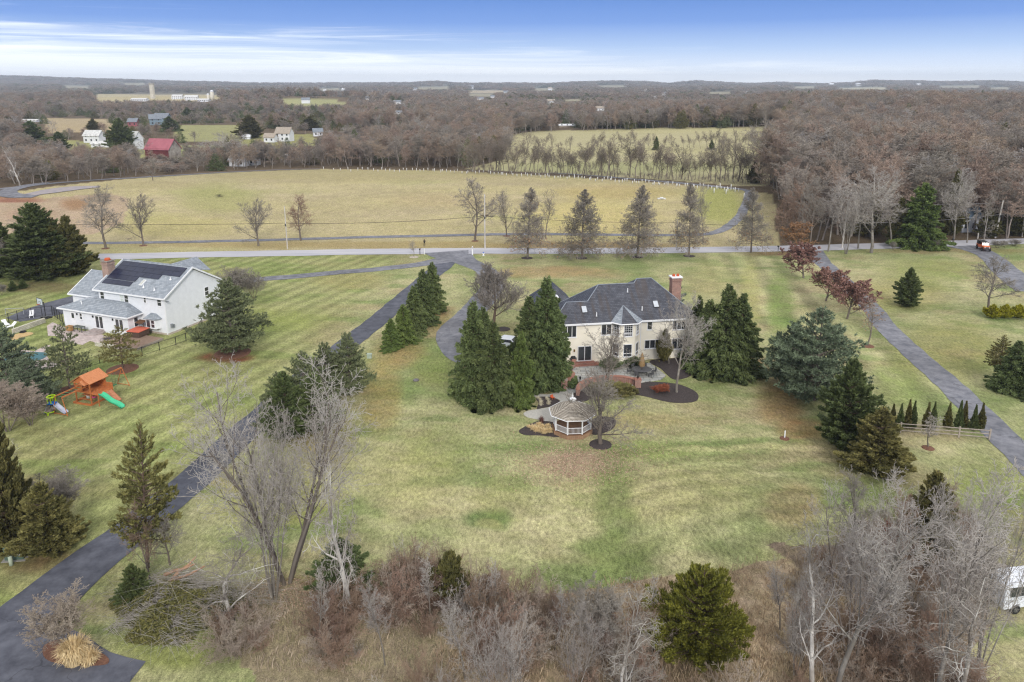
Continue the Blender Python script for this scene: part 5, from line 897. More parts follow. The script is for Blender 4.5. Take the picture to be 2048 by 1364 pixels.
roof_dark = brick_mat('slate_shingle', srgb(76, 78, 86), srgb(94, 96, 104), srgb(56, 57, 63), .32, .16, .012, axes='xz', stain=srgb(84, 72, 62))
roof_side = brick_mat('slate_shingle_side', srgb(70, 74, 86), srgb(88, 92, 104), srgb(50, 53, 62), .32, .16, .012, axes='yz')
roof_lt = brick_mat('grey_shingle', srgb(140, 147, 155), srgb(162, 168, 175), srgb(116, 122, 130), .42, .14, .012, axes='xz')
roof_lt_side = brick_mat('grey_shingle_side', srgb(136, 143, 151), srgb(156, 162, 170), srgb(112, 118, 126), .42, .14, .012, axes='yz')
brick = brick_mat('red_brick', srgb(160, 102, 86), srgb(130, 82, 70), srgb(184, 170, 158), .22, .075, .012, axes='wall'); brick_pale = brick_mat('weathered_brick', srgb(176, 134, 118), srgb(146, 112, 100), srgb(176, 168, 158), .22, .075, .012, axes='wall')
ridgem = mat('ridge_metal', srgb(128, 136, 146), srgb(146, 152, 162), 3, .5)
def slab(mb, pts, th=.16):
    """thick roof plane: pts top outline"""
    n = len(pts); lo = [(p[0], p[1], p[2] - th) for p in pts]
    mb.raw(list(pts) + lo, [tuple(range(n)), tuple(range(n, 2 * n))[::-1]] + [(i, (i + 1) % n, n + (i + 1) % n, n + i) for i in range(n)])
def window(par, o, t, nrm, w, h, cols=1, rows_=1, grid=(0, 0), pane=None, fw=.07, split=None, name='window', sill=True):
    """o lower-left corner on the wall, t horizontal unit vector, nrm outward normal; frame proud of wall, glass set back inside it"""
    o, t, nrm = Vector(o), Vector(t), Vector(nrm); up = Vector((0, 0, 1))
    def bx(mb, a0, a1, z0, z1, d0, d1):
        vs = [o + t * a + nrm * d + up * z for z in (z0, z1) for d in (d0, d1) for a in (a0, a1)]
        mb.raw(vs, [(0, 1, 3, 2), (4, 6, 7, 5), (0, 4, 5, 1), (2, 3, 7, 6), (0, 2, 6, 4), (1, 5, 7, 3)])
    g = MB(); bx(g, fw * .5, w - fw * .5, fw * .5, h - fw * .5, .0, .018); go_ = g.build(name, pane or glass, par)
    f = MB(); bx(f, 0, fw, 0, h, -.01, .075); bx(f, w - fw, w, 0, h, -.01, .075); bx(f, fw, w - fw, h - fw, h, -.01, .075); bx(f, fw, w - fw, 0, fw, -.01, .075)
    for c in range(1, cols): bx(f, w * c / cols - fw * .55, w * c / cols + fw * .55, fw, h - fw, -.005, .07)
    if split:
        for c in range(cols): bx(f, w * c / cols + fw * .55, w * (c + 1) / cols - fw * .55, h * split - fw * .5, h * split + fw * .5, -.005, .066)
    f.build('frame', trimw, go_)
    if grid[0]:
        q = MB()
        for c in range(1, grid[0]): bx(q, w * c / grid[0] - .014, w * c / grid[0] + .014, fw, h - fw, .012, .03)
        for r_ in range(1, grid[1]): bx(q, fw, w - fw, h * r_ / grid[1] - .014, h * r_ / grid[1] + .014, .012, .028)
        q.build('grille', trimw, go_)
    if sill:
        s_ = MB(); bx(s_, -.05, w + .05, -.07, -.004, -.01, .12); s_.build('sill', trimw, go_)
    return go_
def bar(mb, a, b, r, k=6): mb.tube([a, b], r, k, sm=True)
# ---------------------------------------------------------------- the cream house
H1 = thing('cream_house', 'large two storey cream stucco house with dark hipped roof in the middle of the view', 'house', (15, 91.0, 0), R(9))
fp = [(-9.7, 0), (-1.9, 0), (-.95, -1.15), (.95, -1.15), (1.9, 0), (9.6, 0), (9.6, 9.3), (-1.8, 9.3), (-1.8, 8.2), (-6.8, 8.2), (-6.8, 4.2), (-9.7, 4.2)]
MB().prism(fp, -.2, 5.62).build('wall', stucco, H1)
k_ = .835; E_ = 5.7
def zp(d): return E_ + k_ * d
r1 = MB()
slab(r1, [(-2.3, -.5, E_), (10.1, -.5, E_), (4.95, 4.65, 10.0), (2.85, 4.65, 10.0)]); slab(r1, [(10.1, 9.8, E_), (-2.3, 9.8, E_), (2.85, 4.65, 10.0), (4.95, 4.65, 10.0)])
slab(r1, [(-7.3, -.5, E_), (-2.302, -.5, E_), (2.3, 4.1, 9.541), (-2.7, 4.1, 9.541)]); slab(r1, [(2.9, 8.7, E_), (-7.3, 8.7, E_), (-2.7, 4.1, 9.541), (2.3, 4.1, 9.541)])
slab(r1, [(-10.2, -.5, E_), (-7.302, -.5, E_), (-4.7, 2.1, 7.871), (-7.6, 2.1, 7.871)]); slab(r1, [(-7.3, 4.7, E_), (-10.2, 4.7, E_), (-7.6, 2.1, 7.871), (-4.7, 2.1, 7.871)])
rf = r1.build('roof', roof_dark, H1)
r2 = MB(); slab(r2, [(10.1, -.5, E_), (10.1, 9.8, E_), (4.95, 4.65, 10.0)]); slab(r2, [(-2.3, 9.8, E_ + .01), (-2.3, -.5, E_ + .01), (2.85, 4.65, 10.0)]); slab(r2, [(-7.3, 8.7, E_ + .006), (-7.3, -.5, E_ + .006), (-2.7, 4.1, 9.541)]); slab(r2, [(-10.2, 4.7, E_ + .003), (-10.2, -.5, E_ + .003), (-7.6, 2.1, 7.871)])
r2.build('roof', roof_side, H1)
hr = MB()
for a, b in [((-2.7, 4.1, 9.56), (2.3, 4.1, 9.56)), ((2.85, 4.65, 10.02), (4.95, 4.65, 10.02)), ((4.95, 4.65, 10.02), (10.1, -.5, E_ + .02)), ((-4.7, 2.1, 7.9), (-7.6, 2.1, 7.9)), ((-7.6, 2.1, 7.9), (-10.2, -.5, E_)), ((-2.7, 4.1, 9.56), (-4.7, 2.1, 7.9)), ((-2.7, 4.1, 9.56), (-7.3, 8.7, E_)), ((2.3, 4.1, 9.56), (2.85, 4.65, 10.02))]: bar(hr, a, b, .055)
hr.build('ridge_cap', ridgem, rf)
gt = MB(); gt.box(-10.28, -2.1, -.62, -.502, E_ - .2, E_ + .02); gt.box(2.1, 10.2, -.62, -.502, E_ - .2, E_ + .02); gt.box(10.102, 10.22, -.5, 9.8, E_ - .2, E_ + .02); gt.box(-10.32, -10.202, -.5, 4.7, E_ - .2, E_ + .02)
gt.box(-10.1, 10.0, -.5, -.003, E_ - .26, E_ - .205); gt.build('gutter', trimw, H1)
# bay turret
ev = [(-2.15, -.5), (-1.12, -1.62), (1.12, -1.62), (2.15, -.5)]; ap = (0, 1.4, 7.30)
t1 = MB(); slab(t1, [(*ev[1], E_ + .02), (*ev[2], E_ + .02), ap]); t1.build('bay_roof', roof_dark, H1)
t2 = MB(); slab(t2, [(*ev[0], E_ + .02), (*ev[1], E_ + .02), ap]); slab(t2, [(*ev[2], E_ + .02), (*ev[3], E_ + .02), ap]); br_ = t2.build('bay_roof', roof_lt, H1)
t3 = MB(); [bar(t3, (*e, E_ + .05), (ap[0], ap[1], ap[2] + .02), .032) for e in ev]; t3.build('ridge_cap', ridgem, br_)
t4 = MB()
for a, b in zip(ev[:-1], ev[1:]):
    bar(t4, (*a, E_ - .06), (*b, E_ - .06), .1, 4)
t4.build('gutter', trimw, br_)
X, NY = (1, 0, 0), (0, -1, 0)
window(H1, (-9.1, 0, 3.72), X, NY, 2.45, 1.66, 4); window(H1, (-3.32, 0, 3.8), X, NY, 1.42, 1.5, 2); window(H1, (2.95, 0, 4.2), X, NY, .72, 1.25); window(H1, (6.5, 0, 4.0), X, NY, 2.45, 1.5, 4)
window(H1, (2.7, 0, 1.55), X, NY, 2.2, 1.25, 3); window(H1, (6.5, 0, 1.25), X, NY, 2.4, 1.55, 3)
for z0, hh_ in ((3.85, 1.62), (1.02, 1.76)):
    g_ = (4, 6) if z0 > 3 else (0, 0)
    window(H1, (-.6, -1.15, z0), X, NY, 1.2, hh_, 1, grid=g_, split=.27)
    d = Vector((.95, -1.15, 0)).normalized(); 
    a = Vector((-1.9, 0, 0)); b = Vector((-.95, -1.15, 0)); t_ = (b - a).normalized(); n_ = Vector((t_.y, -t_.x, 0)); window(H1, a + t_ * .22 + Vector((0, 0, z0)), t_, n_, 1.06, hh_, 1, grid=g_, split=.27)
    a = Vector((.95, -1.15, 0)); b = Vector((1.9, 0, 0)); t_ = (b - a).normalized(); n_ = Vector((t_.y, -t_.x, 0)); window(H1, a + t_ * .22 + Vector((0, 0, z0)), t_, n_, 1.06, hh_, 1, split=.27, grid=g_)
window(H1, (-6.45, 0, .34), X, NY, 1.9, 2.1, 2, fw=.09, name='patio_door', sill=False)
# left side wall windows, right side windows
window(H1, (9.6, 2, 3.7), (0, 1, 0), (1, 0, 0), 1.4, 1.5, 2); window(H1, (-9.7, 3.0, 3.7), (0, -1, 0), (-1, 0, 0), 1.2, 1.5, 2)
def roof_pt(u, v, dz=0): return Vector((u, v, E_ + k_ * (v + .5) + dz))
sl_ = Vector((0, 1, k_)).normalized(); nn = Vector((0, -k_, 1)).normalized()
for (u, v) in ((-5.75, .72), (4.15, .95)):
    M = Matrix((( 1, sl_.x, nn.x, u), (0, sl_.y, nn.y, v), (0, sl_.z, nn.z, roof_pt(u, v).z), (0, 0, 0, 1)))
    s_ = MB(); s_.box(0, .72, 0, 1.05, -.02, .13, M); so_ = s_.build('skylight', darkgrey, H1); s_ = MB(); s_.box(.05, .67, .05, 1.0, .13, .15, M); s_.build('pane', mat('skylight_glass', srgb(176, 182, 190), srgb(196, 200, 206), 3, .2, spec=.7), so_)
for (u, v) in ((-3.92, .31), (1.09, 3.03), (2.43, .75), (-8.4, .1)):
    p = roof_pt(u, v); s_ = MB(); s_.lathe(p, [(.12, -.05), (.07, .08), (.06, .5), (.07, .52)], 10); s_.build('vent_pipe', trimw, H1)
ch = MB(); ch.box(7.75, 9.05, 3.9, 5.0, 5.5, 10.05); ch.box(7.66, 9.14, 3.81, 5.09, 9.62, 9.78); c_ = ch.build('chimney', brick, H1)
MB().box(7.62, 9.18, 3.77, 5.13, 10.052, 10.2).build('chimney_cap', trimw, c_); q = MB(); q.lathe((8.1, 4.45, 10.2), [(.22, 0), (.18, .3)], 12); q.lathe((8.7, 4.45, 10.2), [(.22, 0), (.18, .3)], 12); q.build('flue_pot', mat('terracotta', srgb(196, 96, 56), srgb(176, 80, 48), 4), c_)
ch = MB(); ch.box(-9.4, -8.5, 3.0, 3.9, 6.2, 8.3); c_ = ch.build('chimney', brick, H1); MB().box(-9.47, -8.43, 2.93, 3.97, 8.302, 8.42).build('chimney_cap', trimw, c_)
# downspouts, lamp by the door
dsp = MB(); dsp.box(2.05, 2.14, -.09, -.003, 0, 5.45); dsp.box(9.4, 9.5, -.09, -.003, 0, 5.45); dsp.build('downspout', trimw, H1)
q = MB(); q.box(-7.0, -6.82, -.18, -.003, 1.75, 2.05); q.build('wall_lamp', mat('brass', srgb(150, 120, 50), srgb(110, 84, 40), 6, .4, metal=.6), H1)
# garage wing behind
gw = MB(); gw.prism([(-9.6, 8.3), (-5.0, 8.3), (-5.0, 15), (-9.6, 15)], -.2, 5.0); gw.build('garage_wall', stucco, H1)
g1 = MB(); A_, B_ = (-7.3, 10.6, 7.9), (-7.3, 12.7, 7.9)
slab(g1, [(-10.1, 7.8, 5.1), (-4.5, 7.8, 5.1), A_]); slab(g1, [(-4.5, 15.5, 5.1), (-10.1, 15.5, 5.1), B_]); g1.build('garage_roof', roof_dark, H1)
g1 = MB(); slab(g1, [(-4.5, 7.8, 5.1), (-4.5, 15.5, 5.1), B_, A_]); slab(g1, [(-10.1, 15.5, 5.1), (-10.1, 7.8, 5.1), A_, B_]); g1.build('garage_roof', roof_side, H1)
MB().box(-10.1, -7.35, 7.66, 7.79, 4.92, 5.12).build('gutter', trimw, H1)
# brick step at the patio door
MB().box(-7.6, -3.6, -1.35, -.003, .02, .18).box(-6.9, -4.2, -.75, -.004, .182, .33).build('brick_step', brick, H1)
# ---------------------------------------------------------------- the white house
WO_, WA_ = (-50.5, 101.1, 0), R(-21.2)
H2 = thing('white_house', 'white sided two storey house with grey roof and black solar panels on the left', 'house', WO_, WA_)
w2 = MB(); w2.raw([(-13.2, 0, -.2), (0, 0, -.2), (0, 10.9, -.2), (-13.2, 10.9, -.2), (-13.2, 0, 5.75), (0, 0, 5.75), (0, 10.9, 5.75), (-13.2, 10.9, 5.75), (-13.2, 5.45, 8.88), (0, 5.45, 8.88)], [(0, 1, 5, 4), (1, 2, 6, 9, 5), (2, 3, 7, 6), (3, 0, 4, 8, 7), (4, 5, 9, 8), (6, 7, 8, 9)])
w2.build('wall', siding, H2)
MB().prism([(-13.22, -.02), (.02, -.02), (.02, 10.92), (-13.22, 10.92)], -.2, .28).build('foundation', mat('foundation', srgb(196, 188, 180), srgb(176, 160, 148), 2), H2)
ks = (9.12 - 5.72) / 5.9
rr_ = MB(); slab(rr_, [(-13.75, -.45, 5.72), (.3, -.45, 5.72), (.3, 5.45, 9.12), (-13.75, 5.45, 9.12)], .14); slab(rr_, [(.3, 11.35, 5.72), (-13.75, 11.35, 5.72), (-13.75, 5.45, 9.12), (.3, 5.45, 9.12)], .14); r_o = rr_.build('roof', roof_lt, H2)
q = MB(); q.box(-13.8, .36, -.58, -.452, 5.55, 5.74); q.box(-13.8, .36, 11.352, 11.47, 5.55, 5.74)
for xx in (.302, -13.87):
    for s_ in (-1, 1):
        y0, y1 = (-.45, 5.45) if s_ < 0 else (11.35, 5.45); vs = [(xx, y0, 5.50), (xx + .11, y0, 5.50), (xx + .11, y0, 5.76), (xx, y0, 5.76), (xx, y1, 8.90), (xx + .11, y1, 8.90), (xx + .11, y1, 9.16), (xx, y1, 9.16)]; q.raw(vs, [(0, 1, 2, 3), (4, 7, 6, 5), (0, 4, 5, 1), (1, 5, 6, 2), (2, 6, 7, 3), (3, 7, 4, 0)])
q.build('fascia', trimw, H2); q = MB(); bar(q, (-13.75, 5.45, 9.14), (.3, 5.45, 9.14), .07); q.build('ridge_cap', roof_lt, r_o)
# small cross gable showing behind the ridge
q = MB(); slab(q, [(-6.6, 6.6, 8.2), (-5.3, 6.0, 8.8), (-5.3, 12.0, 8.8), (-8.0, 12.0, 6.9)], .12); slab(q, [(-5.3, 6.0, 8.8), (-4.0, 6.6, 8.2), (-2.6, 12.0, 6.9), (-5.3, 12.0, 8.8)], .12); q.build('cross_gable', roof_lt_side, H2)
def rp2(x, y, dz=0): return Vector((x, y, 5.72 + ks * (y + .45) + dz))
s2_ = Vector((0, 1, ks)).normalized(); n2_ = Vector((0, -ks, 1)).normalized()
solar = mat('solar_cell', (.012, .015, .035), (.02, .025, .055), 1.2, .3, spec=.3)
gap = .018; pw_, ph_ = 1.86, 1.02
for r_i, (ya, x0_, x1_) in enumerate([(4.28, -13.25, -.3), (3.43, -13.25, -.3), (2.58, -13.25, -3.6), (1.73, -13.25, -7.4), (.80, -13.25, -7.6)][::1]):
    nC = max(1, int(round((x1_ - x0_) / 1.75))); wC = (x1_ - x0_) / nC
    for c in range(nC):
        xx = x0_ + c * wC; p = rp2(xx, ya); M = Matrix(((1, s2_.x, n2_.x, p.x), (0, s2_.y, n2_.y, p.y), (0, s2_.z, n2_.z, p.z), (0, 0, 0, 1)))
        q = MB(); q.box(gap, wC - gap, gap, .97 - gap, .04, .10, M); q.build('solar_panel', solar, H2)
p = rp2(-6.1, 1.2); M = Matrix(((1, s2_.x, n2_.x, p.x), (0, s2_.y, n2_.y, p.y), (0, s2_.z, n2_.z, p.z), (0, 0, 0, 1)))
q = MB(); q.box(0, .55, 0, 1.15, -.02, .14, M); so_ = q.build('skylight', trimw, H2); q = MB(); q.box(.07, .48, .07, 1.08, .14, .155, M); q.build('pane', mat('skylight_tan', srgb(176, 178, 170), srgb(190, 190, 180), 3, .3), so_)
for (x_, y_) in ((-5.0, 1.0), (-2.63, .75), (-1.5, 2.85)):
    q = MB(); q.lathe(rp2(x_, y_), [(.18, -.1), (.16, .06), (.06, .1), (.055, .42), (.07, .44)], 10); q.build('vent_pipe', trimw, H2)
q = MB(); q.box(-14.7, -13.46, 2.3, 3.6, -.1, 9.35); q.box(-14.8, -13.36, 2.2, 3.7, 8.9, 9.1); c_ = q.build('chimney', brick_pale, H2)
MB().box(-14.85, -13.31, 2.15, 3.75, 9.352, 9.48).build('chimney_cap', mat('cap_stone', srgb(150, 140, 130), srgb(130, 120, 112), 3), c_); q = MB(); q.lathe((-14.08, 2.95, 9.48), [(.45, 0), (.47, .1), (.36, .34), (.3, .35)], 14); q.build('flue_pot', mat('terracotta', srgb(196, 96, 56)), c_)
MB().box(-14.9, -13.3, 2.1, 2.28, 6.2, 6.5).build('flashing', trimw, c_)
for (x0_, z0_, w_, h_, cc, pn) in [(-12.85, 4.05, .85, 1.42, 1, None), (-8.85, 4.05, .85, 1.42, 1, blind), (-7.95, 4.05, .85, 1.42, 1, None), (-4.1, 4.55, .5, .98, 1, None), (-1.5, 4.35, .85, 1.2, 1, None)]:
    window(H2, (x0_, 0, z0_), X, NY, w_, h_, cc, split=.5, pane=pn, fw=.06)
window(H2, (0, 7.6, 3.9), (0, 1, 0), (1, 0, 0), .9, 1.4, 1, split=.5)
# bay window by the corner
q = MB(); q.prism([(-3.75, -.003), (-3.35, -.75), (-1.55, -.75), (-1.15, -.003)], .95, 2.45); q.build('bay_window', siding, H2)
q = MB(); slab(q, [(-3.55, -1.0, 2.5), (-1.35, -1.0, 2.5), (-1.95, .0, 3.15), (-2.95, .0, 3.15)], .08); q.build('bay_roof', roof_lt, H2); q = MB(); slab(q, [(-4.0, .0, 2.5), (-3.55, -1.0, 2.5), (-2.95, 0, 3.15)], .08); slab(q, [(-1.35, -1.0, 2.5), (-.9, 0, 2.5), (-1.95, 0, 3.15)], .08); q.build('bay_roof', roof_lt_side, H2)
window(H2, (-3.28, -.75, 1.1), X, NY, .86, 1.25, 1); window(H2, (-2.38, -.75, 1.1), X, NY, .78, 1.25, 1, split=.5)
q = MB()
for xx in (-3.1, -1.8): bar(q, (xx, -.7, .93), (xx, -.02, .4), .05, 4)
q.build('bracket', trimw, H2); q = MB(); q.box(-.16, -.06, -.10, -.003, .1, 5.5); q.build('downspout', trimw, H2)
q = MB(); q.box(.003, .25, .5, .8, 1.0, 1.6); q.box(.003, .2, .95, 1.15, .9, 1.4); q.build('electric_meter', mat('meter_grey', srgb(150, 156, 160), srgb(120, 124, 130), 3, .5), H2)
q = MB(); bar(q, (.1, .1, 5.0), (.5, -.1, 5.2), .02); q.lathe((.55, -.1, 5.15), [(.02, 0), (.25, .12), (.27, .14)], 14); q.build('satellite_dish', mat('meter_grey', srgb(150, 156, 160)), H2)
# low wing
q = MB(); q.prism([(-18.2, -2.4), (-4.95, -2.4), (-4.95, -.003), (-13.21, -.003), (-13.21, 2.0), (-18.2, 2.0)], -.2, 2.95); q.build('wing_wall', siding, H2)
q = MB(); slab(q, [(-18.7, -2.85, 2.98), (-4.55, -2.85, 2.98), (-7.4, -.002, 4.3), (-13.9, -.002, 4.3), (-15.6, -.4, 4.15)], .12); slab(q, [(-18.7, 2.2, 2.98), (-18.7, -2.85, 2.98), (-15.6, -.4, 4.15), (-15.6, .9, 4.15)], .12); slab(q, [(-15.6, .9, 4.15), (-15.6, -.4, 4.15), (-13.9, -.002, 4.3), (-13.2, 2.2, 4.0)], .12); q.build('wing_roof', roof_lt, H2)
q = MB(); slab(q, [(-4.55, -2.85, 2.98), (-4.55, -.002, 2.98), (-7.4, -.002, 4.3)], .12); q.build('wing_roof', roof_lt_side, H2)
q = MB(); q.box(-18.78, -4.5, -2.97, -2.852, 2.82, 3.0); q.box(-4.548, -4.43, -2.9, -.01, 2.82, 3.0); q.box(-18.82, -18.702, -2.9, 2.2, 2.82, 3.0); q.build('gutter', trimw, H2)
q = MB(); q.lathe((-15.0, -1.6, 3.3), [(.08, 0), (.06, .6)], 10); q.box(-15.25, -14.98, -1.66, -1.54, 3.95, 4.08); q.build('vent_pipe', trimw, H2)
q = MB(); q.box(-16.65, -15.65, -2.45, -2.402, .45, 2.55); dr = q.build('door', trimw, H2); q = MB(); q.box(-16.4, -15.9, -2.47, -2.452, 1.5, 2.3); q.build('door_pane', glass, dr); q = MB(); q.lathe((-15.76, -2.5, 1.4), [(.03, -.03), (.04, 0), (.03, .03)], 8); q.build('handle', darkgrey, dr)
window(H2, (-14.75, -2.4, 1.45), X, NY, .6, 1.05, 1, split=.5)
for x0_ in (-11.6, -7.55): window(H2, (x0_, -2.4, .45), X, NY, 1.7, 2.05, 2, fw=.13, name='french_door', sill=False)
window(H2, (-4.95, -1.45, 1.1), (0, 1, 0), (1, 0, 0), .8, 1.45, 1, split=.5)
for xx in (-15.3, -12.0, -8.0): q = MB(); q.box(xx, xx + .16, -2.56, -2.403, 2.1, 2.4); q.build('wall_lamp', black, H2)
# garage wing
q = MB(); q.raw([(-19.7, .6, -.2), (-13.21, 2.002, -.2), (-13.21, 9.2, -.2), (-19.7, 9.2, -.2), (-19.7, .6, 4.2), (-13.21, .6, 4.2), (-13.21, 9.2, 4.2), (-19.7, 9.2, 4.2), (-19.7, 4.9, 6.8), (-13.21, 4.9, 6.8)], [(0, 1, 5, 4), (2, 3, 7, 6), (3, 0, 4, 8, 7), (4, 5, 9, 8), (6, 7, 8, 9), (1, 2, 6, 9, 5)]); q.build('garage_wall', siding, H2)
q = MB(); slab(q, [(-20.1, .2, 4.22), (-13.22, .2, 4.22), (-13.22, 4.85, 7.0), (-20.1, 4.85, 7.0)], .12); slab(q, [(-13.22, 9.5, 4.22), (-20.1, 9.5, 4.22), (-20.1, 4.85, 7.0), (-13.22, 4.85, 7.0)], .12); q.build('garage_roof', roof_lt, H2)
q = MB(); q.box(-20.16, -13.76, .08, .198, 4.05, 4.24)
q.raw([(-20.21, .2, 4.05), (-20.102, .2, 4.05), (-20.102, .2, 4.26), (-20.21, .2, 4.26), (-20.21, 4.85, 6.82), (-20.102, 4.85, 6.82), (-20.102, 4.85, 7.04), (-20.21, 4.85, 7.04)], [(0, 1, 2, 3), (4, 7, 6, 5), (0, 4, 5, 1), (1, 5, 6, 2), (2, 6, 7, 3), (3, 7, 4, 0)]); q.build('fascia', trimw, H2)
# steps
st_ = mat('step_stone', srgb(176, 164, 160), srgb(150, 138, 134), 2)
q = MB(); q.lathe((-11.0, -3.2, .02), [(1.45, 0), (1.45, .2)], 24, sm=False); q.box(-12.0, -10.0, -3.3, -2.403, .222, .42); o_ = q.build('stone_steps', st_, H2)
# ---------------------------------------------------------------- patio, walls, gazebo
def L1(u, v, z=0):
    c, s_ = math.cos(R(9)), math.sin(R(9)); return (15 + c * u - s_ * v, 91 + s_ * u + c * v, z)
def L2(u, v, z=0):
    c, s_ = math.cos(WA_), math.sin(WA_); return (WO_[0] + c * u - s_ * v, WO_[1] + s_ * u + c * v, z)
def low_wall(name, label, pix, h, wth=.4, cap=True, pier=True):
    c = smooth_line([P(*p)[:2] for p in pix], 6); t = thing(name, label, 'garden wall', (float(c[0][0]), float(c[0][1]), 0)); ox, oy = c[0]
    tg = np.gradient(c, axis=0); tg /= np.linalg.norm(tg, axis=1)[:, None]; nm_ = np.stack([-tg[:, 1], tg[:, 0]], 1)
    for nm2, w_, z0, z1, m_ in (('brick_face', wth, -.05, h, brick), ('coping', wth * 1.25, h + .002, h + .09, mat('brick_coping', srgb(170, 124, 108), srgb(148, 104, 90), 6))):
        a = c + nm_ * w_ / 2 - [ox, oy]; b = c - nm_ * w_ / 2 - [ox, oy]; mb = MB(); n = len(c)
        vs = [(*p, z0) for p in a] + [(*p, z0) for p in b] + [(*p, z1) for p in a] + [(*p, z1) for p in b]
        fs = []
        for i in range(n - 1): fs += [(i, i + 1, 2 * n + i + 1, 2 * n + i), (n + i + 1, n + i, 3 * n + i, 3 * n + i + 1), (2 * n + i, 2 * n + i + 1, 3 * n + i + 1, 3 * n + i)]
        fs += [(0, 2 * n, 3 * n, n), (n - 1, 2 * n - 1, 4 * n - 1, 3 * n - 1)]
        mb.raw(vs, fs); mb.build(nm2, m_, t)
    if pier:
        for e in pier:
            x_, y_ = c[e] - [ox, oy]; mb = MB(); mb.box(x_ - .36, x_ + .36, y_ - .36, y_ + .36, -.05, h + .22); mb.box(x_ - .42, x_ + .42, y_ - .42, y_ + .42, h + .222, h + .32); p_ = mb.build('pier', brick, t)
            mb = MB(); mb.lathe((x_, y_, h + .32), [(.05, 0), (.03, .12), (.09, .16), (.1, .34), (.13, .36), (.02, .46)], 8); mb.build('pier_lantern', black, p_)
    return t
low_wall('brick_garden_wall', 'long curved red brick wall with a lantern pier at its right end by the patio', [(1155, 792), (1160, 780), (1175, 771), (1200, 765), (1235, 764), (1262, 768), (1275, 774)], .75, pier=[-1])
low_wall('brick_garden_wall', 'short red brick wall with piers at the left side of the patio steps', [(1128, 778), (1140, 770), (1146, 762), (1136, 754)], .95, pier=[0])
low_wall('brick_garden_wall', 'brick wall stub beside the tallest spruce behind the short wall', [(1136, 742), (1146, 736), (1148, 731)], .8, pier=False)
T('mossbush', 1222, 784, 768, 40, 'clipped_hedge', 'low clipped hedge in front of the long curved brick wall', 'hedge'); T('mossbush', 1255, 786, 773, 22, 'clipped_hedge', 'low clipped hedge near the lantern pier', 'hedge')
for p_, l_ in (((1314, 786), 'russet grass clump left of the white-footed tree'), ((1330, 784), 'russet grass clump touching the white-footed tree')): T('shrubr', *p_, p_[1] - 16, 15, 'ornamental_grass', l_, 'grass clump')
# patio table, chairs, parasol
tx_, ty_, _ = P(1283, 750); tz = .10
t = thing('patio_table', 'dark oval metal patio table on the flagstones', 'table', (tx_, ty_, tz)); mb = MB(); mb.lathe((0, 0, .70), [(.2, 0), (1.0, 0), (1.04, .02), (1.0, .045), (.2, .045)], 26)
for v in range(len(mb.v)): mb.v[v] = (mb.v[v][0] * 1.25, mb.v[v][1], mb.v[v][2])
mb.build('tabletop', darkgrey, t)
for a in (45, 135, 225, 315): mb = MB(); bar(mb, (.8 * math.cos(R(a)), .6 * math.sin(R(a)), 0), (.7 * math.cos(R(a)), .5 * math.sin(R(a)), .7), .03); mb.build('leg', black, t)
def pchair(x_, y_, rz, lb):
    t = thing('patio_chair', lb, 'chair', (x_, y_, tz), rz, 'metal chairs round the patio table'); mb = MB(); mb.box(-.25, .25, -.24, .24, .42, .46); mb.build('seat', darkgrey, t)
    mb = MB(); mb.box(-.25, .25, .22, .26, .5, .95); mb.build('backrest', darkgrey, t)
    for sx in (-.23, .23):
        mb = MB(); bar(mb, (sx, -.2, 0), (sx, -.22, .42), .018); mb.build('leg', black, t); mb = MB(); bar(mb, (sx, .26, 0), (sx, .22, .42), .018); mb.build('leg', black, t); mb = MB(); bar(mb, (sx * 1.1, -.2, .66), (sx * 1.1, .22, .68), .02); mb.build('armrest', black, t)
PH = ['behind the table nearest the parasol foot', 'at the right end of the patio table', 'at the front right of the patio table', 'at the front left of the patio table', 'at the left end of the patio table', 'behind the table on the bush side']
for i, a in enumerate((70, 5, -50, -120, 180, 120)): pchair(tx_ + 1.6 * math.cos(R(a)), ty_ + 1.25 * math.sin(R(a)), R(a) - R(90), 'dark metal chair ' + PH[i])
t = thing('parasol', 'folded tan parasol rising through the patio table', 'parasol', (tx_, ty_ + .05, tz)); mb = MB(); bar(mb, (0, 0, .75), (0, 0, 2.9), .03); mb.build('pole', mat('wood_pole', srgb(140, 110, 80), srgb(120, 92, 66), 4), t)
mb = MB(); n_f = 12; vs = []; 
for (r_, z_) in [(.05, 2.85), (.16, 2.5), (.26, 1.9), (.36, 1.25), (.30, 1.1)]:
    for j in range(24): a = 2 * math.pi * j / 24; q_ = r_ * (1 + (.22 if j % 3 == 0 else -.08)); vs.append((q_ * math.cos(a), q_ * math.sin(a), z_))
mb.raw(vs, [(i * 24 + j, i * 24 + (j + 1) % 24, (i + 1) * 24 + (j + 1) % 24, (i + 1) * 24 + j) for i in range(4) for j in range(24)] + [tuple(range(24))], True); mb.build('canopy', mat('tan_canvas', srgb(160, 134, 96), srgb(138, 112, 78), 4, .9), t)
for (px_, py_, lb) in [(1141, 745, 'small dark metal chair by the patio steps'), (1146, 728, 'dark grill-like stand beside the glass patio door')]:
    x_, y_, _ = P(px_, py_)
    if 'chair' in lb: pchair(x_, y_, 1.2, lb)
    else:
        t = thing('barbecue_grill', 'dark covered grill on legs beside the glass patio door', 'grill', (x_, y_ , .1)); mb = MB(); mb.box(-.45, .45, -.25, .25, .55, .8); mb.build('firebox', darkgrey, t); mb = MB(); mb.lathe((0, 0, .8), [(.34, 0), (.32, .14), (.2, .24)], 14); mb.build('lid', black, t)
        for sx in (-.4, .4):
            for sy in (-.2, .2): mb = MB(); bar(mb, (sx, sy, 0), (sx, sy, .56), .025); mb.build('leg', black, t)
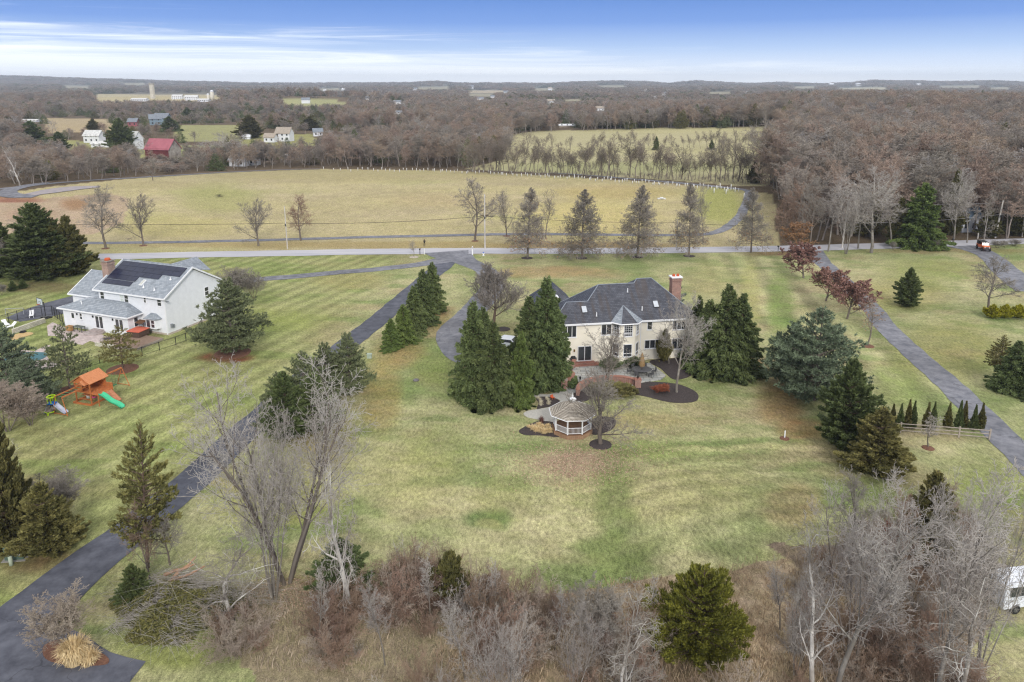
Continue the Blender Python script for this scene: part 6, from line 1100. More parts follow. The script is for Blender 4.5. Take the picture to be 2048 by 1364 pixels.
for (px_, py_, lb) in [(1160, 768, 'small black lantern post on the left of the patio'), (1212, 752, 'small black lantern on the patio behind the curved wall')]:
    x_, y_, _ = P(px_, py_); t = thing('garden_lantern', lb, 'lantern', (x_, y_, .1)); mb = MB(); bar(mb, (0, 0, 0), (0, 0, .5), .03); mb.build('post', black, t); mb = MB(); mb.lathe((0, 0, .5), [(.07, 0), (.12, .05), (.12, .3), (.16, .32), (.02, .45)], 6); mb.build('lamp_head', black, t)
# gazebo
gx_, gy_, _ = P(1144, 861); G = thing('gazebo', 'white octagonal gazebo with weathered shingle roof at the end of the gravel walk', 'gazebo', (gx_, gy_, 0), R(22.5 + 4)); G.scale = (1.03, 1.03, .84)
def octp(r_, z_): return [(r_ * math.cos(R(45 * i)), r_ * math.sin(R(45 * i)), z_) for i in range(8)]
rG = 1.95
MB().prism([p[:2] for p in octp(2.15, 0)], -.1, .5).build('brick_base', brick_mat('tan_brick', srgb(160, 120, 88), srgb(134, 98, 72), srgb(170, 150, 128), .22, .075, .012, axes='wall'), G)
MB().prism([p[:2] for p in octp(2.05, 0)], .502, .56).build('floor_deck', mat('deck_brown', srgb(128, 98, 76), srgb(104, 78, 60), 3), G)
for i in range(8):
    a, b = octp(rG, 0)[i], octp(rG, 0)[(i + 1) % 8]; A = Vector(a); B = Vector(b); d = (B - A).normalized(); Ln = (B - A).length
    mb = MB(); mb.box(A.x - .055, A.x + .055, A.y - .055, A.y + .055, .56, 2.75); mb.build('post', trimw, G)
    if i == 2: continue
    mb = MB(); bar(mb, A + Vector((0, 0, 1.42)), B + Vector((0, 0, 1.42)), .045, 4); bar(mb, A + Vector((0, 0, .68)), B + Vector((0, 0, .68)), .04, 4)
    for q_ in range(1, 12): p_ = A + d * (Ln * q_ / 12); bar(mb, p_ + Vector((0, 0, .68)), p_ + Vector((0, 0, 1.42)), .018, 4)
    mb.build('railing', trimw, G)
for i in range(8):
    A, B = Vector(octp(rG, 0)[i]), Vector(octp(rG, 0)[(i + 1) % 8]); mb = MB(); pts_ = []
    for q_ in range(13): u_ = q_ / 12; p_ = A.lerp(B, .03 + .94 * u_); p_.z = 2.2 + .38 * math.sin(math.pi * u_) ** .7; pts_.append(p_)
    n_ = len(pts_); tt = (B - A).normalized(); nv = Vector((tt.y, -tt.x, 0)) * .03
    vs = [p_ + nv for p_ in pts_] + [Vector((p_.x, p_.y, 2.74)) + nv for p_ in pts_] + [p_ - nv for p_ in pts_] + [Vector((p_.x, p_.y, 2.74)) - nv for p_ in pts_]
    fs = []
    for j in range(n_ - 1): fs += [(j, j + 1, n_ + j + 1, n_ + j), (2 * n_ + j + 1, 2 * n_ + j, 3 * n_ + j, 3 * n_ + j + 1), (j, 2 * n_ + j, 2 * n_ + j + 1, j + 1)]
    mb.raw(vs, fs); mb.build('arch_panel', trimw, G)
mb = MB(); ro = octp(2.45, 2.70); r2_ = octp(1.45, 3.30); r3 = octp(.32, 4.05)
for i in range(8): j = (i + 1) % 8; slab(mb, [ro[i], ro[j], r2_[j], r2_[i]], .06); slab(mb, [r2_[i], r2_[j], r3[j], r3[i]], .06)
rg_ = mb.build('roof', brick_mat('cedar_shake', srgb(190, 182, 170), srgb(162, 154, 142), srgb(84, 74, 64), .28, .10, .014, axes='wall', rough=.95), G)
mb = MB(); ro2 = octp(2.49, 2.66)
for i in range(8): bar(mb, ro2[i], ro2[(i + 1) % 8], .055, 4)
mb.build('eave_trim', trimw, rg_); mb = MB(); mb.lathe((0, 0, 4.0), [(.34, 0), (.34, .3), (.42, .32), (.3, .45), (.06, .5), (.05, .7), (.09, .78), (.02, .95), (.01, 1.2)], 8); mb.build('finial', trimw, rg_)
# beds round the gazebo
tanm = mat('tan_grass', srgb(206, 180, 134), srgb(238, 216, 170), 3, .9, attr=True)
def tuft(px_, py_, r_, h_, lb, cat='grass clump', name='grass_clump', m=tanm, n=420, group=None):
    x_, y_, z_ = P(px_, py_); rg2 = np.random.default_rng(int(px_ * 7 + py_)); a = rg2.random(n) * 6.28; b = rg2.random(n) ** .7; hh_ = h_ * rg2.uniform(.5, 1.1, n); c = np.stack([np.cos(a), np.sin(a), 0 * a], 1)
    base = c * (b * r_ * .6)[:, None]; tip = c * (b * r_)[:, None] + rg2.normal(0, .16 * r_, (n, 3)); sd = np.stack([-np.sin(a), np.cos(a), 0 * a], 1) * .011
    up_ = np.array([[0, 0, 1.]]); m_ = (base + tip) / 2 + up_ * (hh_ * .75)[:, None]; t_ = tip + up_ * (hh_ * (1 - .35 * b))[:, None]
    V = np.stack([base - sd, base + sd, m_ + sd, m_ - sd, m_ - sd, m_ + sd, t_ + sd * .3, t_ - sd * .3], 1).reshape(-1, 3)
    o = link(bpy.data.objects.new(name, me_np(name, V, np.arange(n * 8).reshape(-1, 4), m, att=np.repeat(rg2.random(n), 2)))); o.location = (x_, y_, z_ + .04); return tag(o, lb, cat, group)
for i, (a, b, s_) in enumerate([(1066, 858, .5), (1078, 852, .45), (1073, 862, .6), (1088, 866, .6), (1096, 854, .4), (1100, 864, .55), (1058, 855, .3), (1084, 856, .4)]):
    tuft(a, b, s_, s_ * .7, ['tan grass clump nearest the lawn in the bed left of the gazebo', 'round tan clump at the back of the gazebo bed', 'large tan clump in the centre of the gazebo bed', 'large tan clump at the front of the gazebo bed', 'small tan clump near the gazebo post', 'broad tan clump touching the gazebo base', 'tiny tan clump at the tip of the gazebo bed', 'small tan clump between the larger ones by the gazebo'][i], group='tan clumps in the gazebo bed')
for i, (a, b) in enumerate([(1076, 797), (1080, 800), (1082, 804), (1082, 807), (1082, 811), (1094, 798), (1096, 801), (1098, 805), (1097, 809)]):
    tuft(a, b, .32, .2, f'{ordw(i % 5 if i < 5 else i - 5)} pale cut tuft from the back in the {"left" if i < 5 else "right"} row of the small mulch bed', group='pale tufts in the small mulch bed', n=120, m=mat('pale_tuft', srgb(196, 186, 158), srgb(220, 212, 190), 3, .9, attr=True))
tuft(152, 1322, 1.1, 1.7, 'tall tan ornamental grass clump in the bed at the driveway fork', n=1500); tuft(178, 1326, .8, .9, 'low straw-coloured grass clump right of the tall tan one', n=600); tuft(1083, 846, .4, .8, 'dark red twiggy clump behind the gazebo bed', m=mat('dark_twig', srgb(96, 66, 60), srgb(128, 92, 82), 3, .9, attr=True), n=200)
T('shrubr', 1770, 1130, 1040, 26, 'bare_shrub', 'orange-brown shrub behind the bottom right trees', 'shrub')
x_, y_, _ = P(1105, 799); orange = mat('orange_plastic', srgb(206, 100, 62), srgb(190, 88, 54), 3, .5)
t = thing('orange_chair', 'small orange plastic chair on the little mulch bed', 'chair', (x_, y_, .05), .6); t.scale = (.8, .8, .8); mb = MB(); mb.box(-.24, .24, -.22, .22, .26, .32); mb.build('seat', orange, t); mb = MB(); mb.box(-.24, .24, .18, .24, .32, .62); mb.build('backrest', orange, t)
for sx in (-.18, .18):
    for sy in (-.17, .17): mb = MB(); bar(mb, (sx, sy, 0), (sx, sy, .27), .03); mb.build('leg', orange, t)
# ---------------------------------------------------------------- street things: poles, wires, mailboxes, posts
pole_m = mat('pole_wood', srgb(176, 170, 162), srgb(206, 201, 194), 2, .9, stretch=(1, 1, .2)); porc = mat('porcelain', srgb(190, 186, 178), srgb(160, 156, 150), 5, .4)
POLES = {}
def pole(key, px_, py_, top, lb, arm=True, r=.15, lean=0):
    x_, y_, z_ = P(px_, py_); h = top_z(x_, y_, top) - z_; t = thing('utility_pole', lb, 'utility pole', (x_, y_, z_)); t.rotation_euler = (0, lean, 0)
    mb = MB(); mb.tube([(0, 0, -.3), (0, 0, h * .5), (0, 0, h)], [r * 1.15, r, r * .8], 10); mb.build('pole', pole_m, t); zs = h * .62 if key == 'mid' else h * .93
    if arm: mb = MB(); mb.box(-.9, .9, -.06, .06, zs - .08, zs + .04); mb.box(-.9, .9, .2, .32, zs * .98 - .06, zs * .98 + .05) if key == 'mid' else None; mb.build('crossarm', mat('arm_wood', srgb(96, 80, 68), srgb(116, 98, 84), 3), t)
    mb = MB(); mb.lathe((0, -.25, h * .55), [(.1, 0), (.14, .05), (.14, .5), (.1, .55)], 8); mb.build('cable_box', darkgrey, t)
    for sx in (-.7, .7): mb = MB(); mb.lathe((sx * (1 if arm else .12), 0, (zs if arm else h) + .04), [(.05, 0), (.07, .06), (.05, .16)], 8); mb.build('insulator', porc, t)
    POLES[key] = (x_, y_, z_, h); return t
pole('far', -60, 497, 415, 'wooden utility pole outside the left edge', False); pole('left', 575, 498, 414, 'thin wooden pole beside the round twisted tree', False, .11)
pole('mid', 970, 497, 388, 'pale wooden utility pole with dark crossarms in the middle of the road verge'); pole('oak', 1352, 496, 440, 'short wooden pole hidden behind the fourth roadside oak', False, .1); pole('lean', 1684, 496, 401, 'leaning pale utility pole before the wood', False, .15, .03); pole('right', 1990, 476, 400, 'slanting pale utility pole right of the spruce', True, .2, .06); pole('off', 2300, 470, 396, 'utility pole beyond the right edge')
wire = mat('wire', (.03, .028, .028), (.05, .045, .04), 3, .6); wire_l = mat('wire_light', srgb(120, 116, 116), srgb(150, 146, 146), 3, .6)
def cable(a, b, fa, fb, sag, lb, r=.035, m=None):
    A, B = POLES[a], POLES[b]; pts_ = []
    for i in range(25): u_ = i / 24; pts_.append((A[0] + (B[0] - A[0]) * u_, A[1] + (B[1] - A[1]) * u_, (A[2] + A[3] * fa) * (1 - u_) + (B[2] + B[3] * fb) * u_ - sag * 4 * u_ * (1 - u_)))
    mb = MB(); mb.tube(pts_, r, 5); o = mb.build('power_line', m or wire); return tag(o, lb, 'cable')
cable('far', 'left', .62, .62, .35, 'dark cable crossing the straw field left of the thin pole', .045); cable('left', 'mid', .62, .60, .6, 'dark cable from the thin pole to the middle pole', .045); cable('mid', 'oak', .60, .9, .4, 'dark cable from the middle pole behind the roadside oaks', .04); cable('oak', 'lean', .9, .5, .5, 'dark cable from the roadside oaks to the leaning pole', .04)
cable('lean', 'right', .95, .93, .4, 'upper pale cable between the leaning pole and the right pole', .04, wire_l); cable('lean', 'right', .55, .62, .7, 'lower pale cable between the leaning pole and the right pole', .05, wire_l); cable('right', 'off', .93, .93, .4, 'upper cable leaving the view on the right', .04, wire_l); cable('right', 'off', .62, .6, .4, 'lower cable leaving the view on the right', .05, wire_l)
def post(px_, py_, h, r, m, lb, name='post', box=None, cat='post'):
    x_, y_, z_ = P(px_, py_); t = thing(name, lb, cat, (x_, y_, z_)); mb = MB(); mb.box(-r, r, -r, r, -.1, h); mb.build('upright', m, t)
    if box: mb = MB(); w_, d_, hh_ = box; mb.box(-w_, w_, -d_, d_, h + .002, h + hh_); mb.tube([(0, -d_, h + hh_), (0, d_, h + hh_)], w_, 12); mb.build('letter_box', m if m is not black else black, t); mb = MB(); mb.box(w_ + .002, w_ + .03, -.04, .04, h + .1, h + .3); mb.build('flag', mat('flag_red', srgb(180, 50, 40)), t)
    else: mb = MB(); mb.lathe((0, 0, h + .002), [(r * 1.6, 0), (r * 1.6, .05), (r * .3, .18)], 4, sm=False); mb.build('cap', m, t)
    return t
post(945, 510, 1.5, .12, trimw, 'white mailbox post right of the driveway mouth', 'mailbox', (.14, .3, .22), 'mailbox'); post(840, 509, 1.05, .07, black, 'black mailbox on a post left of the driveway mouth', 'mailbox', (.12, .28, .2), 'mailbox'); post(849, 509, 1.2, .05, trimw, 'thin white post between the black mailbox and the driveway mouth')
post(1905, 488, .95, .05, darkgrey, 'dark mailbox by the road right of the big spruce', 'mailbox', (.14, .3, .22), 'mailbox'); post(1556, 502, .9, .05, black, 'black mailbox by the leafless oak at the wood corner', 'mailbox', (.12, .28, .2), 'mailbox'); post(1569, 877, .75, .05, trimw, 'white pipe marker standing on the mound lawn', cat='marker'); post(1955, 477, 1.2, .12, pole_m, 'short weathered stub post at the edge of the wood')
x_, y_, z_ = P(967, 511); t = thing('fire_hydrant', 'small white and blue hydrant on the road verge', 'hydrant', (x_, y_, z_)); mb = MB(); mb.lathe((0, 0, 0), [(.24, 0), (.24, .05), (.15, .06), (.15, .55), (.2, .57)], 12); mb.build('barrel', trimw, t); mb = MB(); mb.lathe((0, 0, .572), [(.19, 0), (.17, .12), (.06, .2)], 12); mb.build('bonnet', mat('blue_paint', srgb(80, 110, 190)), t)
mb = MB(); mb.tube([(-.26, 0, .4), (.26, 0, .4)], .07, 8); mb.build('nozzle', trimw, t)
x_, y_, z_ = P(832, 761); mb = MB(); mb.lathe((x_, y_, z_), [(.36, -.05), (.36, .12), (.3, .16), (.05, .17)], 18); tag(mb.build('septic_lid', mat('lid_grey', srgb(96, 92, 96), srgb(120, 116, 120), 4)), 'round grey lid on the lawn between the driveway and the spruces', 'lid')
x_, y_, z_ = P(739, 716); mb = MB(); mb.box(-.3, .3, -.2, .2, 0, .55); mb.box(-.34, .34, -.24, .24, .552, .62); o = mb.build('utility_pedestal', mat('pale_green', srgb(150, 164, 150), srgb(170, 180, 166), 3)); o.location = (x_, y_, z_); tag(o, 'small pale green pedestal beside the long driveway', 'utility box')
def cabinet(px_, py_, w_, d_, h_, c1, lb, rz):
    x_, y_, z_ = P(px_, py_); t = thing('transformer_cabinet', lb, 'utility box', (x_, y_, z_), rz); m = mat('cab' + str(int(px_)), c1, tuple(v * .8 for v in c1), 3, .5); mb = MB(); mb.box(-w_ / 2, w_ / 2, -d_ / 2, d_ / 2, 0, h_ * .8); mb.raw([(-w_ / 2 - .04, -d_ / 2 - .04, h_ * .8 + .002), (w_ / 2 + .04, -d_ / 2 - .04, h_ * .8 + .002), (w_ / 2 + .04, d_ / 2 + .04, h_ * .8 + .002), (-w_ / 2 - .04, d_ / 2 + .04, h_ * .8 + .002), (-w_ / 2, -d_ / 2 + .2, h_), (w_ / 2, -d_ / 2 + .2, h_), (w_ / 2, d_ / 2, h_), (-w_ / 2, d_ / 2, h_)], [(3, 2, 1, 0), (4, 5, 6, 7), (0, 1, 5, 4), (1, 2, 6, 5), (2, 3, 7, 6), (3, 0, 4, 7)]); mb.build('body', m, t, .02)
    mb = MB(); mb.box(w_ * .12, w_ * .38, -d_ / 2 - .02, -d_ / 2 - .003, h_ * .35, h_ * .6); mb.build('warning_label', trimw, t)
    mb = MB(); mb.box(-w_ * .05, 0, -d_ / 2 - .03, -d_ / 2 - .003, h_ * .3, h_ * .5); mb.build('latch', darkgrey, t); mb = MB(); mb.box(-w_ / 2 - .2, w_ / 2 + .2, -d_ / 2 - .2, d_ / 2 + .2, -.1, .04); mb.build('pad', mat('pad_grey', srgb(150, 146, 140)), t)
cabinet(36, 1112, 1.35, 1.1, 1.25, srgb(84, 104, 92), 'dark green utility cabinet with a white sticker under the olive juniper', .15); cabinet(1910, 1118, 1.3, 1.1, 1.2, srgb(140, 164, 152), 'pale green utility cabinet behind the bottom right trees', -.2)
x_, y_, z_ = P(23, 1130); mb = MB(); mb.lathe((0, 0, 0), [(.15, -.1), (.15, .75), (.13, .82), (.03, .84)], 14); o = mb.build('utility_marker', mat('marker_pale', srgb(186, 196, 176), srgb(170, 182, 162), 3)); o.location = (x_, y_, z_); tag(o, 'short pale round pedestal post in front of the dark green cabinet', 'marker post')
# rail fence
def rail_fence(pix, lb, rails=3, h=1.15):
    w3 = [P(*p) for p in pix]; t = thing('rail_fence', lb, 'fence', w3[0]); o0 = Vector(w3[0]); m = mat('fence_grey', srgb(168, 158, 148), srgb(136, 126, 116), 3, .9, stretch=(1, 1, .4))
    for p in w3: q_ = Vector(p) - o0; mb = MB(); mb.box(q_.x - .075, q_.x + .075, q_.y - .05, q_.y + .05, -.1 + q_.z, h + .1 + q_.z); mb.build('post', m, t)
    for a, b in zip(w3[:-1], w3[1:]):
        a, b = Vector(a) - o0, Vector(b) - o0
        for r_ in range(rails): z_ = .3 + r_ * .38; mb = MB(); bar(mb, a + Vector((0, 0, z_)), b + Vector((0, 0, z_)), .055, 5); mb.build('rail', m, t)
rail_fence([(1978, 880), (1917, 875), (1858, 870), (1800, 866), (1745, 862)], 'weathered three rail fence in front of the cone evergreens')
w3 = [P(1978, 880), P(1972, 864), P(1963, 848)]
# stakes with white tubes along the crest of the straw field
tube_m = mat('tube_white', srgb(226, 226, 226), srgb(204, 204, 200), 5, .6); mt = MB().lathe((0, 0, 0), [(.12, 0), (.12, 1.15), (.05, 1.16)], 7).mesh('tree_guard', tube_m); rg4 = np.random.default_rng(3); c = 0
for q_ in range(120):
    px_ = 650 + 830 * (q_ / 120) ** .8 + rg4.uniform(-3, 3); y0 = np.interp(px_, [640, 900, 1100, 1300, 1480], [339, 342, 353, 366, 381]); x_, y_, z_ = P(px_, y0 + rg4.uniform(-1.0, 4.0))
    o = link(bpy.data.objects.new('tree_guard', mt)); o.location = (x_, y_, z_); s_ = rg4.uniform(.7, 1.15); o.scale = (1, 1, s_); o.rotation_euler = (rg4.uniform(-.06, .06), rg4.uniform(-.06, .06), 0)
    tag(o, ordw(q_ if q_ < 99 else q_ - 99) + (' white tree guard tube from the left along the field crest' if q_ < 99 else ' white tree guard tube past the crowded middle of the field crest'), 'tree guard', 'white tree guard tubes along the field crest')
for i, (a, b) in enumerate([(1488, 396), (1470, 384), (1428, 386), (1452, 388), (1462, 378), (1440, 376)]):
    x_, y_, z_ = P(a, b); o = link(bpy.data.objects.new('tree_guard', mt)); o.location = (x_, y_, z_); o.scale = (1.2, 1.2, 1.3); tag(o, ordw(i) + ' tall white guard tube near the bend of the trail', 'tree guard', 'white guard tubes near the trail bend')
x_, y_, z_ = P(1323, 398); o = MB().box(-1.2, 1.2, -.5, .5, 0, .28).box(-.4, .5, -.9, .9, .282, .45).build('white_debris', tube_m); o.location = (x_, y_, z_); tag(o, 'small heap of white sheeting lying on the straw field', 'sheeting')
# ---------------------------------------------------------------- person by the road
def person(px_, py_, h, lb):
    x_, y_, z_ = P(px_, py_); cloth = mat('dark_clothes', (.012, .012, .016), (.03, .03, .035), 6, .9); t = thing('person', lb, 'person', (x_, y_, z_), .2)
    J = dict(pelvis=(0, 0, .95, .13), chest=(0, 0, 1.25, .15), neck=(0, 0, 1.47, .065), head=(0, -.02, 1.62, .10), top=(0, -.01, 1.72, .07), hl=(-.1, 0, .9, .09), kl=(-.11, -.03, .5, .065), al=(-.11, .02, .09, .045), fl=(-.12, -.14, .04, .035), hr=(.1, 0, .9, .09), kr=(.11, -.02, .5, .065), ar=(.12, .03, .09, .045), fr=(.13, -.13, .04, .035),
             sl=(-.19, 0, 1.41, .06), el=(-.27, .02, 1.13, .045), wl=(-.16, -.2, 1.10, .03), sr=(.19, 0, 1.41, .06), er=(.27, .02, 1.13, .045), wr=(.16, -.2, 1.12, .03), pl=(-.13, -.26, 1.11, .03), pr=(.13, -.26, 1.13, .03))
    Ed = [('pelvis', 'chest'), ('chest', 'neck'), ('neck', 'head'), ('head', 'top'), ('pelvis', 'hl'), ('hl', 'kl'), ('kl', 'al'), ('al', 'fl'), ('pelvis', 'hr'), ('hr', 'kr'), ('kr', 'ar'), ('ar', 'fr'), ('chest', 'sl'), ('sl', 'el'), ('el', 'wl'), ('wl', 'pl'), ('chest', 'sr'), ('sr', 'er'), ('er', 'wr'), ('wr', 'pr')]
    for s_, k in ((-1, 'l'), (1, 'r')):
        for f in range(5): J[f'f{k}{f}'] = (s_ * (.13 - .012 * f) + (.0 if f else s_ * .03), -.32 + .01 * abs(f - 2), J['p' + k][2] - .02 + .012 * f, .010); Ed.append(('p' + k, f'f{k}{f}'))
    ks_ = list(J); m = bpy.data.meshes.new('body'); m.from_pydata([J[k][:3] for k in ks_], [(ks_.index(a), ks_.index(b)) for a, b in Ed], []); o = link(bpy.data.objects.new('body', m), t); sk = o.modifiers.new('s', 'SKIN')
    for i, k in enumerate(ks_): m.skin_vertices[0].data[i].radius = (J[k][3], J[k][3] * .85); m.skin_vertices[0].data[i].use_root = k == 'pelvis'
    o.modifiers.new('ss', 'SUBSURF').render_levels = 1; m.materials.append(cloth); t.scale = (h / 1.75,) * 3
    mb = MB(); mb.lathe((0, -.075, 1.60), [(.03, -.06), (.06, -.03), (.065, .03), (.04, .07)], 12); mb.build('face', mat('skin', srgb(200, 160, 140), srgb(190, 150, 128), 5), t)
    mb = MB(); mb.lathe((0, .0, 1.60), [(.10, -.04), (.118, .04), (.105, .12), (.04, .16)], 14); mb.build('hood', cloth, t)
person(849, 493, 1.75, 'person in dark hooded clothes standing on the far verge of the road')
# ---------------------------------------------------------------- vehicles
def wheel(par, x_, y_, z_, r_, w_):
    mb = MB(); mb.tube([(x_ - w_ / 2, y_, z_), (x_ - w_ * .3, y_, z_), (x_ + w_ * .3, y_, z_), (x_ + w_ / 2, y_, z_)], [r_ * .92, r_, r_, r_ * .92], 20); wo = mb.build('wheel', mat('tyre', (.015, .015, .016), (.03, .03, .03), 5, .9), par)
    mb = MB(); mb.tube([(x_ - w_ * .53, y_, z_), (x_ + w_ * .53, y_, z_)], r_ * .55, 14); mb.build('rim', mat('rim', srgb(120, 122, 126), srgb(90, 92, 96), 5, .4, metal=.7), wo)
x_, y_, z_ = P(1966, 500); J_ = thing('orange_off_roader', 'orange boxy off-road vehicle with dark roof on the far right driveway', 'car', (x_, y_, z_ + .05), R(-12)); jo = mat('orange_paint', srgb(232, 116, 56), srgb(216, 100, 46), 2, .35, spec=.6)
mb = MB(); mb.box(-.78, .78, -1.0, 1.9, .55, 1.12); mb.raw([(-.62, -1.9, .6), (.62, -1.9, .6), (.78, -1.0, .6), (-.78, -1.0, .6), (-.6, -1.88, 1.08), (.6, -1.88, 1.08), (.76, -1.0, 1.18), (-.76, -1.0, 1.18)], [(3, 2, 1, 0), (4, 5, 6, 7), (0, 1, 5, 4), (1, 2, 6, 5), (2, 3, 7, 6), (3, 0, 4, 7)]); mb.build('body', jo, J_, .04)
mb = MB(); mb.box(-.72, .72, -.75, 1.85, 1.78, 1.86); mb.box(-.74, .74, .9, 1.86, 1.122, 1.778); mb.build('roof', black, J_, .03)
mb = MB(); mb.raw([(-.7, -.98, 1.15), (.7, -.98, 1.15), (.66, -.78, 1.76), (-.66, -.78, 1.76), (-.7, -.94, 1.15), (.7, -.94, 1.15), (.66, -.74, 1.76), (-.66, -.74, 1.76)], [(0, 1, 2, 3), (4, 7, 6, 5), (0, 4, 5, 1), (1, 5, 6, 2), (2, 6, 7, 3), (3, 7, 4, 0)]); mb.build('windscreen', glass, J_)
mb = MB(); mb.box(-.55, .55, -1.93, -1.885, .68, 1.02); gr_ = mb.build('grille', darkgrey, J_)
for s_ in (-1, 1):
    mb = MB(); mb.tube([(s_ * .44, -1.97, .88), (s_ * .44, -1.93, .88)], .1, 12); mb.build('headlight', mat('lamp_glass', srgb(220, 222, 226), rough=.15), J_)
    mb = MB(); mb.box(s_ * .66 if s_ > 0 else -.92, .92 if s_ > 0 else -.66, -1.85, -1.0, .82, .9); mb.box(s_ * .78 if s_ > 0 else -.95, .95 if s_ > 0 else -.78, .9, 1.8, .86, .94); mb.build('fender', black, J_)
    mb = MB(); bar(mb, (s_ * .68, -.8, 1.1), (s_ * .68, -.75, 1.8), .04); mb.build('pillar', jo, J_)
    for yy_ in (-1.42, 1.32): wheel(J_, s_ * .78, yy_, .38, .4, .26)
mb = MB(); mb.box(-.8, .8, -2.1, -1.98, .5, .68); mb.build('bumper', black, J_)
x_, y_, z_ = P(2062, 1226); V_ = thing('white_van', 'white van with dark windows cut by the right edge of the view', 'van', (x_ + .2, y_ + 1.1, z_), R(100)); vw = mat('van_white', srgb(232, 235, 242), srgb(224, 228, 236), 2, .3, spec=.6)
prof = [(-2.5, .45), (-2.5, 1.0), (-2.3, 1.3), (-1.7, 1.45), (-1.05, 2.2), (-.8, 2.35), (2.4, 2.4), (2.55, 2.2), (2.6, .45)]; mb = MB(); n_ = len(prof)
vs = [(-.95, a, b) for a, b in prof] + [(.95, a, b) for a, b in prof]
vs = [(v[0] * (.88 if v[2] > 1.6 else 1), v[1], v[2]) for v in vs]; mb.raw(vs, [tuple(range(n_)), tuple(range(n_, 2 * n_))[::-1]] + [(i, (i + 1) % n_, n_ + (i + 1) % n_, n_ + i) for i in range(n_)]); mb.build('body', vw, V_, .07)
mb = MB(); mb.raw([(-.8, -1.66, 1.5), (.8, -1.66, 1.5), (.72, -1.1, 2.18), (-.72, -1.1, 2.18)], [(0, 1, 2, 3)]); 
for v in range(4): mb.v[v] = (mb.v[v][0], mb.v[v][1] - .03, mb.v[v][2] + .02)
mb.build('windscreen', glass, V_)
for s_ in (-1, 1):
    for a, b in ((-1.2, -.35), (-.2, .9), (1.05, 2.2)): mb = MB(); mb.raw([(s_ * .965, a, 1.42), (s_ * .965, b, 1.42), (s_ * .885, b, 2.1), (s_ * .885, a + (.25 if a < -1 else 0), 2.1)], [(0, 1, 2, 3)]); mb.build('side_window', glass, V_)
    mb = MB(); mb.box(s_ * .96 if s_ > 0 else -1.16, 1.16 if s_ > 0 else -.96, -1.35, -1.2, 1.35, 1.6); mb.build('mirror', black, V_); mb = MB(); mb.box(s_ * .6 if s_ > 0 else -.9, .9 if s_ > 0 else -.6, -2.54, -2.45, .95, 1.15); mb.build('headlight', mat('lamp_glass', srgb(220, 222, 226)), V_)
    for yy_ in (-1.6, 1.6): wheel(V_, s_ * .88, yy_, .36, .36, .24)
mb = MB(); mb.box(-.93, .93, -2.66, -2.46, .3, .72); mb.build('bumper', darkgrey, V_)
# timber decks by the van
plank = mat('plank_grey', srgb(168, 158, 150), srgb(136, 126, 118), 2, .9, stretch=(6, .5, 1))
def deck(px_, py_, nx_, L_, rz, lb, hz=.35):
    x_, y_, z_ = P(px_, py_); t = thing('timber_deck', lb, 'deck', (x_, y_, z_), rz); mb = MB()
    for i in range(nx_): mb.box(i * .16, i * .16 + .145, 0, L_, hz, hz + .04)
    mb.build('boards', plank, t); mb = MB(); mb.box(0, nx_ * .16, .1, .2, -.05, hz - .002); mb.box(0, nx_ * .16, L_ - .2, L_ - .1, -.05, hz - .002); mb.build('joist', darkgrey, t)
deck(1940, 1385, 7, 2.6, R(-18), 'small weathered plank deck at the bottom edge below the white-limbed trees'); deck(1996, 1158, 10, 1.7, R(-25), 'grey plank ramp beside the white van', .25)
x_, y_, z_ = P(2018, 1190); mb = MB(); mb.box(-.9, .9, -.5, .5, 0, .55); o = mb.build('tarp_bundle', mat('tarp_dark', srgb(62, 62, 60), srgb(84, 84, 80), 3, .8, .5), None, .15); o.location = (x_, y_, z_); o.rotation_euler = (0, 0, -.5); tag(o, 'dark tarpaulin covered bundle between the ramp and the van', 'tarpaulin')
# ---------------------------------------------------------------- playset
cw = mat('cedar_wood', srgb(196, 122, 72), srgb(168, 98, 56), 2.5, .7, stretch=(1, 1, 6)); cw2 = mat('cedar_roof', srgb(206, 138, 94), srgb(180, 112, 72), 2.5, .7, stretch=(1, 6, 1)); grn = mat('slide_green', srgb(60, 190, 140), srgb(48, 170, 124), 1, .35, spec=.6)
PX, PY, PZ = P(184, 800); PL = thing('wooden_playset', 'cedar playset with gabled fort, green wavy slide and swing beams on the left lawn', 'playset', (PX, PY, PZ), R(-18))
def bx(nm, m, *a, par=PL, M=None): mb = MB(); mb.box(*a, M); return mb.build(nm, m, par)
for (a, b) in ((-1.1, -1.0), (1.1, -1.0), (1.1, 1.1), (-1.1, 1.1)): bx('leg', cw, a - .06, a + .06, b - .06, b + .06, -.05, 2.5)
bx('platform', cw, -1.2, 1.2, -1.1, 1.2, 1.38, 1.46)
mb = MB(); 
for q_ in range(12): mb.box(-1.16 + q_ * .2, -1.0 + q_ * .2, 1.10, 1.14, 1.47, 2.15)
for q_ in range(11): mb.box(-1.17, -1.13, -1.0 + q_ * .2, -.84 + q_ * .2, 1.47, 2.15)
for q_ in range(6): mb.box(-1.16 + q_ * .2, -1.0 + q_ * .2, -1.06, -1.02, 1.47, 2.15)
mb.box(-1.2, 1.2, 1.08, 1.16, 2.16, 2.24); mb.box(-1.2, .05, -1.08, -1.0, 2.16, 2.24); mb.build('fort_wall', cw, PL)
mb = MB(); slab(mb, [(-1.45, -1.35, 2.55), (.15, -1.35, 3.55), (.15, 1.35, 3.55), (-1.45, 1.35, 2.55)], .06); slab(mb, [(.15, -1.35, 3.55), (1.5, -1.35, 2.7), (1.5, 1.35, 2.7), (.15, 1.35, 3.55)], .06); rfp = mb.build('roof', cw2, PL)
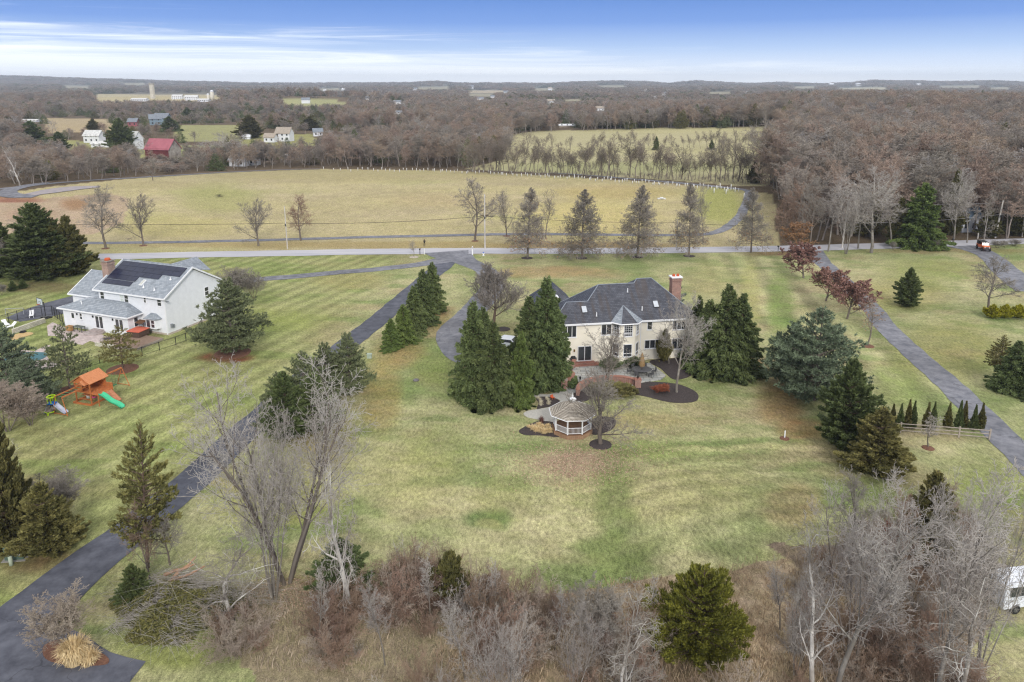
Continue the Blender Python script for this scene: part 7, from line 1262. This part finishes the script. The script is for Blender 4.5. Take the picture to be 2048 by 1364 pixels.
mb = MB(); slab(mb, [(-.1, -1.7, 2.6), (.5, -1.7, 3.05), (.5, -.9, 3.05), (-.1, -.9, 2.6)], .05); slab(mb, [(.5, -1.7, 3.05), (1.1, -1.7, 2.6), (1.1, -.9, 2.6), (.5, -.9, 3.05)], .05); mb.raw([(-.1, -1.55, 2.55), (1.1, -1.55, 2.55), (.5, -1.55, 3.0)], [(0, 1, 2)]); mb.build('dormer', cw2, rfp)
mb = MB()
for yy_ in (-1.2, 1.2): mb.raw([(-1.2, yy_, 2.5), (1.3, yy_, 2.6), (.15, yy_, 3.42), (-1.2, yy_ + .05, 2.5), (1.3, yy_ + .05, 2.6), (.15, yy_ + .05, 3.42)], [(0, 1, 2), (5, 4, 3)])
mb.build('gable_board', cw, PL)
# front balcony and slide
bx('balcony', cw, 1.2, 2.3, -1.1, 1.0, 1.34, 1.42); mb = MB(); mb.box(2.24, 2.32, -1.1, -1.02, 0, 2.1); mb.build('leg', cw, PL); mb = MB(); mb.box(2.24, 2.32, .94, 1.02, 0, 2.1); mb.box(1.2, 2.3, .94, 1.0, 2.0, 2.08)
for q_ in range(6): mb.box(1.25 + q_ * .18, 1.37 + q_ * .18, .95, .99, 1.43, 2.0)
mb.build('balcony_rail', cw, PL)
mb = MB(); n_ = 18; prs = []
for i in range(n_ + 1):
    u_ = i / n_; prs.append((2.3 + 3.0 * u_, 1.40 - 1.22 * u_ + .07 * math.sin(u_ * 9.5)))
for (a, b) in (((-.95, -.42)),): pass
vs = []
for (xx, zz) in prs: vs += [(xx, -.98, zz + .16), (xx, -.93, zz), (xx, -.47, zz), (xx, -.42, zz + .16), (xx, -.38, zz + .16), (xx, -.40, zz - .06), (xx, -1.0, zz - .06), (xx, -1.02, zz + .16)]
mb.raw(vs, [(i * 8 + j, i * 8 + (j + 1) % 8, (i + 1) * 8 + (j + 1) % 8, (i + 1) * 8 + j) for i in range(n_) for j in range(8)], True); mb.build('slide', grn, PL)
M = rotm('Y', R(38), (2.3, 0, 1.38)); bx('climbing_ramp', mat('ramp_wood', srgb(188, 128, 96), srgb(160, 104, 76), 3), 2.32, 4.05, -.2, .8, 1.30, 1.36, M=M)
# swing beam (left) and monkey bars with A-frames
def aframe(x_, y_, h_, w_):
    mb = MB(); bar(mb, (x_, y_ - w_, 0), (x_, y_ - .08, h_), .055, 4); bar(mb, (x_, y_ + w_, 0), (x_, y_ + .08, h_), .055, 4); bar(mb, (x_, y_ - w_ * .95, .08), (x_, y_ + w_ * .95, .08), .05, 4); bar(mb, (x_, y_ - w_ * .35, h_ * .62), (x_, y_ + w_ * .35, h_ * .62), .05, 4); mb.build('swing_frame', cw, PL)
mb = MB(); mb.box(-.07, .07, 1.1, 4.6, 2.18, 2.34); mb.build('swing_beam', cw, PL)
mb = MB(); bar(mb, (-.95, 4.6, 0), (0, 4.6, 2.3), .055, 4); bar(mb, (.95, 4.6, 0), (0, 4.6, 2.3), .055, 4); bar(mb, (-.9, 4.6, .1), (.9, 4.6, .1), .05, 4); bar(mb, (-.35, 4.6, 1.5), (.35, 4.6, 1.5), .05, 4); mb.build('swing_frame', cw, PL)
mb = MB(); mb.box(-.55, -.45, -4.1, -1.1, 2.08, 2.2); mb.box(.45, .55, -4.1, 0, 2.08, 2.2); mb.build('monkey_bar', cw, PL); mb = MB()
for q_ in range(6): bar(mb, (-.5, -3.9 + q_ * .5, 2.14), (.5, -3.9 + q_ * .5, 2.14), .02)
mb.build('rung', mat('rung_green', srgb(70, 150, 110)), PL)
mb = MB(); bar(mb, (-1.0, -4.1, 0), (-.5, -4.1, 2.14), .055, 4); bar(mb, (1.0, -4.1, 0), (.5, -4.1, 2.14), .055, 4); bar(mb, (-1.0, -4.1, .1), (1.0, -4.1, .1), .05, 4); mb.build('swing_frame', cw, PL)
mb = MB(); mb.box(-1.0, 1.0, -.35, .35, .68, .72); mb.box(-1.0, 1.0, -.85, -.6, .4, .44); mb.box(-1.0, 1.0, .6, .85, .4, .44); mb.build('picnic_table', cw, PL); mb = MB(); mb.box(-1.35, 1.35, -1.35, -1.2, 0, .2); mb.box(-1.35, -1.2, -1.2, 1.2, 0, .2); mb.box(1.2, 1.35, -1.2, 1.2, 0, .2); mb.build('sandbox_frame', cw, PL)
for yy_, c_ in ((2.2, 'a'), (3.3, 'b')):
    mb = MB(); bar(mb, (-.0, yy_ - .22, 2.2), (0, yy_ - .22, .55), .012); bar(mb, (0, yy_ + .22, 2.2), (0, yy_ + .22, .55), .012); mb.box(-.12, .12, yy_ - .25, yy_ + .25, .5, .55); mb.build('swing', mat('swing_green', srgb(60, 130, 90)), PL)
# small items under the fort
x_, y_, z_ = P(177, 796); mb = MB(); mb.lathe((0, 0, 0), [(.2, 0), (.26, .5), (.28, .55)], 12); o = mb.build('white_bucket', trimw); o.location = (x_, y_, z_ + .02); tag(o, 'white bucket under the playset fort', 'bucket')
x_, y_, z_ = P(189, 796); mb = MB(); mb.lathe((0, 0, 0), [(.1, 0), (.3, .08), (.34, .22), (.3, .3)], 12); o = mb.build('pink_toy', mat('pink', srgb(210, 80, 150))); o.location = (x_, y_, z_ + .02); tag(o, 'pink plastic toy under the playset', 'toy')
# toddler climber
x_, y_, z_ = P(107, 826); CL = thing('toddler_climber', 'small plastic climber with lime hoop, blue deck and pale slide', 'climber', (x_, y_, z_), R(-10)); lime = mat('lime_plastic', srgb(196, 232, 30), srgb(180, 216, 24), 2, .4); blu = mat('blue_plastic', srgb(30, 110, 200), rough=.4); gpl = mat('pale_plastic', srgb(196, 200, 216), srgb(176, 180, 200), 1, .4); gdk = mat('grey_plastic', srgb(150, 156, 170), srgb(130, 136, 150), 2, .5)
mb = MB(); mb.lathe((0, 0, 1.18), [(.48, 0), (.5, .05), (.48, .1), (.1, .1)], 12); mb.build('deck_ring', blu, CL)
mb = MB(); vs = []; n_ = 10
for i in range(n_ + 1): u_ = i / n_; xx = .35 + 1.35 * u_; zz = 1.2 - 1.1 * u_ ** .9 + .12 * u_ ** 6; vs += [(xx, -.3, zz + .14), (xx, -.26, zz), (xx, .26, zz), (xx, .3, zz + .14), (xx, .3, zz - .08), (xx, -.3, zz - .08)]
mb.raw(vs, [(i * 6 + j, i * 6 + (j + 1) % 6, (i + 1) * 6 + (j + 1) % 6, (i + 1) * 6 + j) for i in range(n_) for j in range(6)] + [tuple(range(6)), tuple(range(n_ * 6, n_ * 6 + 6))[::-1]], True); mb.build('slide', gpl, CL)
mb = MB(); mb.raw([(-.35, -.35, 1.2), (-.35, .35, 1.2), (-.95, .4, 0), (-.95, -.4, 0), (-.25, -.35, 1.15), (-.25, .35, 1.15), (-.8, .4, 0), (-.8, -.4, 0)], [(0, 1, 2, 3), (7, 6, 5, 4), (0, 3, 7, 4), (1, 5, 6, 2), (0, 4, 5, 1), (3, 2, 6, 7)]); w_o = mb.build('climbing_wall', gdk, CL)
for zz in (.25, .55, .85): 
    for yy_ in (-.18, .18): mb = MB(); xx = -.95 + .5 * zz; mb.box(xx - .06, xx, yy_ - .07, yy_ + .07, zz, zz + .1); mb.build('hand_hold', black, w_o)
mb = MB()
for a in (60, 120, 240, 300): bar(mb, (.4 * math.cos(R(a)), .4 * math.sin(R(a)), 1.28), (.42 * math.cos(R(a)), .42 * math.sin(R(a)), 1.95), .07)
pr_ = [(.42 * math.cos(R(a)), .42 * math.sin(R(a)), 1.98) for a in range(0, 361, 20)]; mb.tube(pr_, .08, 8); mb.build('lookout_rail', lime, CL)
mb = MB(); bar(mb, (-.7, -.5, .3), (-.1, -.65, .25), .06); bar(mb, (-.1, -.65, .25), (.6, -.5, .45), .06); bar(mb, (-.1, -.65, 0), (-.1, -.65, .3), .08); mb.build('crawl_hoop', lime, CL); mb = MB(); mb.box(-.14, .14, -.14, .14, .0, 1.17); mb.build('core', mat('core_plastic', srgb(80, 84, 92), rough=.6), CL)  # central block under the deck in one even grey plastic
# ---------------------------------------------------------------- yard of the white house
x_, y_, z_ = P(92, 637); BH = thing('basketball_hoop', 'black basketball hoop on a tall post beside the garage yard', 'basketball hoop', (x_, y_, z_), R(-30)); mb = MB(); bar(mb, (0, 0, 0), (0, 0, 2.6), .07); bar(mb, (0, 0, 2.6), (0, -.5, 3.1), .06); mb.build('pole', black, BH)
hz = top_z(x_, y_, 597) - z_; mb = MB(); bar(mb, (0, 0, 2.5), (0, 0, hz - .6), .07); mb.build('pole_extension', black, BH)
mb = MB(); mb.box(-.75, .75, -.56, -.50, hz - .9, hz + .15); bb = mb.build('backboard', mat('board_glass', srgb(196, 204, 212), rough=.2), BH); mb = MB()
for a in ((-.78, .78, -.585, -.561, hz - .95, hz - .87), (-.78, .78, -.585, -.561, hz + .12, hz + .2), (-.8, -.72, -.585, -.561, hz - .87, hz + .12), (.72, .8, -.585, -.561, hz - .87, hz + .12), (-.26, .26, -.575, -.5615, hz - .40, hz - .34), (-.26, -.2, -.575, -.5615, hz - .75, hz - .40), (.2, .26, -.575, -.5615, hz - .75, hz - .40)): mb.box(*a)
mb.build('board_frame', black, bb); mb = MB(); mb.tube([(.23 * math.cos(R(a)), -.84 + .23 * math.sin(R(a)), hz - .75) for a in range(0, 361, 20)], .02, 6); mb.build('rim', mat('rim_orange', srgb(210, 90, 50)), BH); mb = MB(); mb.box(-.45, .45, -.3, .8, 0, .2); mb.build('base', black, BH, .05)
def mfence(pts_, lb, mesh_h=1.2, step=2.2):
    t = thing('metal_fence', lb, 'fence', (*pts_[0][:2], 0)); o0 = np.array(pts_[0][:2]); c = []
    for a, b in zip(pts_[:-1], pts_[1:]):
        a, b = np.array(a[:2]), np.array(b[:2]); n_ = max(1, int(round(np.hypot(*(b - a)) / step)))
        for i in range(n_): c.append(a + (b - a) * i / n_)
    c.append(np.array(pts_[-1][:2])); mb2 = MB()
    for p in c: q_ = p - o0; mb = MB(); bar(mb, (q_[0], q_[1], 0), (q_[0], q_[1], mesh_h + .08), .05, 6); mb.build('post', black, t)
    for a, b in zip(c[:-1], c[1:]):
        a, b = a - o0, b - o0; mb = MB(); bar(mb, (*a, mesh_h), (*b, mesh_h), .03, 5); bar(mb, (*a, .12), (*b, .12), .022, 5); mb.build('rail', black, t)
        L_ = np.hypot(*(b - a)); k = max(2, int(L_ / .13)); 
        for i in range(1, k): p = a + (b - a) * i / k; mb2.raw([(p[0] - .006, p[1], .1), (p[0] + .006, p[1], .1), (p[0] + .006, p[1], mesh_h), (p[0] - .006, p[1], mesh_h)], [(0, 1, 2, 3)])
    mb2.build('mesh_panel', black, t)
mfence([P(*p) for p in [(95, 777), (150, 745), (200, 727), (285, 712), (352, 690), (392, 675), (405, 652)]], 'black mesh fence running from the playset up to the white house corner'); mfence([P(*p) for p in [(95, 777), (40, 800), (-20, 826)]], 'black mesh fence disappearing behind the left pines')
mfence([P(*p) for p in [(0, 652), (36, 640), (64, 634), (105, 630), (126, 646)]], 'black mesh fence in front of the garage yard', 1.5, 1.6)
# retaining wall and clutter by the yard
mb = MB(); a, b = Vector(P(26, 668)), Vector(P(90, 645)); d = (b - a); L_ = d.length; rz = math.atan2(d.y, d.x); o = mb.box(0, L_, -.15, .15, 0, .75).build('retaining_wall', brick_mat('pale_block', srgb(206, 202, 186), srgb(188, 182, 168), srgb(150, 146, 136), .45, .2, .02, axes='wall')); o.location = a; o.rotation_euler = (0, 0, rz); tag(o, 'low pale block wall between the back lawn and the garage yard', 'garden wall')
bed('sand_patch', [(20, 672), (45, 666), (62, 665), (66, 668), (48, 674), (26, 680)], mat('sand', srgb(196, 168, 120), srgb(178, 150, 106), 2), z1=.04)
x_, y_, z_ = P(46, 665); mb = MB(); mb.tube([(.35 * math.cos(R(a)), .35 * math.sin(R(a)), .12) for a in range(0, 361, 24)], .11, 8); o = mb.build('old_tyre', mat('tyre', (.02, .02, .02))); o.location = (x_, y_, z_); tag(o, 'black tyre lying on the sand patch', 'tyre')
def lounger(px_, py_, rz, lb):
    x_, y_, z_ = P(px_, py_); t = thing('white_lounger', lb, 'lounger', (x_, y_, z_ + .05), rz, 'white garden loungers'); mb = MB(); mb.box(-.3, .3, -1.0, .3, .32, .38); mb.build('seat', trimw, t); mb = MB(); M = rotm('X', R(40), (0, .3, .35)); mb.box(-.3, .3, .3, 1.0, .32, .38, M); mb.build('backrest', trimw, t)
    for sx in (-.26, .26):
        for sy in (-.9, .2): mb = MB(); mb.box(sx - .03, sx + .03, sy - .03, sy + .03, 0, .32); mb.build('leg', trimw, t)
lounger(64, 633, .5, 'white lounger beside the basketball post'); lounger(12, 652, .9, 'white lounger at the left edge behind the mesh fence'); lounger(22, 657, -.4, 'white lounger in the left yard nearest the sand')
x_, y_, z_ = P(66, 640); mb = MB(); mb.box(-.5, .5, -.3, .3, .4, .46); mb.box(-.45, -.4, -.25, .25, 0, .4); mb.box(.4, .45, -.25, .25, 0, .4); o = mb.build('yard_bench', darkgrey); o.location = (x_ + 1.5, y_ + .5, z_); tag(o, 'dark low bench between the lounger and the basketball post', 'bench')
x_, y_, z_ = P(30, 630); t = thing('goal_frame', 'pale thin metal goal frame on the lawn at the far left', 'goal', (x_, y_, z_), R(10)); gm_ = mat('pale_pipe', srgb(176, 180, 184), srgb(156, 160, 166), 3, .4); mb = MB()
for a, b in (((-1.3, 0, 0), (-1.3, 0, 1.1)), ((1.3, 0, 0), (1.3, 0, 1.1)), ((-1.3, 0, 1.1), (1.3, 0, 1.1)), ((-1.3, 0, 1.1), (-1.1, 1.0, 0)), ((1.3, 0, 1.1), (1.1, 1.0, 0)), ((-1.1, 1.0, 0), (1.1, 1.0, 0))): bar(mb, a, b, .035)
mb.build('frame', gm_, t)
# pool cover
x_, y_, z_ = P(52, 716); mb = MB(); c = smooth_line([(-2.2, -1.6), (2.0, -1.2), (2.4, .9), (1.2, 1.9), (-2.0, 1.7)], 6, True); mb.prism([tuple(p) for p in c], -.1, .09); o = mb.build('pool_cover', mat('teal_cover', srgb(40, 92, 100), srgb(56, 110, 118), 2, .4)); o.location = (x_, y_, z_); tag(o, 'dark teal pool cover peeking from behind the left pine', 'pool')
# hot tub on its deck
dk = thing('timber_deck', 'low brown timber deck under the hot tub at the white house corner', 'deck', L2(-1.2, -3.4, 0), WA_); wdm = mat('deck_timber', srgb(150, 128, 112), srgb(122, 102, 88), 2, .9, stretch=(1, 8, 1))
mb = MB()
for i in range(22): mb.box(-4.6 + i * .3, -4.31 + i * .3, -3.0, 1.6, .26, .32)
mb.build('boards', wdm, dk); mb = MB(); mb.box(-4.6, 2.0, -3.05, -3.002, -.05, .34); mb.box(2.002, 2.05, -3.0, 1.6, -.05, .34); mb.build('deck_skirt', plank, dk)
HT = thing('hot_tub', 'brown hot tub with orange-red cover on the deck', 'hot tub', L2(-3.4, -2.2, .32), WA_ + .1); mb = MB(); mb.box(-1.05, 1.05, -1.05, 1.05, 0, .8); mb.build('cabinet', mat('tub_brown', srgb(96, 76, 66), srgb(76, 60, 52), 3, stretch=(8, 8, 1)), HT, .05); mb = MB(); mb.box(-1.12, 1.12, -1.12, -.01, .802, .93); mb.box(-1.12, 1.12, .01, 1.12, .802, .93); mb.build('cover', mat('tub_cover', srgb(206, 108, 84), srgb(188, 92, 70), 2, .6), HT, .05)
bar_m = mat('bar_wood', srgb(120, 88, 66), srgb(96, 70, 52), 3)
t = thing('wooden_bar', 'small brown roofed bar stand beside the bay window', 'bar stand', L2(-4.1, -1.0, .1), WA_); mb = MB(); mb.box(-.4, .5, -.3, .3, 0, 1.0); mb.build('counter', bar_m, t); mb = MB(); slab(mb, [(-.6, -.5, 1.75), (.7, -.5, 1.75), (.7, .4, 2.0), (-.6, .4, 2.0)], .05); mb.build('roof', bar_m, t)
for sx in (-.38, .48): mb = MB(); bar(mb, (sx, 0, 1.0), (sx, 0, 1.85), .04); mb.build('post', bar_m, t)
t = thing('patio_table', 'dark small table against the white house wing', 'table', L2(-13.6, -3.6, .05), WA_); mb = MB(); mb.box(-.9, .9, -.35, .35, .78, .84); mb.build('tabletop', mat('table_green', srgb(96, 104, 96), srgb(80, 86, 80), 3), t)
for sx in (-.8, .8):
    for sy in (-.28, .28): mb = MB(); mb.box(sx - .04, sx + .04, sy - .04, sy + .04, 0, .78); mb.build('leg', darkgrey, t)
t = thing('storage_cart', 'low tan wicker box beside the small dark table', 'box', L2(-15.2, -3.9, .05), WA_); mb = MB(); mb.box(-.5, .5, -.3, .3, .1, .7); mb.build('bin', mat('wicker', srgb(176, 138, 92), srgb(150, 114, 74), 6), t); mb = MB(); mb.box(-.54, .54, -.34, .34, .702, .78); mb.build('lid', mat('wicker_lid', srgb(160, 124, 82)), t)
t = thing('stone_planter', 'dark stone planter ring at the edge of the patio left of the hot tub', 'planter', L2(-6.2, -4.9, .02), WA_); mb = MB(); mb.tube([(1.1 * math.cos(R(a)), .8 * math.sin(R(a)), .2) for a in range(0, 361, 20)], .2, 6); mb.build('stone_rim', st_, t); mb = MB(); mb.lathe((0, 0, 0), [(.95, 0), (.9, .25), (.3, .33)], 16); mb.build('soil', mulch, t)
o = MB().box(0, 3.4, -.15, .15, 0, .5).build('retaining_wall', brick_mat('pale_block', srgb(206, 202, 186), srgb(188, 182, 168), srgb(150, 146, 136), .45, .2, .02)); o.location = L2(-6.2, -7.0, 0); o.rotation_euler = (0, 0, WA_); tag(o, 'short pale block wall below the hot tub deck', 'garden wall')
# cars in the cream house forecourt seen through the spruces
x_, y_, z_ = P(1018, 700); CR = thing('parked_car', 'white parked car glimpsed between the spruces', 'car', (x_, y_ + 1, z_ + .06), R(70)); mb = MB(); pf = [(-2.2, .35), (-2.2, .75), (-1.2, .95), (-.6, 1.45), (1.0, 1.45), (1.7, .98), (2.2, .9), (2.25, .35)]; n_ = len(pf)
mb.raw([(-.88, a, b) for a, b in pf] + [(.88, a, b) for a, b in pf], [tuple(range(n_)), tuple(range(n_, 2 * n_))[::-1]] + [(i, (i + 1) % n_, n_ + (i + 1) % n_, n_ + i) for i in range(n_)]); mb.build('body', vw, CR, .06)
for s_ in (-1, 1):
    mb = MB(); mb.raw([(s_ * .885, -.95, .98), (s_ * .885, 1.35, 1.0), (s_ * .885, .9, 1.38), (s_ * .885, -.55, 1.38)], [(0, 1, 2, 3)]); mb.build('side_window', glass, CR)
    for yy_ in (-1.35, 1.35): wheel(CR, s_ * .82, yy_, .33, .33, .2)
mb = MB(); mb.raw([(-.75, -1.16, .99), (.75, -1.16, .99), (.75, -.64, 1.42), (-.75, -.64, 1.42)], [(0, 1, 2, 3)]); [mb.v.__setitem__(i, (v[0], v[1] - .02, v[2] + .015)) for i, v in enumerate(list(mb.v))]; mb.build('windscreen', glass, CR)
# ---------------------------------------------------------------- brush pile
bp = thing('brush_pile', 'big heap of cut green boughs and bare branches beside the long driveway', 'brush pile', P(360, 1200)); ox, oy, oz = P(360, 1200); rg5 = np.random.default_rng(8)
n = 1500; a_ = rg5.random(n) * 6.28; r_ = rg5.random(n) ** .6; cx_ = np.cos(a_) * r_ * 5.0 * (1 + .3 * np.sin(3 * a_ + 1)); cy_ = np.sin(a_) * r_ * 3.4 * (1 + .25 * np.sin(4 * a_)) - .6; ch_ = 1.6 * (1 - r_ ** 1.6) * (.5 + fbm(cx_ / 1.3 + 4, cy_ / 1.3 + 4, 6, 2)) + .15; st0 = np.stack([cx_, cy_, ch_ * rg5.random(n) ** .5], 1); dr_ = rg5.normal(0, 1, (n, 3)) * [1, .6, .22] + [.8, -.3, -.05]; dr_ /= np.linalg.norm(dr_, axis=1)[:, None]; ln_ = rg5.uniform(.7, 3.0, (n, 1)); dr_[:, 2] += rg5.uniform(0, .35, n) * (rg5.random(n) < .3)
V, F = tubes(st0, st0 + dr_ * ln_, rg5.uniform(.006, .017, n), np.full(n, .005), 3); link(bpy.data.objects.new('bare_branches', me_np('bare_branches', V, F, tw_pale)), bp)
n = 36000; a_ = rg5.random(n) * 6.28; r_ = rg5.random(n) ** .55; c = np.stack([np.cos(a_) * r_ * 4.4 * (1 + .3 * np.sin(3 * a_)) + .4, np.sin(a_) * r_ * 3.0 - 1.3, 0 * a_], 1); c[:, 2] = (1.7 * (1 - r_ ** 1.8) * (.35 + 1.1 * fbm(c[:, 0] / 1.5 + 4, c[:, 1] / 1.5 + 4, 6, 2))) * rg5.uniform(.4, 1, n) + .05; keep = fbm(c[:, 0] + 9, c[:, 1] + 9, 5, 3) > .44; c = c[keep]; n = len(c); d = rg5.normal(0, 1, (n, 3)) * [1, 1, .4]; d /= np.linalg.norm(d, axis=1)[:, None]; e = np.cross(d, rg5.normal(0, 1, (n, 3))); e /= np.linalg.norm(e, axis=1)[:, None]; s_ = rg5.uniform(.08, .2, (n, 1))
V = np.stack([c - d * s_, c + e * s_ * .22, c + d * s_, c - e * s_ * .22], 1).reshape(-1, 3); link(bpy.data.objects.new('green_boughs', me_np('green_boughs', V, np.arange(n * 4).reshape(-1, 4), fo_cedar, att=rg5.random(n))), bp)
for i, (px_, py_, a, l_, lb) in enumerate([(318, 1168, .45, 3.2, 'long pale split log lying on the brush pile'), (330, 1142, .1, 2.2, 'shorter brown log above the long one on the brush pile'), (346, 1150, .9, 2.0, 'brown log leaning across the top of the brush pile')]):
    x_, y_, z_ = P(px_, py_ + 20); mb = MB(); mb.tube([(0, 0, .9), (l_ * .3, .1, 1.15), (l_ * .65, .05, 1.3), (l_, .2, 1.55)], [.14, .13, .1, .05], 8); o = mb.build('cut_log', mat('log_brown', srgb(156, 118, 92), srgb(186, 152, 124), 3, .9, stretch=(.3, 1, 1))); o.location = (x_, y_, z_ - .4); o.rotation_euler = (0, 0, a); tag(o, lb, 'log', 'logs on the brush pile')
# ---------------------------------------------------------------- far buildings
far_white = mat('far_white', srgb(226, 228, 232), srgb(210, 212, 216), 1, .7); far_grey = mat('far_roof_grey', srgb(132, 138, 146), srgb(112, 118, 126), 1, .8); far_tan = mat('far_roof_tan', srgb(168, 156, 142), srgb(148, 138, 126), 1, .8); blue_s = mat('far_blue', srgb(128, 146, 158), srgb(112, 130, 142), 1, .8); metal_r = mat('far_metal_roof', srgb(214, 214, 212), srgb(184, 184, 182), 1, .6)
MATBY = dict(far_white=far_white, metal_r=metal_r, blue_s=blue_s, far_grey=far_grey, far_tan=far_tan, pinkred=mat('far_pinkred', srgb(150, 90, 96)))
def far_house(px_, py_, wpx, topy, ratio, rz, wm, rm, lb, name='farmhouse', cat='house', eave=.62, win=True, depthm=None, red=None):
    x_, y_, z_ = P(px_, py_); zc = proj(x_, y_, z_)[2]; W = wpx * zc / FP; Hh = max(2.5, top_z(x_, y_, topy) - z_); Dp = depthm or W * ratio; t = thing(name, lb, cat, (x_, y_, z_), rz); e = Hh * eave; hw_, hd = W / 2, Dp / 2
    mb = MB(); mb.raw([(-hw_, -hd, -1), (hw_, -hd, -1), (hw_, hd, -1), (-hw_, hd, -1), (-hw_, -hd, e), (hw_, -hd, e), (hw_, hd, e), (-hw_, hd, e), (-hw_, 0, Hh - .1), (hw_, 0, Hh - .1)], [(0, 1, 5, 4), (1, 2, 6, 9, 5), (2, 3, 7, 6), (3, 0, 4, 8, 7), (4, 5, 9, 8), (6, 7, 8, 9)]); mb.build('wall', wm, t)
    if red: MB().box(-hw_ + .1, hw_ - .1, -hd - .15, -hd - .02, 0, e - .05).build('barn_front', red, t)
    mb = MB(); ex = .5; sl = (Hh - e) / hd; slab(mb, [(-hw_ - ex, -hd - ex, e - ex * sl), (hw_ + ex, -hd - ex, e - ex * sl), (hw_ + ex, 0, Hh), (-hw_ - ex, 0, Hh)], .2); slab(mb, [(hw_ + ex, hd + ex, e - ex * sl), (-hw_ - ex, hd + ex, e - ex * sl), (-hw_ - ex, 0, Hh), (hw_ + ex, 0, Hh)], .2); mb.build('roof', rm, t)
    if win:
        nW = max(2, int(W / 3.2)); 
        for fl in range(2 if e > 4.4 else 1):
            for i in range(nW): xx = -hw_ + (i + .5) * W / nW; MB().box(xx - .5, xx + .5, -hd - .05, -hd + .02, 1.0 + fl * 2.6, 2.3 + fl * 2.6).build('window', glass, t)
    return t
bm_r = mat('barn_red', srgb(112, 58, 60), srgb(94, 48, 50), .6, .8); rr3 = mat('barn_roof', srgb(170, 100, 110), srgb(150, 84, 94), .3, .6)
far_house(328, 318, 56, 277, .62, R(-16), mat('barn_grey', srgb(176, 170, 160), srgb(120, 112, 104), .35, .9), rr3, 'old barn with bright red roof and dark red front on the left', 'red_barn', 'barn', .55, False, red=bm_r)
for a in FAR_HOUSES:
    far_house(*[MATBY.get(v, v) if isinstance(v, str) else v for v in a[:-1]], a[-1], win=a[2] > 17)
x_, y_, z_ = P(1930, 448); far_house(1930, 462, 34, 405, .7, R(8), far_white, mat('far_blueroof', srgb(96, 112, 128), srgb(84, 98, 112), 1), 'pale house with blue-grey roof hidden in the right wood')
x_, y_, z_ = P(306, 197); zc = proj(x_, y_, z_)[2]; hT = top_z(x_, y_, 166) - z_; t = thing('concrete_tower', 'tall pale concrete tower rising over the far farm', 'tower', (x_, y_, z_)); mb = MB(); w_ = 3.4 * zc / FP; conc = mat('concrete_pale', srgb(214, 208, 192), srgb(196, 190, 176), .2, .8)
mb.box(-w_, w_, -w_, w_, -2, hT * .9); mb.build('shaft', conc, t); mb = MB(); mb.box(-w_ * 1.15, w_ * 1.15, -w_ * 1.15, w_ * 1.15, hT * .902, hT); mb.build('tower_head', mat('concrete_grey', srgb(170, 166, 156), srgb(150, 146, 138), .2), t)
mb = MB(); [mb.box(a * w_ - w_ * .1, a * w_ + w_ * .1, -w_ * 1.06, -w_ * 1.005, 0, hT * .88) for a in (-.7, 0, .7)]; mb.build('rib', mat('concrete_grey', srgb(170, 166, 156)), t)
for (px_, py_, tp, hw_, lb) in [(425, 201, 180, 3.6, 'taller pale silo with domed cap at the far farm'), (417, 201, 187, 2.8, 'shorter pale silo left of the taller one')]:
    x_, y_, z_ = P(px_, py_); zc = proj(x_, y_, z_)[2]; r_ = hw_ * zc / FP; h_ = top_z(x_, y_, tp) - z_; t = thing('silo', lb, 'silo', (x_, y_, z_)); mb = MB(); mb.lathe((0, 0, -2), [(r_, 0), (r_, 2 + h_ * .82)], 16); mb.build('barrel', conc, t); mb = MB(); mb.lathe((0, 0, h_ * .822), [(r_ * 1.03, 0), (r_ * .9, h_ * .09), (r_ * .5, h_ * .16), (r_ * .1, h_ * .18)], 16); mb.build('dome', far_white, t)
# ---------------------------------------------------------------- air
hz_m = bpy.data.materials.new('haze'); hz_m.use_nodes = True; n_ = hz_m.node_tree.nodes; n_.clear(); ho = n_.new('ShaderNodeOutputMaterial'); hv = n_.new('ShaderNodeVolumePrincipled'); hv.inputs['Color'].default_value = (.80, .88, 1, 1); hv.inputs['Density'].default_value = HAZE; hv.inputs['Anisotropy'].default_value = 0.1
hz_m.node_tree.links.new(hv.outputs[0], ho.inputs['Volume'])
if HAZE > 0:
    mb = MB(); mb.box(-8500, 8500, -300, 7500, -8, 125); o = mb.build('haze', hz_m); tag(o, 'thin bluish haze over the distant land', kind='stuff')
